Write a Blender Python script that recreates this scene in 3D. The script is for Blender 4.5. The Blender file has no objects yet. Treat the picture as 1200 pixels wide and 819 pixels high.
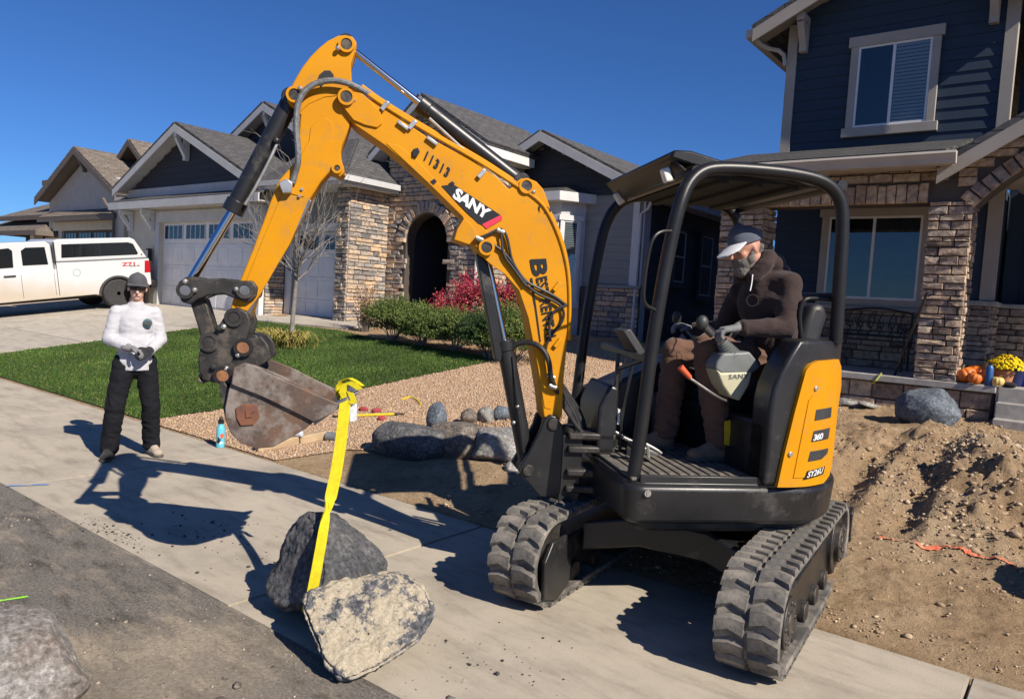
import bpy, bmesh, math, random
import numpy as np
from mathutils import Vector, Matrix, noise as mnoise
random.seed(7); RNG = np.random.default_rng(7)
scene = bpy.context.scene
COL = scene.collection
R = math.radians

# ------------------------------------------------------------------ camera
F_PX, CXP, CYP, CAM_H = 872.0, 600.0, 409.5, 1.70
PITCH, ROLL, YAW = R(3.75), R(3.45), R(37.8)
FW = np.array([-math.sin(YAW)*math.cos(PITCH), math.cos(YAW)*math.cos(PITCH), -math.sin(PITCH)])
R0 = np.array([math.cos(YAW), math.sin(YAW), 0.0])
U0 = np.cross(R0, FW)
CAM = np.array([0, 0, CAM_H])
cd = bpy.data.cameras.new('camera'); cam = bpy.data.objects.new('camera', cd); COL.objects.link(cam)
cr, sr = math.cos(ROLL), math.sin(ROLL)
RX = R0*cr + U0*sr
UX = -R0*sr + U0*cr
cam.matrix_world = Matrix(((RX[0], UX[0], -FW[0], 0), (RX[1], UX[1], -FW[1], 0), (RX[2], UX[2], -FW[2], CAM_H), (0, 0, 0, 1)))
cd.sensor_width = 36; cd.lens = 36*F_PX/1200; cd.clip_end = 2000; cd.clip_start = 0.05
scene.camera = cam

# ------------------------------------------------------------------ sky, sun, exposure
SUN_EL, SUN_AZ = R(38.5), R(-9.5)
SUN = Vector((math.cos(SUN_EL)*math.cos(SUN_AZ), math.cos(SUN_EL)*math.sin(SUN_AZ), math.sin(SUN_EL)))
w = bpy.data.worlds.new('World'); scene.world = w; w.use_nodes = True
nt = w.node_tree; nt.nodes.clear()
wo = nt.nodes.new('ShaderNodeOutputWorld'); bg = nt.nodes.new('ShaderNodeBackground'); sk = nt.nodes.new('ShaderNodeTexSky')
sk.sky_type = 'NISHITA'; sk.sun_disc = False; sk.sun_elevation = SUN_EL; sk.sun_rotation = R(99.5)
sk.altitude = 1600; sk.air_density = 1.0; sk.dust_density = 0.3; sk.ozone_density = 4.5
bg.inputs['Strength'].default_value = 0.055
tint = nt.nodes.new('ShaderNodeMix'); tint.data_type = 'RGBA'; tint.blend_type = 'MULTIPLY'; tint.inputs[0].default_value = 1; tint.inputs[7].default_value = (.47, .80, 1.25, 1)   # the photo's cool white balance
nt.links.new(sk.outputs[0], tint.inputs[6]); nt.links.new(tint.outputs[2], bg.inputs[0]); nt.links.new(bg.outputs[0], wo.inputs[0])
sl = bpy.data.lights.new('sun', 'SUN'); sl.energy = 4.8; sl.angle = R(0.5); sl.color = (1.0, 0.91, 0.79)
so = bpy.data.objects.new('sun', sl); COL.objects.link(so); so.location = (20, -5, 20)
so.rotation_euler = SUN.to_track_quat('Z', 'Y').to_euler()
vs = scene.view_settings
vs.view_transform = 'Standard'; vs.look = 'None'; vs.exposure = 0.56; vs.gamma = 1.0

# ------------------------------------------------------------------ photo geometry: pixel -> point on a known plane
def ray(px, py):
    X, Y = px-CXP, CYP-py
    d = FW*F_PX + RX*X + UX*Y
    return d/np.linalg.norm(d)
def at_y(px, py, Y):
    d = ray(px, py); p = CAM+d*(Y/d[1]); return Vector(p)
def at_x(px, py, X):
    d = ray(px, py); p = CAM+d*(X/d[0]); return Vector(p)
def at_z(px, py, z=0.0):
    d = ray(px, py); p = CAM+d*((z-CAM_H)/d[2]); return Vector(p)
def hk(X, Y):
    k = .085+.045*min(1, max(0, (-X-4)/4))
    return k*max(0, min(Y, 12)-4.25)
def at_t(px, py, dz=0.0):                       # point on the sloping yards
    d = ray(px, py); t = 0.5
    while t < 120:
        p = CAM+d*t
        if p[2] <= hk(p[0], p[1])+dz: break
        t += .02
    return Vector(p)
# the excavator's own frame: x forward, y to its left, z up
PHI = R(228.5)
MFW = np.array([math.cos(PHI), math.sin(PHI), 0]); MLT = np.array([-math.sin(PHI), math.cos(PHI), 0]); MC = np.array([-1.88, 4.42, 0.0])
def mp(px, py, off=0.0):                        # -> (s, z) on the vertical plane y=off of the machine
    d = ray(px, py); t = ((MC+MLT*off-CAM)@MLT)/(d@MLT); p = CAM+d*t-MC
    return (float(p@MFW), float(p[2]))
def mp3(px, py, off=0.0):
    s, z = mp(px, py, off); return Vector((s, off, z))
def mcyl(px, py, rad):                          # -> (theta, z) on the upright cylinder round the swing centre
    d = ray(px, py); o = CAM-MC
    a = d[0]**2+d[1]**2; b = 2*(o[0]*d[0]+o[1]*d[1]); c = o[0]**2+o[1]**2-rad**2
    q = b*b-4*a*c
    t = (-b-math.sqrt(max(q, 0)))/(2*a); p = o+d*t
    return (math.atan2(p@MLT, p@MFW), float(p[2]))

# ------------------------------------------------------------------ materials
def new_mat(name):
    m = bpy.data.materials.new(name); m.use_nodes = True
    n = m.node_tree; b = n.nodes['Principled BSDF']
    return m, n, b
def N(n, t, **kw):
    x = n.nodes.new(t)
    for k, v in kw.items():
        if k in x.inputs: x.inputs[k].default_value = v
        else: setattr(x, k, v)
    return x
def rgba(c): return (c[0], c[1], c[2], 1)
def ramp(n, fac, stops):
    r = n.nodes.new('ShaderNodeValToRGB')
    while len(r.color_ramp.elements) < len(stops): r.color_ramp.elements.new(.5)
    for e, (p, c) in zip(r.color_ramp.elements, stops): e.position = p; e.color = rgba(c)
    n.links.new(fac, r.inputs[0]); return r.outputs[0]
def noise_tex(n, scale, detail=4, rough=.55, coord=None, vec=None):
    if vec is None:
        if coord is None:
            coord = n.nodes.get('tc') or n.nodes.new('ShaderNodeTexCoord'); coord.name = 'tc'
        vec = coord.outputs['Object']
    t = N(n, 'ShaderNodeTexNoise', Scale=scale, Detail=detail, Roughness=rough)
    n.links.new(vec, t.inputs['Vector']); return t.outputs['Fac']
def mixc(n, fac, a, b):
    x = n.nodes.new('ShaderNodeMix'); x.data_type = 'RGBA'
    if isinstance(fac, (int, float)): x.inputs[0].default_value = fac
    else: n.links.new(fac, x.inputs[0])
    for v, s in ((a, x.inputs[6]), (b, x.inputs[7])):
        if isinstance(v, (tuple, list)): s.default_value = rgba(v)
        else: n.links.new(v, s)
    return x.outputs[2]
def bump(n, b, h, strength=.3, dist=.01):
    x = N(n, 'ShaderNodeBump', Strength=strength, Distance=dist)
    n.links.new(h, x.inputs['Height']); n.links.new(x.outputs[0], b.inputs['Normal'])
def mat(name, c1, c2=None, scale=8, rough=.6, metal=0.0, bs=None, bd=.004, lo=.35, hi=.65, spec=.5, dirt=None, dscale=3, dlo=.55, dhi=.75, coat=0, chips=None):
    m, n, b = new_mat(name)
    b.inputs['Roughness'].default_value = rough; b.inputs['Metallic'].default_value = metal
    b.inputs['Specular IOR Level'].default_value = spec
    if coat: b.inputs['Coat Weight'].default_value = coat; b.inputs['Coat Roughness'].default_value = .12
    if c2 is None: c2 = tuple(x*.85 for x in c1)
    col = ramp(n, noise_tex(n, scale), [(lo, c1), (hi, c2)])
    if dirt:
        f = N(n, 'ShaderNodeMapRange'); f.inputs[1].default_value = dlo; f.inputs[2].default_value = dhi
        n.links.new(noise_tex(n, dscale, 8, .7), f.inputs[0])
        col = mixc(n, f.outputs[0], col, dirt)
        r2 = N(n, 'ShaderNodeMapRange'); r2.inputs[3].default_value = rough; r2.inputs[4].default_value = .85
        n.links.new(f.outputs[0], r2.inputs[0]); n.links.new(r2.outputs[0], b.inputs['Roughness'])
    if chips:
        f = N(n, 'ShaderNodeMapRange'); f.inputs[1].default_value = .655; f.inputs[2].default_value = .69
        n.links.new(noise_tex(n, 45, 9, .75), f.inputs[0]); col = mixc(n, f.outputs[0], col, chips)
        mp_ = n.nodes.new('ShaderNodeMapping'); mp_.inputs['Scale'].default_value = (7, 7, 60); mp_.inputs['Rotation'].default_value = (0, .7, 0); n.links.new(n.nodes['tc'].outputs['Object'], mp_.inputs[0])
        f = N(n, 'ShaderNodeMapRange'); f.inputs[1].default_value = .70; f.inputs[2].default_value = .73; f.inputs[4].default_value = .55
        n.links.new(noise_tex(n, 2.2, 6, .6, vec=mp_.outputs[0]), f.inputs[0]); col = mixc(n, f.outputs[0], col, tuple(min(1, x*2.2) for x in chips))
    n.links.new(col, b.inputs['Base Color'])
    if bs: bump(n, b, noise_tex(n, bs, 6, .6), .6, bd)
    return m
def island_mat(name, stops, rough=.85, bs=40, bd=.01, var=.35, spec=.3):
    """each loose piece its own colour"""
    m, n, b = new_mat(name)
    g = n.nodes.new('ShaderNodeNewGeometry'); oi = n.nodes.new('ShaderNodeObjectInfo')
    ad = N(n, 'ShaderNodeMath', operation='ADD'); n.links.new(g.outputs['Random Per Island'], ad.inputs[0]); n.links.new(oi.outputs['Random'], ad.inputs[1])
    fr = N(n, 'ShaderNodeMath', operation='FRACT'); n.links.new(ad.outputs[0], fr.inputs[0])
    col = ramp(n, fr.outputs[0], stops)
    if var:
        nz = noise_tex(n, bs*.5, 5, .6, vec=g.outputs['Position'])
        v = N(n, 'ShaderNodeMapRange'); v.inputs[1].default_value = .3; v.inputs[2].default_value = .7; v.inputs[3].default_value = 1-var; v.inputs[4].default_value = 1+var*.6
        n.links.new(nz, v.inputs[0])
        mm = N(n, 'ShaderNodeVectorMath', operation='SCALE'); n.links.new(col, mm.inputs[0]); n.links.new(v.outputs[0], mm.inputs[3]); col = mm.outputs[0]
    n.links.new(col, b.inputs['Base Color'])
    b.inputs['Roughness'].default_value = rough; b.inputs['Specular IOR Level'].default_value = spec
    if bs: bump(n, b, noise_tex(n, bs, 5, .65, vec=g.outputs['Position']), .8, bd)
    return m
M = {}
M['yellow'] = mat('yellow_paint', (.57, .245, .002), (.52, .215, .002), 2.5, .5, dirt=(.30, .18, .06), dscale=9, dlo=.53, dhi=.85, spec=.22, chips=(.16, .09, .03), bs=60, bd=.0006)
M['black'] = mat('black_paint', (.012, .012, .013), (.02, .02, .021), 5, .36, dirt=(.09, .08, .07), dscale=6, dlo=.56, dhi=.85, bs=90, bd=.0006)
M['rops'] = mat('black_tube_paint', (.010, .010, .011), (.016, .016, .017), 5, .38, spec=.35, dirt=(.06, .056, .052), dscale=12, dlo=.6, dhi=.85, bs=120, bd=.0006)
M['iron'] = mat('dark_worn_iron', (.025, .023, .022), (.055, .05, .046), 9, .5, .35, dirt=(.16, .13, .10), dscale=10, dlo=.52, dhi=.75, bs=50, bd=.002)
M['rust'] = mat('rusty_bucket_steel', (.15, .085, .055), (.085, .065, .055), 6, .62, .25, dirt=(.24, .21, .185), dscale=4.5, dlo=.47, dhi=.60, bs=40, bd=.003)
M['rust_pin'] = mat('rusty_pin', (.30, .14, .06), (.20, .09, .045), 30, .7, .2, bs=60, bd=.002)
M['rust_red'] = mat('rusty_patch', (.22, .085, .045), (.13, .06, .04), 14, .7, .2, bs=40, bd=.003)
M['worn'] = mat('worn_bright_steel', (.34, .33, .32), (.22, .21, .20), 12, .38, .85, bs=30, bd=.002)
M['chrome'] = mat('chromed_rod', (.62, .63, .66), (.55, .56, .6), 4, .12, 1.0)
M['galv'] = mat('zinc_fitting', (.55, .54, .50), (.40, .39, .36), 20, .35, .7)
M['hose'] = mat('black_rubber_hose', (.014, .014, .015), (.03, .03, .03), 20, .45)
M['hose_grey'] = mat('braided_grey_hose', (.20, .21, .21), (.12, .12, .125), 60, .5, .3, bs=200, bd=.002)
M['track'] = mat('track_rubber', (.10, .095, .088), (.055, .052, .048), 7, .8, dirt=(.30, .265, .22), dscale=5, dlo=.44, dhi=.70, bs=60, bd=.003)
M['plastic'] = mat('charcoal_plastic', (.03, .03, .032), (.045, .045, .045), 10, .5, bs=120, bd=.001)
M['mat'] = mat('floor_mat_rubber', (.085, .08, .072), (.16, .14, .115), 14, .85, bs=90, bd=.004, dirt=(.22, .18, .13), dscale=7)
M['beige'] = mat('beige_plastic', (.47, .45, .30), (.42, .40, .27), 6, .5)
M['grey_plastic'] = mat('grey_plastic', (.17, .18, .18), (.13, .14, .14), 8, .5)
M['seat'] = mat('black_vinyl', (.014, .014, .016), (.022, .022, .024), 10, .5, bs=150, bd=.001)
M['roof_under'] = mat('canopy_liner', (.028, .027, .026), (.02, .019, .018), 6, .8, spec=.2)
M['lamp'] = mat('clear_lamp_lens', (.78, .76, .70), (.6, .58, .52), 30, .15)
M['white_sticker'] = mat('white_sticker', (.62, .62, .62), (.48, .48, .5), 20, .4)
M['yellow_sticker'] = mat('yellow_sticker', (.7, .5, .02), (.6, .42, .02), 20, .4)
M['red_sticker'] = mat('red_sticker', (.5, .02, .03), (.4, .02, .02), 20, .4)
M['decal_black'] = mat('black_decal', (.012, .012, .013), (.016, .016, .016), 10, .35)
M['decal_white'] = mat('white_decal', (.75, .75, .74), (.68, .68, .66), 10, .4)
M['decal_pink'] = mat('red_decal_stripe', (.72, .03, .07), (.66, .03, .06), 10, .4)
M['orange'] = mat('orange_grip', (.62, .10, .03), (.5, .08, .03), 12, .5)
M['sling'] = mat('yellow_webbing', (.60, .50, .0), (.50, .41, .0), 40, .75, bs=220, bd=.002)
M['white_tag'] = mat('white_tag', (.72, .74, .76), (.5, .52, .56), 60, .6)
M['concrete_step'] = mat('concrete_step', (.40, .375, .34), (.30, .28, .255), 12, .85, bs=80, bd=.004, dirt=(.33, .28, .22), dscale=4)
M['mums'] = island_mat('yellow_petals', [(0, (.85, .62, .0)), (1, (.75, .48, .0))], .7, 0, var=0)
M['leaf'] = island_mat('evergreen_needles', [(0, (.04, .07, .015)), (.5, (.095, .135, .03)), (1, (.19, .23, .06))], .7, 0, var=0)
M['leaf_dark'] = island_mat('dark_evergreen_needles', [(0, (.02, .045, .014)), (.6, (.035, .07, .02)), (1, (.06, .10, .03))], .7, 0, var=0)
M['leaf_red'] = island_mat('crimson_leaves', [(0, (.18, .010, .028)), (.5, (.36, .022, .055)), (.9, (.50, .07, .10)), (1, (.55, .28, .16))], .6, 0, var=0)
M['leaf_dry'] = island_mat('dry_brown_leaves', [(0, (.20, .10, .045)), (.5, (.30, .17, .09)), (1, (.40, .26, .15))], .8, 0, var=0)
M['leaf_tuft'] = island_mat('yellowing_blades', [(0, (.16, .17, .03)), (.5, (.38, .31, .08)), (1, (.50, .40, .14))], .7, 0, var=0)
M['grass'] = island_mat('lawn_blades', [(0, (.032, .075, .010)), (.5, (.055, .115, .016)), (.9, (.09, .15, .025)), (1, (.24, .21, .07))], .7, 1.3, 0, var=.45)
M['gravel'] = island_mat('tan_gravel', [(0, (.22, .13, .075)), (.25, (.42, .28, .17)), (.6, (.52, .38, .25)), (.85, (.34, .21, .13)), (1, (.60, .48, .35))], .85, 60, .003, var=.15)
M['clod'] = island_mat('dirt_clods', [(0, (.30, .215, .14)), (.5, (.42, .315, .21)), (1, (.50, .39, .275))], .95, 40, .004, var=.2)
M['bark'] = mat('pale_bark', (.24, .215, .19), (.16, .14, .125), 14, .85, bs=40, bd=.004)
M['wood'] = mat('tan_timber', (.45, .33, .20), (.34, .24, .145), 10, .8, bs=30, bd=.004)
M['terracotta'] = mat('terracotta', (.46, .20, .10), (.38, .16, .08), 10, .8)
M['pumpkin'] = mat('pumpkin_skin', (.68, .17, .02), (.58, .13, .015), 6, .5)
M['squash'] = mat('cream_squash_skin', (.70, .50, .17), (.62, .42, .13), 6, .55)
M['stem'] = mat('dry_stem', (.16, .13, .06), (.22, .18, .09), 10, .8)
M['blue_glaze'] = mat('blue_glaze', (.015, .02, .10), (.02, .03, .14), 6, .25)
M['blue_plastic'] = mat('blue_plastic', (.02, .09, .26), (.02, .08, .22), 6, .4)
M['aqua'] = mat('aqua_enamel', (.12, .48, .60), (.10, .44, .55), 8, .35)
M['hose_green'] = mat('yellow_green_hose', (.45, .48, .12), (.38, .42, .10), 10, .5)
M['paint_blue'] = mat('blue_marking_paint', (.10, .24, .52), (.32, .33, .34), 18, .9)
M['paint_green'] = mat('lime_marking_paint', (.25, .75, .03), (.35, .7, .08), 18, .8)
M['paint_orange'] = mat('orange_marking_paint', (.72, .13, .06), (.5, .2, .11), 22, .9)
M['red_plastic'] = mat('red_plastic', (.62, .03, .02), (.5, .03, .02), 10, .4)
M['clear_plastic'] = mat('cloudy_plastic', (.45, .52, .58), (.55, .6, .64), 12, .25)
M['skin'] = mat('weathered_skin', (.50, .25, .17), (.42, .19, .13), 14, .55)
M['skin_pale'] = mat('fair_skin', (.66, .42, .32), (.58, .34, .25), 14, .5)
def cloth(name, c, var=.8, scale=6, bs=16, bd=.02, sheen=.12):
    m, n, b = new_mat(name)
    col = ramp(n, noise_tex(n, scale, 6), [(.3, c), (.7, tuple(x*var for x in c))])
    n.links.new(col, b.inputs['Base Color']); b.inputs['Roughness'].default_value = .92; b.inputs['Specular IOR Level'].default_value = .15
    b.inputs['Sheen Weight'].default_value = sheen
    tc = n.nodes['tc']; mp_ = n.nodes.new('ShaderNodeMapping'); mp_.inputs['Scale'].default_value = (1, 1, 2.2)
    n.links.new(tc.outputs['Object'], mp_.inputs[0])
    bump(n, b, noise_tex(n, bs, 3, .5, vec=mp_.outputs[0]), .8, bd)
    return m
M['hoodie'] = cloth('dark_brown_fleece', (.050, .034, .032), .75, bd=.010)
M['work_pants'] = cloth('brown_duck_canvas', (.15, .085, .06), .75, bd=.012)
M['white_shirt'] = cloth('white_cotton', (.47, .47, .50), .94, bd=.007)
M['dark_pants'] = cloth('black_denim', (.008, .0085, .011), 1.5, sheen=0, bd=.010)
M['grey_glove'] = cloth('grey_knit', (.20, .20, .205), .8, 30, 60, .004)
M['dark_glove'] = cloth('black_rubber_palm', (.03, .03, .034), .8, 30, 60, .004)
M['cap_grey'] = cloth('charcoal_cap_cloth', (.085, .085, .095), .8, 12, 30, .004)
M['cap_blue'] = cloth('slate_cap_cloth', (.10, .115, .15), .75, 12, 30, .004)
M['cap_white'] = cloth('pale_cap_brim', (.62, .64, .68), .9, 12, 30, .003)
M['hair'] = cloth('dark_brown_hair', (.030, .020, .015), .7, 60, 120, .006)
M['beard'] = cloth('grey_beard', (.22, .195, .175), .6, 70, 140, .008)
M['boot'] = cloth('tan_suede', (.24, .165, .115), .7, 14, 50, .004)
M['boot_dark'] = cloth('dark_boot_leather', (.03, .028, .027), .7, 14, 50, .004)
M['shoe'] = cloth('pale_tan_shoe', (.42, .35, .27), .8, 14, 50, .003)
M['sole'] = mat('rubber_sole', (.10, .085, .07), (.07, .06, .05), 12, .8)
M['lens'] = mat('dark_lens', (.006, .006, .008), (.01, .01, .012), 4, .08)
M['badge'] = mat('teal_badge', (.02, .075, .10), (.05, .14, .16), 40, .6)
M['badge_dark'] = mat('dim_badge', (.075, .06, .056), (.04, .03, .03), 60, .7)
# building materials
def wall_mat(name, c, grain=60, bd=.003, var=.88): return mat(name, c, tuple(x*var for x in c), 3, .75, bs=grain, bd=bd)
M['navy'] = wall_mat('navy_siding', (.016, .034, .062))
M['charcoal'] = wall_mat('charcoal_siding', (.028, .032, .045))
M['grey_siding'] = wall_mat('grey_siding', (.25, .25, .235))
M['taupe'] = wall_mat('taupe_trim', (.36, .32, .275))
M['white_trim'] = wall_mat('white_trim', (.62, .62, .61))
M['pale_trim'] = wall_mat('pale_grey_trim', (.50, .50, .50))
M['cream'] = wall_mat('cream_stucco', (.58, .53, .43), 120, .006)
M['greige'] = wall_mat('greige_stucco', (.44, .42, .39), 120, .006)
M['brown_trim'] = wall_mat('brown_trim', (.14, .115, .095))
M['door_white'] = wall_mat('garage_door_white', (.74, .74, .73), 20, .001)
M['door_brown'] = wall_mat('garage_door_brown', (.075, .062, .052))
M['vinyl'] = wall_mat('white_vinyl', (.70, .70, .70), 20, .0005)
M['red_door'] = wall_mat('red_door', (.42, .03, .04), 20, .001)
M['mortar'] = wall_mat('dark_mortar', (.075, .06, .05), 60, .006)
M['gutter'] = wall_mat('taupe_gutter', (.40, .36, .315), 20, .001)
M['iron_black'] = mat('black_wrought_iron', (.012, .012, .012), (.02, .02, .02), 10, .5)
M['near_black'] = mat('near_black_matt', (.02, .02, .02), (.03, .03, .03), 5, .9)  # near-black for the stick's painted opening, truck underside parts and hitch bolts
def glass_mat(name, c, rough=.03):
    m, n, b = new_mat(name); b.inputs['Base Color'].default_value = rgba(c); b.inputs['Roughness'].default_value = rough
    b.inputs['Specular IOR Level'].default_value = .7
    return m
M['glass'] = glass_mat('window_glass', (.012, .014, .016))
M['glass_blind'] = None
M['truck_paint'] = mat('white_truck_paint', (.55, .55, .56), (.52, .52, .53), 2, .28, coat=.4)
def truck_mat():
    m, n, b = new_mat('white_truck_paint_with_road_dust')
    g = n.nodes.new('ShaderNodeNewGeometry'); s = n.nodes.new('ShaderNodeSeparateXYZ'); n.links.new(g.outputs['Position'], s.inputs[0])
    nz = noise_tex(n, 3, 5)
    ad = N(n, 'ShaderNodeMath', operation='MULTIPLY_ADD'); n.links.new(nz, ad.inputs[0]); ad.inputs[1].default_value = .35; n.links.new(s.outputs[2], ad.inputs[2])
    r = N(n, 'ShaderNodeMapRange'); r.inputs[1].default_value = 1.25; r.inputs[2].default_value = 1.75; r.inputs[3].default_value = .8; r.inputs[4].default_value = 0
    n.links.new(ad.outputs[0], r.inputs[0])
    n.links.new(mixc(n, r.outputs[0], (.55, .55, .56), (.42, .35, .25)), b.inputs['Base Color']); b.inputs['Roughness'].default_value = .3
    b.inputs['Coat Weight'].default_value = .3
    return m
M['truck_dusty'] = truck_mat()
M['tyre'] = mat('tyre_rubber', (.022, .022, .023), (.035, .034, .033), 14, .8, bs=50, bd=.003)
M['red_lamp'] = mat('red_lamp_lens', (.42, .01, .015), (.3, .008, .01), 10, .15)
M['stone_warm'] = island_mat('warm_ledge_stone', [(0, (.18, .135, .11)), (.2, (.38, .28, .205)), (.45, (.50, .38, .27)), (.62, (.28, .215, .18)), (.8, (.44, .35, .27)), (.92, (.56, .42, .28)), (1, (.23, .205, .20))], .9, 28, .02, var=.5)
M['stone_mix'] = island_mat('mixed_ledge_stone', [(0, (.17, .16, .16)), (.2, (.33, .29, .25)), (.4, (.54, .41, .29)), (.55, (.28, .265, .26)), (.75, (.58, .44, .32)), (.9, (.62, .42, .26)), (1, (.40, .37, .34))], .9, 28, .02, var=.4)
def shingles(name, c1, c2, sx=.32, sy=.14):
    m, n, b = new_mat(name)
    uv = n.nodes.new('ShaderNodeUVMap')
    br = N(n, 'ShaderNodeTexBrick', Scale=1.0); br.inputs['Brick Width'].default_value = sx; br.inputs['Row Height'].default_value = sy
    br.inputs['Mortar Size'].default_value = .008; br.inputs['Color1'].default_value = rgba(c1); br.inputs['Color2'].default_value = rgba(c2); br.inputs['Mortar'].default_value = rgba(tuple(x*.35 for x in c1)); br.inputs['Bias'].default_value = 0
    n.links.new(uv.outputs[0], br.inputs['Vector'])
    nz = noise_tex(n, 9, 6, .7)
    v = N(n, 'ShaderNodeMapRange'); v.inputs[1].default_value = .3; v.inputs[2].default_value = .7; v.inputs[3].default_value = .65; v.inputs[4].default_value = 1.35
    n.links.new(nz, v.inputs[0])
    mm = N(n, 'ShaderNodeVectorMath', operation='SCALE'); n.links.new(br.outputs['Color'], mm.inputs[0]); n.links.new(v.outputs[0], mm.inputs[3])
    n.links.new(mm.outputs[0], b.inputs['Base Color']); b.inputs['Roughness'].default_value = .95; b.inputs['Specular IOR Level'].default_value = .2
    bump(n, b, br.outputs['Fac'], -.8, .02)
    return m
M['shingle_grey'] = shingles('grey_shingles', (.075, .075, .078), (.105, .10, .10))
M['shingle_brown'] = shingles('brown_shingles', (.145, .122, .10), (.20, .17, .145))
M['shingle_dark'] = shingles('dark_shingles', (.05, .05, .052), (.075, .073, .07))

# ------------------------------------------------------------------ object helpers
WM = {}                                          # world matrix of every parent
def link(o): COL.objects.link(o); return o
def tag(o, label, cat, group=None, kind=None):
    if label: o['label'] = label
    if cat: o['category'] = cat
    if group: o['group'] = group
    if kind: o['kind'] = kind
    return o
def thing(name, label, cat, loc=(0, 0, 0), rz=0, group=None):
    o = link(bpy.data.objects.new(name, None)); o.location = loc; o.rotation_euler = (0, 0, rz); o.empty_display_size = .2
    WM[o] = Matrix.Translation(loc) @ Matrix.Rotation(rz, 4, 'Z')
    return tag(o, label, cat, group)
def attach(o, parent, local=Matrix.Identity(4)):
    """o's mesh is already in the parent's own coordinates"""
    if parent is not None:
        o.parent = parent; WM[o] = WM[parent] @ local
    else: WM[o] = local
    o.matrix_basis = local
    return o
def sharp(me, ang=35):
    me.shade_smooth(); me.set_sharp_from_angle(angle=R(ang))
class MB:
    def __init__(s): s.v = []; s.f = []
    def add(s, vs, fs):
        k = len(s.v); s.v += [tuple(v) for v in vs]; s.f += [tuple(i+k for i in f) for f in fs]; return s
    def box(s, lo, hi):
        x0, y0, z0 = lo; x1, y1, z1 = hi
        return s.add([(x0, y0, z0), (x1, y0, z0), (x1, y1, z0), (x0, y1, z0), (x0, y0, z1), (x1, y0, z1), (x1, y1, z1), (x0, y1, z1)],
                     [(3, 2, 1, 0), (4, 5, 6, 7), (0, 1, 5, 4), (1, 2, 6, 5), (2, 3, 7, 6), (3, 0, 4, 7)])
    def obox(s, c, ax, ay, az):                  # centre and three half axes
        c, ax, ay, az = map(Vector, (c, ax, ay, az))
        return s.add([c+ax*i+ay*j+az*k for k in (-1, 1) for (i, j) in ((-1, -1), (1, -1), (1, 1), (-1, 1))],
                     [(3, 2, 1, 0), (4, 5, 6, 7), (0, 1, 5, 4), (1, 2, 6, 5), (2, 3, 7, 6), (3, 0, 4, 7)])
    def beam(s, p, q, w, h, up=(0, 0, 1)):        # box along p-q, w sideways, h along up
        p, q = Vector(p), Vector(q); d = (q-p); a = d.normalized(); side = a.cross(Vector(up)).normalized(); u = side.cross(a)
        return s.obox((p+q)/2, d/2, side*w/2, u*h/2)
    def prism(s, pts, a, b):                      # list of 3-D points moved by vectors a (front) and b (back)
        a, b = Vector(a), Vector(b); n = len(pts)
        vs = [Vector(p)+a for p in pts]+[Vector(p)+b for p in pts]
        fs = [tuple(range(n)), tuple(range(2*n-1, n-1, -1))]+[(i, n+i, n+(i+1) % n, (i+1) % n) for i in range(n)]
        return s.add(vs, fs)
    def cyl(s, p, q, r0, r1=None, n=16, caps=True):
        p, q = Vector(p), Vector(q); r1 = r0 if r1 is None else r1
        d = (q-p).normalized(); a = d.orthogonal().normalized(); b = d.cross(a)
        vs = [p+(a*math.cos(t)+b*math.sin(t))*r0 for t in [2*math.pi*i/n for i in range(n)]]+[q+(a*math.cos(t)+b*math.sin(t))*r1 for t in [2*math.pi*i/n for i in range(n)]]
        fs = [(i, (i+1) % n, n+(i+1) % n, n+i) for i in range(n)]
        if caps: fs += [tuple(range(n-1, -1, -1)), tuple(range(n, 2*n))]
        return s.add(vs, fs)
    def ring(s, p, q, ro, ri, n=20):
        p, q = Vector(p), Vector(q); d = (q-p).normalized(); a = d.orthogonal().normalized(); b = d.cross(a)
        vs = []
        for c, r in ((p, ro), (q, ro), (q, ri), (p, ri)):
            vs += [c+(a*math.cos(t)+b*math.sin(t))*r for t in [2*math.pi*i/n for i in range(n)]]
        fs = []
        for k in range(4):
            for i in range(n): fs.append((k*n+i, k*n+(i+1) % n, ((k+1) % 4)*n+(i+1) % n, ((k+1) % 4)*n+i))
        return s.add(vs, fs)
    def tube(s, pts, r, n=10, smooth=0, taper=None):
        pts = [Vector(p) for p in pts]
        for _ in range(smooth):                   # Chaikin
            q = [pts[0]]
            for a, b in zip(pts[:-1], pts[1:]): q += [a*.75+b*.25, a*.25+b*.75]
            pts = q+[pts[-1]]
        m = len(pts); vs = []; fs = []
        d = (pts[1]-pts[0]).normalized(); a = d.orthogonal().normalized()
        for i, p in enumerate(pts):
            d = (pts[min(i+1, m-1)]-pts[max(i-1, 0)]).normalized(); a = (a-d*a.dot(d)).normalized(); b = d.cross(a)
            rr = r if taper is None else r+(taper-r)*i/(m-1)
            vs += [p+(a*math.cos(t)+b*math.sin(t))*rr for t in [2*math.pi*k/n for k in range(n)]]
        for i in range(m-1):
            fs += [(i*n+k, i*n+(k+1) % n, (i+1)*n+(k+1) % n, (i+1)*n+k) for k in range(n)]
        fs += [tuple(range(n-1, -1, -1)), tuple(range((m-1)*n, m*n))]
        return s.add(vs, fs)
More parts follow.
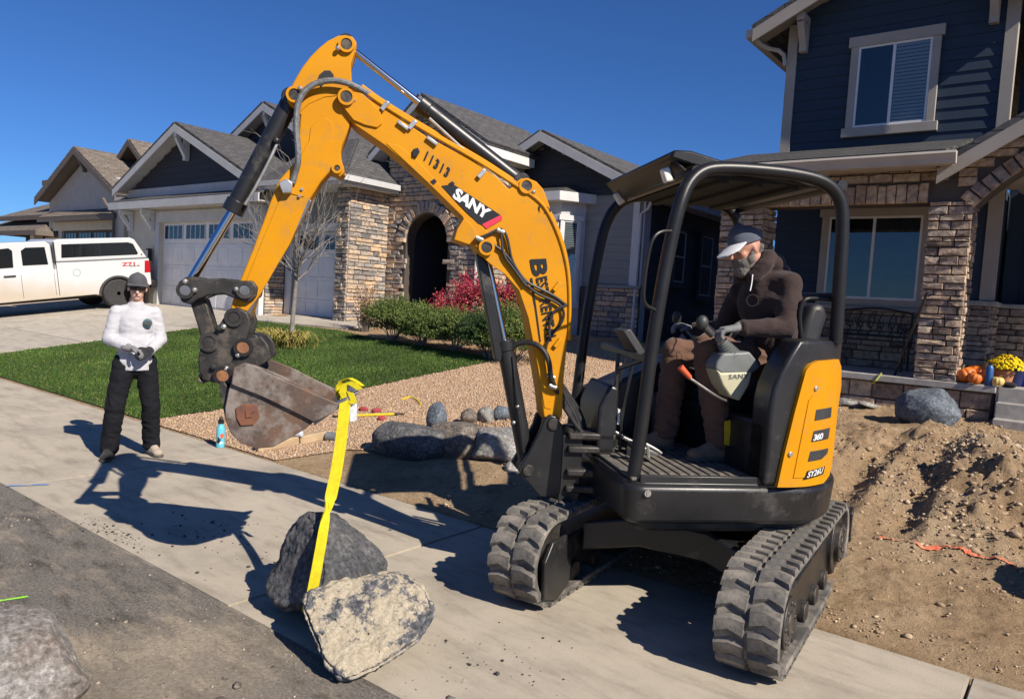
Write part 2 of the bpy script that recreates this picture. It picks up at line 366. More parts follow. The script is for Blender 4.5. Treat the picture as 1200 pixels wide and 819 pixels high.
    def ell(s, c, r, n=12, m=8, rot=None):
        c = Vector(c); vs = []; fs = []
        for j in range(1, m):
            t = math.pi*j/m
            for i in range(n):
                p = 2*math.pi*i/n; v = Vector((r[0]*math.sin(t)*math.cos(p), r[1]*math.sin(t)*math.sin(p), r[2]*math.cos(t)))
                vs.append(c+(rot @ v if rot else v))
        top = Vector((0, 0, r[2])); vs += [c+(rot @ top if rot else top), c-(rot @ top if rot else top)]
        for j in range(m-2):
            fs += [(j*n+i, (j+1)*n+i, (j+1)*n+(i+1) % n, j*n+(i+1) % n) for i in range(n)]
        k = (m-1)*n
        fs += [(k, i, (i+1) % n) for i in range(n)]+[(k+1, (m-2)*n+(i+1) % n, (m-2)*n+i) for i in range(n)]
        return s.add(vs, fs)
    def lathe(s, c, prof, n=20):                   # prof: (radius, z)
        c = Vector(c); m = len(prof); vs = [c+Vector((r*math.cos(2*math.pi*i/n), r*math.sin(2*math.pi*i/n), z)) for r, z in prof for i in range(n)]
        fs = [(j*n+i, j*n+(i+1) % n, (j+1)*n+(i+1) % n, (j+1)*n+i) for j in range(m-1) for i in range(n)]
        fs += [tuple(range(n-1, -1, -1)), tuple(range((m-1)*n, m*n))]
        return s.add(vs, fs)
    def mesh(s, name, uv=False, smooth=None, fix=True):
        me = bpy.data.meshes.new(name); me.from_pydata([tuple(v) for v in s.v], [], s.f)
        if fix:
            bm = bmesh.new(); bm.from_mesh(me); bmesh.ops.recalc_face_normals(bm, faces=bm.faces); bm.to_mesh(me); bm.free()
        if uv: box_uv(me)
        if smooth: sharp(me, smooth)
        return me
    def obj(s, name, m, parent=None, world=True, bevel=0, smooth=35, uv=False, kind=None, seg=2):
        """vertices are world points (world=True) or already the parent's own"""
        if world and parent is not None:
            inv = WM[parent].inverted(); s.v = [tuple(inv @ Vector(v)) for v in s.v]
        me = s.mesh(name, uv, smooth); me.materials.append(m)
        o = link(bpy.data.objects.new(name, me)); attach(o, parent)
        if bevel:
            b = o.modifiers.new('bevel', 'BEVEL'); b.width = bevel; b.segments = seg; b.limit_method = 'ANGLE'; b.angle_limit = R(40)
        if kind: o['kind'] = kind
        return o
def box_uv(me):
    uv = me.uv_layers.new(name='UVMap')
    for p in me.polygons:
        n = p.normal; z = Vector((0, 0, 1)); u = z.cross(n)
        u = Vector((1, 0, 0)) if u.length < 1e-4 else u.normalized(); v = n.cross(u)
        for li in p.loop_indices:
            co = me.vertices[me.loops[li].vertex_index].co; uv.data[li].uv = (co.dot(u), co.dot(v))
def np_obj(name, V, Fc, m, parent=None, kind=None, smooth=False):
    me = bpy.data.meshes.new(name); V = np.asarray(V, np.float32); Fc = np.asarray(Fc, np.int32); k = Fc.shape[1]
    if parent is not None:
        iv = np.array(WM[parent].inverted()); V = (V @ iv[:3, :3].T+iv[:3, 3]).astype(np.float32)
    me.vertices.add(len(V)); me.vertices.foreach_set('co', V.ravel())
    me.loops.add(Fc.size); me.loops.foreach_set('vertex_index', Fc.ravel())
    me.polygons.add(len(Fc)); me.polygons.foreach_set('loop_start', np.arange(0, Fc.size, k, dtype=np.int32)); me.polygons.foreach_set('loop_total', np.full(len(Fc), k, np.int32))
    me.update(calc_edges=True); me.validate()
    me.materials.append(m)
    if smooth: me.shade_smooth()
    o = link(bpy.data.objects.new(name, me)); attach(o, parent)
    if kind: o['kind'] = kind
    return o
def piece(name, me, mtx_world, parent):            # one of many alike pieces sharing a mesh
    o = link(bpy.data.objects.new(name, me)); attach(o, parent, WM[parent].inverted() @ mtx_world if parent else mtx_world); return o
def frame_mtx(o, x, y, z):
    return Matrix(((x[0], y[0], z[0], o[0]), (x[1], y[1], z[1], o[1]), (x[2], y[2], z[2], o[2]), (0, 0, 0, 1)))
def text_mesh(txt, offset=0.0, space=1.0, extrude=0.0):
    c = bpy.data.curves.new('lettering', 'FONT'); c.body = txt; c.size = 1; c.offset = offset; c.space_character = space; c.extrude = extrude; c.resolution_u = 3
    o = bpy.data.objects.new('lettering', c); COL.objects.link(o)
    dg = bpy.context.evaluated_depsgraph_get(); me = bpy.data.meshes.new_from_object(o.evaluated_get(dg))
    COL.objects.unlink(o); bpy.data.objects.remove(o); bpy.data.curves.remove(c)
    V = np.array([v.co[:] for v in me.vertices]); lo = V.min(0); hi = V.max(0)
    return me, lo, hi
def lettering(name, txt, fn, m, parent, offset=.0, space=1.0):
    """fn maps (u,v) in the unit box of the word to a point"""
    me, lo, hi = text_mesh(txt, offset, space)
    inv = WM[parent].inverted() if parent else Matrix.Identity(4)
    for v in me.vertices:
        v.co = fn((v.co.x-lo[0])/(hi[0]-lo[0]), (v.co.y-lo[1])/(hi[1]-lo[1]))
    me.materials.clear(); me.materials.append(m); me.name = name
    o = link(bpy.data.objects.new(name, me)); attach(o, parent); return o
# ------------------------------------------------------------------ ground
SB = 4.25                                          # back edge of the sidewalk
def sstep(a, b, x):
    t = min(1, max(0, (x-a)/(b-a))); return t*t*(3-2*t)
def fbm(x, y, f, o=4):
    return mnoise.fractal(Vector((x*f, y*f, 3.7)), 1.0, 2.0, o)
def bumps(X, Y):
    f = sstep(SB+.02, SB+.7, Y)*(1-sstep(11.0, 12.0, Y))
    if f <= 0 or X < -7 or X > 6: return 0.0
    g = sstep(-6.4, -5.0, X); near = sstep(-3.2, -1.9, X)
    h = .045*fbm(X, Y, 1.3)*g+.020*fbm(X, Y, 7)*g*(.5+near)+near*(.022*abs(fbm(X, Y, 13, 3))+.012*abs(fbm(X+5, Y, 30, 2)))*(.35+fbm(X, Y, .9)**2*4)
    # rubble heaps and the ruts the machine left
    heap = math.exp(-((X+.35)/.55)**2-((Y-7.2)/.9)**2)*.20+math.exp(-((X+2.2)/.5)**2-((Y-7.4)/1.2)**2)*.18+math.exp(-((X+1.2)/.9)**2-((Y-9.0)/.5)**2)*.07
    h += near*.15*math.exp(-((Y-8.1)/1.2)**2)*(1+.8*fbm(X+2, Y, 1.6))
    heap += math.exp(-((X-1.3)/.8)**2-((Y-7.0)/1.2)**2)*.15
    rough = 1+1.1*fbm(X+9, Y, 3.0)+.5*fbm(X+3, Y, 11)
    h += heap*rough*near
    for xr in (-1.52, -1.02):
        lug = .018*math.sin(Y*52)
        h += near*sstep(5.8, 6.2, Y)*(1-sstep(8.6, 9.3, Y))*math.exp(-((X-xr)/.10)**2)*(-.07+lug)
        h += near*sstep(5.8, 6.2, Y)*(1-sstep(8.6, 9.3, Y))*math.exp(-((X-xr-.2)/.07)**2)*.045
    return h*f
def terr(X, Y): return hk(X, Y)+bumps(X, Y)

def dirt_material():
    m, n, b = new_mat('dug_soil')
    g = n.nodes.new('ShaderNodeNewGeometry'); P = g.outputs['Position']
    a = ramp(n, noise_tex(n, 1.1, 8, .65, vec=P), [(.30, (.29, .195, .115)), (.5, (.45, .32, .195)), (.7, (.54, .41, .27))])
    c = ramp(n, noise_tex(n, 14, 8, .75, vec=P), [(.30, (.30, .27, .25)), (.48, (.95, .94, .93)), (.75, (1.18, 1.15, 1.1))])
    x = n.nodes.new('ShaderNodeMix'); x.data_type = 'RGBA'; x.blend_type = 'MULTIPLY'; x.inputs[0].default_value = .75
    n.links.new(a, x.inputs[6]); n.links.new(c, x.inputs[7]); n.links.new(x.outputs[2], b.inputs['Base Color'])
    b.inputs['Roughness'].default_value = .97; b.inputs['Specular IOR Level'].default_value = .1
    h = noise_tex(n, 22, 10, .75, vec=P); h2 = noise_tex(n, 90, 4, .7, vec=P)
    ad = N(n, 'ShaderNodeMath', operation='MULTIPLY_ADD'); n.links.new(h2, ad.inputs[0]); ad.inputs[1].default_value = .35; n.links.new(h, ad.inputs[2])
    bump(n, b, ad.outputs[0], 1.0, .05); return m
M['soil'] = dirt_material()
def concrete_material(name, base, warm):
    m, n, b = new_mat(name); g = n.nodes.new('ShaderNodeNewGeometry'); P = g.outputs['Position']; oi = n.nodes.new('ShaderNodeObjectInfo')
    a = ramp(n, noise_tex(n, 1.3, 8, .65, vec=P), [(.32, base), (.5, warm), (.72, tuple(x*1.12 for x in warm))])
    mp_ = n.nodes.new('ShaderNodeMapping'); mp_.inputs['Scale'].default_value = (.8, 3.0, 1); mp_.inputs['Rotation'].default_value = (0, 0, .5); n.links.new(P, mp_.inputs[0])
    st = ramp(n, noise_tex(n, 2.2, 8, .7, vec=mp_.outputs[0]), [(.28, (.55, .52, .49)), (.5, (.97, .95, .92)), (.8, (1.08, 1.05, 1.0))])
    x = n.nodes.new('ShaderNodeMix'); x.data_type = 'RGBA'; x.blend_type = 'MULTIPLY'; x.inputs[0].default_value = .8; n.links.new(a, x.inputs[6]); n.links.new(st, x.inputs[7])
    sp = ramp(n, noise_tex(n, 55, 6, .8, vec=P), [(.30, (.45, .43, .40)), (.42, (1, 1, 1))])
    y = n.nodes.new('ShaderNodeMix'); y.data_type = 'RGBA'; y.blend_type = 'MULTIPLY'; y.inputs[0].default_value = .7; n.links.new(x.outputs[2], y.inputs[6]); n.links.new(sp, y.inputs[7])
    v = N(n, 'ShaderNodeMapRange'); v.inputs[3].default_value = .93; v.inputs[4].default_value = 1.05; n.links.new(oi.outputs['Random'], v.inputs[0])
    mm = N(n, 'ShaderNodeVectorMath', operation='SCALE'); n.links.new(y.outputs[2], mm.inputs[0]); n.links.new(v.outputs[0], mm.inputs[3])
    n.links.new(mm.outputs[0], b.inputs['Base Color']); b.inputs['Roughness'].default_value = .9; b.inputs['Specular IOR Level'].default_value = .25
    bump(n, b, noise_tex(n, 120, 6, .7, vec=P), .5, .006); return m
M['concrete'] = concrete_material('sidewalk_concrete', (.33, .295, .245), (.43, .385, .315))
M['concrete_drive'] = concrete_material('driveway_concrete', (.38, .35, .30), (.44, .405, .345))
def asphalt_material():
    m, n, b = new_mat('dusty_asphalt'); g = n.nodes.new('ShaderNodeNewGeometry'); P = g.outputs['Position']
    a = ramp(n, noise_tex(n, 70, 6, .8, vec=P), [(.30, (.055, .05, .045)), (.48, (.165, .15, .13)), (.64, (.29, .265, .23)), (.8, (.45, .41, .35))])
    mp_ = n.nodes.new('ShaderNodeMapping'); mp_.inputs['Scale'].default_value = (1.2, 3.2, 1); mp_.inputs['Rotation'].default_value = (0, 0, .35); n.links.new(P, mp_.inputs[0])
    d1 = noise_tex(n, 1.5, 9, .72, vec=mp_.outputs[0])
    f = N(n, 'ShaderNodeMapRange'); f.inputs[1].default_value = .50; f.inputs[2].default_value = .64; f.inputs[4].default_value = .85; n.links.new(d1, f.inputs[0])
    # sand trodden out along the gutter by the boulders
    s = N(n, 'ShaderNodeVectorMath', operation='DISTANCE'); n.links.new(P, s.inputs[0]); s.inputs[1].default_value = (-3.0, 1.62, 0)
    f2 = N(n, 'ShaderNodeMapRange'); f2.inputs[1].default_value = .75; f2.inputs[2].default_value = .1; f2.inputs[4].default_value = .55; n.links.new(s.outputs['Value'], f2.inputs[0])
    dn = noise_tex(n, 6, 8, .75, vec=P); ad = N(n, 'ShaderNodeMath', operation='MULTIPLY'); n.links.new(f2.outputs[0], ad.inputs[0]); n.links.new(dn, ad.inputs[1])
    sm = N(n, 'ShaderNodeMath', operation='MULTIPLY_ADD', use_clamp=True); n.links.new(ad.outputs[0], sm.inputs[0]); sm.inputs[1].default_value = 2.4; n.links.new(f.outputs[0], sm.inputs[2])
    sand = ramp(n, noise_tex(n, 45, 6, .75, vec=P), [(.3, (.20, .165, .125)), (.55, (.40, .335, .25)), (.75, (.52, .45, .34))])
    dk = ramp(n, noise_tex(n, 2.6, 9, .75, vec=mp_.outputs[0]), [(.36, (.42, .41, .40)), (.5, (1, 1, 1)), (.7, (1.12, 1.1, 1.06))])
    q = n.nodes.new('ShaderNodeMix'); q.data_type = 'RGBA'; q.blend_type = 'MULTIPLY'; q.inputs[0].default_value = .9; n.links.new(a, q.inputs[6]); n.links.new(dk, q.inputs[7])
    n.links.new(mixc(n, sm.outputs[0], q.outputs[2], sand), b.inputs['Base Color']); b.inputs['Roughness'].default_value = .93; b.inputs['Specular IOR Level'].default_value = .2
    bump(n, b, noise_tex(n, 110, 6, .8, vec=P), .8, .014); return m
M['asphalt'] = asphalt_material()
M['turf'] = mat('lawn_thatch', (.035, .06, .012), (.06, .085, .02), 12, .95, bs=80, bd=.02)

def sheet(name, xs, ys, hf, m, kind='structure'):
    xs = np.array(xs); ys = np.array(ys); nx, ny = len(xs), len(ys)
    V = np.array([(x, y, hf(x, y)) for y in ys for x in xs])
    i = np.arange(nx-1)[None, :]+np.arange(ny-1)[:, None]*nx
    Fc = np.stack([i, i+1, i+1+nx, i+nx], -1).reshape(-1, 4)
    o = np_obj(name, V, Fc, m, None, kind, True); return o
def gz(x, y):
    if y < SB: return -.08
    return terr(x, y)-.004
xs = list(np.concatenate([[-500, -250, -120], np.arange(-70, -7, 2.0), np.arange(-7, -2.8, .12), np.arange(-2.8, 1.0, .026), np.arange(1.2, 6, .3), [8, 12, 20, 40, 90, 250, 500]]))
ys = list(np.concatenate([[-500, -200, -60, -20, -5, 2, SB-.003], [SB-.002], np.arange(SB+.03, 9.4, .028), np.arange(9.45, 13, .12), [14, 18, 25, 40, 80, 200, 500]]))
sheet('ground', xs, ys, gz, M['soil'])
# asphalt road with a slightly ragged edge
rx = np.concatenate([[-300, -120, -60, -30], np.arange(-14, 3, .08), [4, 8, 20, 60, 200]])
V = []; 
for x in rx:
    e = 2.165+.012*fbm(x, 1, 5)+.05*max(0, fbm(x, 4, 1.4))*sstep(-7.5, -6.6, -abs(x+6.0)-1)
    for y in (-40, -10, 0, e): V.append((x, y, -.002 if y > -1 else -.02))
nx = len(rx); Fc = [(i*4+j, (i+1)*4+j, (i+1)*4+j+1, i*4+j+1) for i in range(nx-1) for j in range(3)]
np_obj('road', V, Fc, M['asphalt'], None, 'structure')
# sidewalk: one slab per joint
swk = link(bpy.data.objects.new('sidewalk', None)); swk['kind'] = 'structure'; WM[swk] = Matrix.Identity(4)
J = 3.15; x1 = -3.47+J*12; slabs = []
xsj = [-3.47+J*k for k in range(-14, 8)]
def slab_me(L):
    b = MB(); g = .005
    b.prism([(g, 0, 0), (L-g, 0, 0), (L-g, SB-2.16, 0), (g, SB-2.16, 0)], (0, 0, 0), (0, 0, -.11))
    me = b.mesh('slab'); bm = bmesh.new(); bm.from_mesh(me)
    bmesh.ops.bevel(bm, geom=[e for e in bm.edges if all(v.co.z > -.01 for v in e.verts)], offset=.008, segments=2, affect='EDGES')
    bm.to_mesh(me); bm.free(); me.materials.append(M['concrete']); return me
sm = slab_me(J)
for x in xsj: piece('slab', sm, Matrix.Translation((x, 2.16, random.uniform(0, .002))), swk)
# neighbour driveways on the slope
def poly_sheet(name, poly, step, zoff, m, bump_f=None, kind='structure', thick=0, parent=None):
    bm = bmesh.new(); vs = [bm.verts.new((x, y, 0)) for x, y in poly]; bm.faces.new(vs)
    X = [p[0] for p in poly]; Y = [p[1] for p in poly]
    for ax, lo, hi in (((1, 0, 0), min(X), max(X)), ((0, 1, 0), min(Y), max(Y))):
        k = lo+step
        while k < hi:
            bmesh.ops.bisect_plane(bm, geom=bm.verts[:]+bm.edges[:]+bm.faces[:], plane_co=Vector(ax)*k, plane_no=ax); k += step
    for v in bm.verts: v.co.z = hk(v.co.x, v.co.y)+zoff+(bump_f(v.co.x, v.co.y) if bump_f else 0)
    if thick:
        r = bmesh.ops.extrude_face_region(bm, geom=bm.faces[:]); bmesh.ops.translate(bm, verts=[v for v in r['geom'] if isinstance(v, bmesh.types.BMVert)], vec=(0, 0, -thick))
        bmesh.ops.recalc_face_normals(bm, faces=bm.faces)
    me = bpy.data.meshes.new(name); bm.to_mesh(me); bm.free(); me.materials.append(m)
    o = link(bpy.data.objects.new(name, me)); attach(o, parent)
    if kind: o['kind'] = kind
    return o
drv = link(bpy.data.objects.new('driveway', None)); drv['kind'] = 'structure'; WM[drv] = Matrix.Identity(4)
for i, (a, b) in enumerate(((4.27, 6.6), (6.62, 8.95), (8.97, 11.29))):
    for (c, d) in ((-24.4, -20.32), (-20.3, -16.2)):
        poly_sheet('slab', [(c, a), (d, a), (d, b), (c, b)], 1.2, .03, M['concrete_drive'], kind=None, thick=.08, parent=drv)
poly_sheet('slab', [(-16.18, 10.55), (-13.0, 10.75), (-13.0, 11.7), (-16.18, 11.7)], .8, .03, M['concrete_drive'], kind=None, thick=.08, parent=drv)
d2 = link(bpy.data.objects.new('driveway', None)); d2['kind'] = 'structure'; WM[d2] = Matrix.Identity(4)
for a, b in ((4.27, 7.7), (7.72, 11.2)): poly_sheet('slab', [(-38, a), (-29, a), (-29, b), (-38, b)], 1.5, .03, M['concrete_drive'], kind=None, thick=.08, parent=d2)
# lawn
LAWN = [(-16.17, 4.3), (-8.75, 4.3), (-8.66, 4.75), (-8.35, 5.5), (-7.95, 7.0), (-7.8, 9.5), (-8.3, 9.75), (-10, 9.95), (-11.5, 10.15), (-13.0, 10.5), (-16.17, 10.5)]
poly_sheet('lawn_soil', LAWN, .8, .012, M['turf'])
def in_poly(X, Y, poly):
    r = np.zeros(len(X), bool); n = len(poly)
    for i in range(n):
        (x0, y0), (x1, y1) = poly[i], poly[(i+1) % n]
        c = (y0 > Y) != (y1 > Y)
        r ^= c & (X < (x1-x0)*(Y-y0)/((y1-y0) if y1 != y0 else 1e-9)+x0)
    return r
def hk_np(X, Y): return (.085+.045*np.clip((-X-4)/4, 0, 1))*np.clip(np.minimum(Y, 12)-4.25, 0, None)
def scatter(poly, n):
    X0, X1 = min(p[0] for p in poly), max(p[0] for p in poly); Y0, Y1 = min(p[1] for p in poly), max(p[1] for p in poly)
    X = RNG.uniform(X0, X1, n); Y = RNG.uniform(Y0, Y1, n); k = in_poly(X, Y, poly); return X[k], Y[k]
def blades(name, X, Y, Z, hmin, hmax, width, lean, m, kind='stuff', parent=None):
    n = len(X); a = RNG.uniform(0, 2*np.pi, n); h = RNG.uniform(hmin, hmax, n); wd = width*RNG.uniform(.6, 1.2, n)
    la = RNG.uniform(0, 2*np.pi, n); ll = h*RNG.uniform(0, lean, n)
    dx, dy = np.cos(a)*wd/2, np.sin(a)*wd/2; mx, my = np.cos(la)*ll, np.sin(la)*ll
    V = np.empty((n, 5, 3)); V[:, 0] = np.stack([X-dx, Y-dy, Z], 1); V[:, 1] = np.stack([X+dx, Y+dy, Z], 1)
    V[:, 2] = np.stack([X+dx*.8+mx*.35, Y+dy*.8+my*.35, Z+h*.55], 1); V[:, 3] = np.stack([X-dx*.8+mx*.35, Y-dy*.8+my*.35, Z+h*.55], 1)
    V[:, 4] = np.stack([X+mx, Y+my, Z+h*.95], 1)
    b = (np.arange(n)*5)[:, None]
    F4 = b+np.array([[0, 1, 2, 3]]); F3 = b+np.array([[3, 2, 4]])
    Fc = np.concatenate([F4, np.concatenate([F3, F3[:, 2:]], 1)[:0]]) if False else None
    T = np.concatenate([b+np.array([[0, 1, 2]]), b+np.array([[0, 2, 3]]), F3])
    return np_obj(name, V.reshape(-1, 3), T, m, parent, kind)
gx, gy = scatter(LAWN, 230000)
# thin the far blades, where they are below a pixel
keep = RNG.uniform(0, 1, len(gx)) < np.clip(8.5/np.hypot(gx, gy), 0, 1)**1.2
gx, gy = gx[keep], gy[keep]
o = blades('grass', gx, gy, hk_np(gx, gy)+.008, .02, .048, .011, .9, M['grass'])
# gravel bed
GRAV = [(-8.75, 4.29), (-6.15, 4.29), (-5.9, 4.95), (-5.3, 5.3), (-4.7, 5.75), (-4.45, 6.5), (-4.4, 9.0), (-4.9, 12.3), (-7.6, 13.0), (-8.2, 10.0), (-7.78, 9.55), (-7.93, 7.0), (-8.33, 5.5), (-8.63, 4.75)]
poly_sheet('gravel_bed', GRAV, .5, .008, mat('gravel_base', (.34, .23, .15), (.46, .33, .22), 40, .95, bs=60, bd=.02), kind='structure', bump_f=bumps)
ICO = bmesh.new(); bmesh.ops.create_icosphere(ICO, subdivisions=1, radius=1); ICO_V = np.array([v.co[:] for v in ICO.verts]); ICO.verts.ensure_lookup_table(); ICO_F = np.array([[v.index for v in f.verts] for f in ICO.faces]); ICO.free()
OCT_V = np.array([(1, 0, 0), (-1, 0, 0), (0, 1, 0), (0, -1, 0), (0, 0, 1), (0, 0, -1)], float); OCT_F = np.array([(0, 2, 4), (2, 1, 4), (1, 3, 4), (3, 0, 4), (2, 0, 5), (1, 2, 5), (3, 1, 5), (0, 3, 5)])
def pebbles(name, X, Y, Z, S, m, base='ico', parent=None, kind='stuff', flat=.65, jit=.28, sink=.25):
    V0, F0 = (ICO_V, ICO_F) if base == 'ico' else (OCT_V, OCT_F)
    n = len(X); k = len(V0)
    V = np.repeat(V0[None], n, 0)*(1+RNG.uniform(-jit, jit, (n, k, 1)))
    q = RNG.normal(size=(n, 4)); q /= np.linalg.norm(q, axis=1)[:, None]; a, b, c, d = q.T
    Rm = np.stack([1-2*(c*c+d*d), 2*(b*c-a*d), 2*(b*d+a*c), 2*(b*c+a*d), 1-2*(b*b+d*d), 2*(c*d-a*b), 2*(b*d-a*c), 2*(c*d+a*b), 1-2*(b*b+c*c)], 1).reshape(n, 3, 3)
    V = V*(S[:, None, None]*RNG.uniform(.65, 1.15, (n, 1, 3)))
    V = np.einsum('nij,nkj->nki', Rm, V); V[:, :, 2] *= flat
    V += np.stack([X, Y, Z+S*flat*(1-2*sink)*.8], 1)[:, None, :]
    Fc = (F0[None]+(np.arange(n)*k)[:, None, None]).reshape(-1, 3)
    return np_obj(name, V.reshape(-1, 3), Fc, m, parent, kind)
px_, py_ = scatter(GRAV, 46000)
kz = np.array([terr(x, y) for x, y in zip(px_, py_)])
pebbles('gravel', px_, py_, kz+.006, RNG.uniform(.010, .021, len(px_)), M['gravel'], 'oct')
# strip of gravel between the driveways
poly_sheet('gravel_strip', [(-28.9, 4.3), (-24.5, 4.3), (-24.5, 11.2), (-28.9, 11.2)], 1.2, .02, mat('pale_gravel', (.42, .32, .22), (.52, .42, .31), 14, .95, bs=30, bd=.03), kind='structure')
# clods in the dug yard
DUG = [(-5.0, 4.5), (-4.0, 4.32), (3.0, 4.32), (3.0, 10.6), (-4.2, 10.6), (-4.4, 6.5)]
cx_, cy_ = scatter(DUG, 75000)
dens = np.clip(.10+1.6*np.exp(-((cx_+.35)/.7)**2-((cy_-7.6)/1.3)**2)+1.0*np.exp(-((cx_+2.2)/.5)**2-((cy_-7.4)/1.6)**2)+.5*(cy_ > 9.2)+.5*np.exp(-((cy_-4.45)/.12)**2), 0, 1)
nzv = np.array([fbm(x, y, 1.1) for x, y in zip(cx_, cy_)])
k = RNG.uniform(0, 1, len(cx_)) < dens*np.clip(.55+nzv*1.2, .05, 1); cx_, cy_ = cx_[k], cy_[k]
S = .0035+.0035*RNG.exponential(1.0, len(cx_)); big = np.exp(-((cx_+.3)/.9)**2-((cy_-7.6)/1.6)**2); S = np.minimum(S*(1+1.7*big), .045)
pebbles('dirt_clods', cx_, cy_, np.array([terr(x, y) for x, y in zip(cx_, cy_)]), S, M['clod'], 'ico', jit=.42, sink=.45)
# grit and crumbs on the road and sidewalk
M['grit'] = island_mat('road_grit_stones', [(0, (.09, .085, .08)), (.5, (.22, .19, .16)), (.85, (.34, .29, .23)), (1, (.48, .42, .34))], .95, 0, var=0)
rX, rY = scatter([(-7.5, -.4), (0.3, -.4), (0.3, 2.2), (-1.6, 2.5), (-7.5, 2.3)], 16000)
k = RNG.uniform(0, 1, len(rX)) < np.clip(.25+1.6*np.exp(-((rX+2.9)/.8)**2-((rY-1.7)/.45)**2)+np.array([fbm(x, y, 1.2) for x, y in zip(rX, rY)])*.8, .03, 1)
rX, rY = rX[k], rY[k]
pebbles('road_grit', rX, rY, np.zeros(len(rX))-.002, .0018+.0022*RNG.exponential(1, len(rX)), M['grit'], 'oct', sink=.4)
M['crumb'] = island_mat('dark_crumbs', [(0, (.03, .03, .03)), (1, (.09, .085, .08))], .95, 0, var=0)
qx = np.concatenate([RNG.normal(-4.6, .22, 90), RNG.normal(-2.1, .2, 60), RNG.normal(-5.05, .25, 130), RNG.normal(-4.0, .4, 60)]); qy = np.concatenate([RNG.normal(2.75, .16, 90), RNG.normal(2.75, .15, 60), RNG.normal(2.25, .05, 130), RNG.normal(2.8, .3, 60)])
pebbles('asphalt_crumbs', qx, qy, np.full(len(qx), .003), .002+.003*RNG.exponential(1, len(qx)), M['crumb'], 'oct')
# spray-paint marks
def stripe(name, pts, wd, zf, m, ragged=.3, n=40):
    pts = [Vector(p) for p in pts]; V = []; 
    cum = [0]
    for a, b in zip(pts[:-1], pts[1:]): cum.append(cum[-1]+(b-a).length)
    for i in range(n+1):
        t = cum[-1]*i/n; j = max(k for k in range(len(cum)-1) if cum[k] <= t+1e-9); f = (t-cum[j])/(cum[j+1]-cum[j]); p = pts[j].lerp(pts[j+1], f)
        d = (pts[j+1]-pts[j]).normalized(); s = Vector((-d.y, d.x, 0))
        for sg in (-1, 1):
            q = p+s*sg*wd/2*(1+ragged*random.uniform(-1, 1)); V.append((q.x, q.y, zf(q.x, q.y)))
    return np_obj(name, V, [(2*i, 2*i+1, 2*i+3, 2*i+2) for i in range(n)], m)
o = stripe('paint_mark', [at_z(8, 570), at_z(58, 568)], .045, lambda x, y: .007, M['paint_blue']); tag(o, 'blue spray paint dash on the sidewalk at the left edge', 'paint mark')
o = stripe('paint_mark', [at_z(-6, 705), at_z(33, 699)], .022, lambda x, y: .003, M['paint_green']); tag(o, 'lime green spray paint line on the asphalt road', 'paint mark')
o = stripe('paint_mark', [at_t(1030, 633), at_t(1075, 643), at_t(1110, 646), at_t(1140, 655), at_t(1165, 661), at_t(1197, 672)], .034, lambda x, y: terr(x, y)+.008, M['paint_orange'], .6, 120); tag(o, 'broken orange spray paint line across the dug soil', 'paint mark')
# ------------------------------------------------------------------ excavator
EX = thing('excavator', 'yellow and black mini excavator with open canopy lifting a yellow sling beside the sidewalk', 'excavator', tuple(MC), PHI)
def L(pts, off): return [mp3(x, y, off) for x, y in pts]
def plate(name, pts, l0, l1, m, parent=EX, bevel=.006, ref=None, holes=None, **kw):
    """side-view outline (photo pixels on the plane ref) between y=l0 and y=l1 of the machine"""
    P = L(pts, l1 if ref is None else ref)
    b = MB(); b.prism([(p.x, 0, p.z) for p in P], (0, l1, 0), (0, l0, 0))
    return b.obj(name, m, parent, world=False, bevel=bevel, **kw)
def lift(name, pts3, r, m, parent=EX, n=10, smooth=2): return MB().tube(pts3, r, n, smooth).obj(name, m, parent, world=False)
def hosepx(pts, off, r=.014, m='hose', name='hose', parent=EX, smooth=2):
    offs = off if isinstance(off, (list, tuple)) else [off]*len(pts)
    return lift(name, [mp3(x, y, o) for (x, y), o in zip(pts, offs)], r, M[m], parent, smooth=smooth)
def pin(name, px, l0, l1, r, m, parent=EX, ref=None):
    c = mp3(px[0], px[1], l1 if ref is None else ref)
    return MB().cyl((c.x, l0, c.z), (c.x, l1, c.z), r, n=20).obj(name, m, parent, world=False, bevel=.003)
def boss(px, l0, l1, ro, ri, m, cap, parent, ref=None):
    c = mp3(px[0], px[1], l1 if ref is None else ref)
    MB().ring((c.x, l0, c.z), (c.x, l1, c.z), ro, ri, 24).obj('pin_boss', m, parent, world=False)
    return MB().cyl((c.x, l0, c.z), (c.x, l1-.006, c.z), ri, n=20).obj('pin', cap, parent, world=False, bevel=.002)

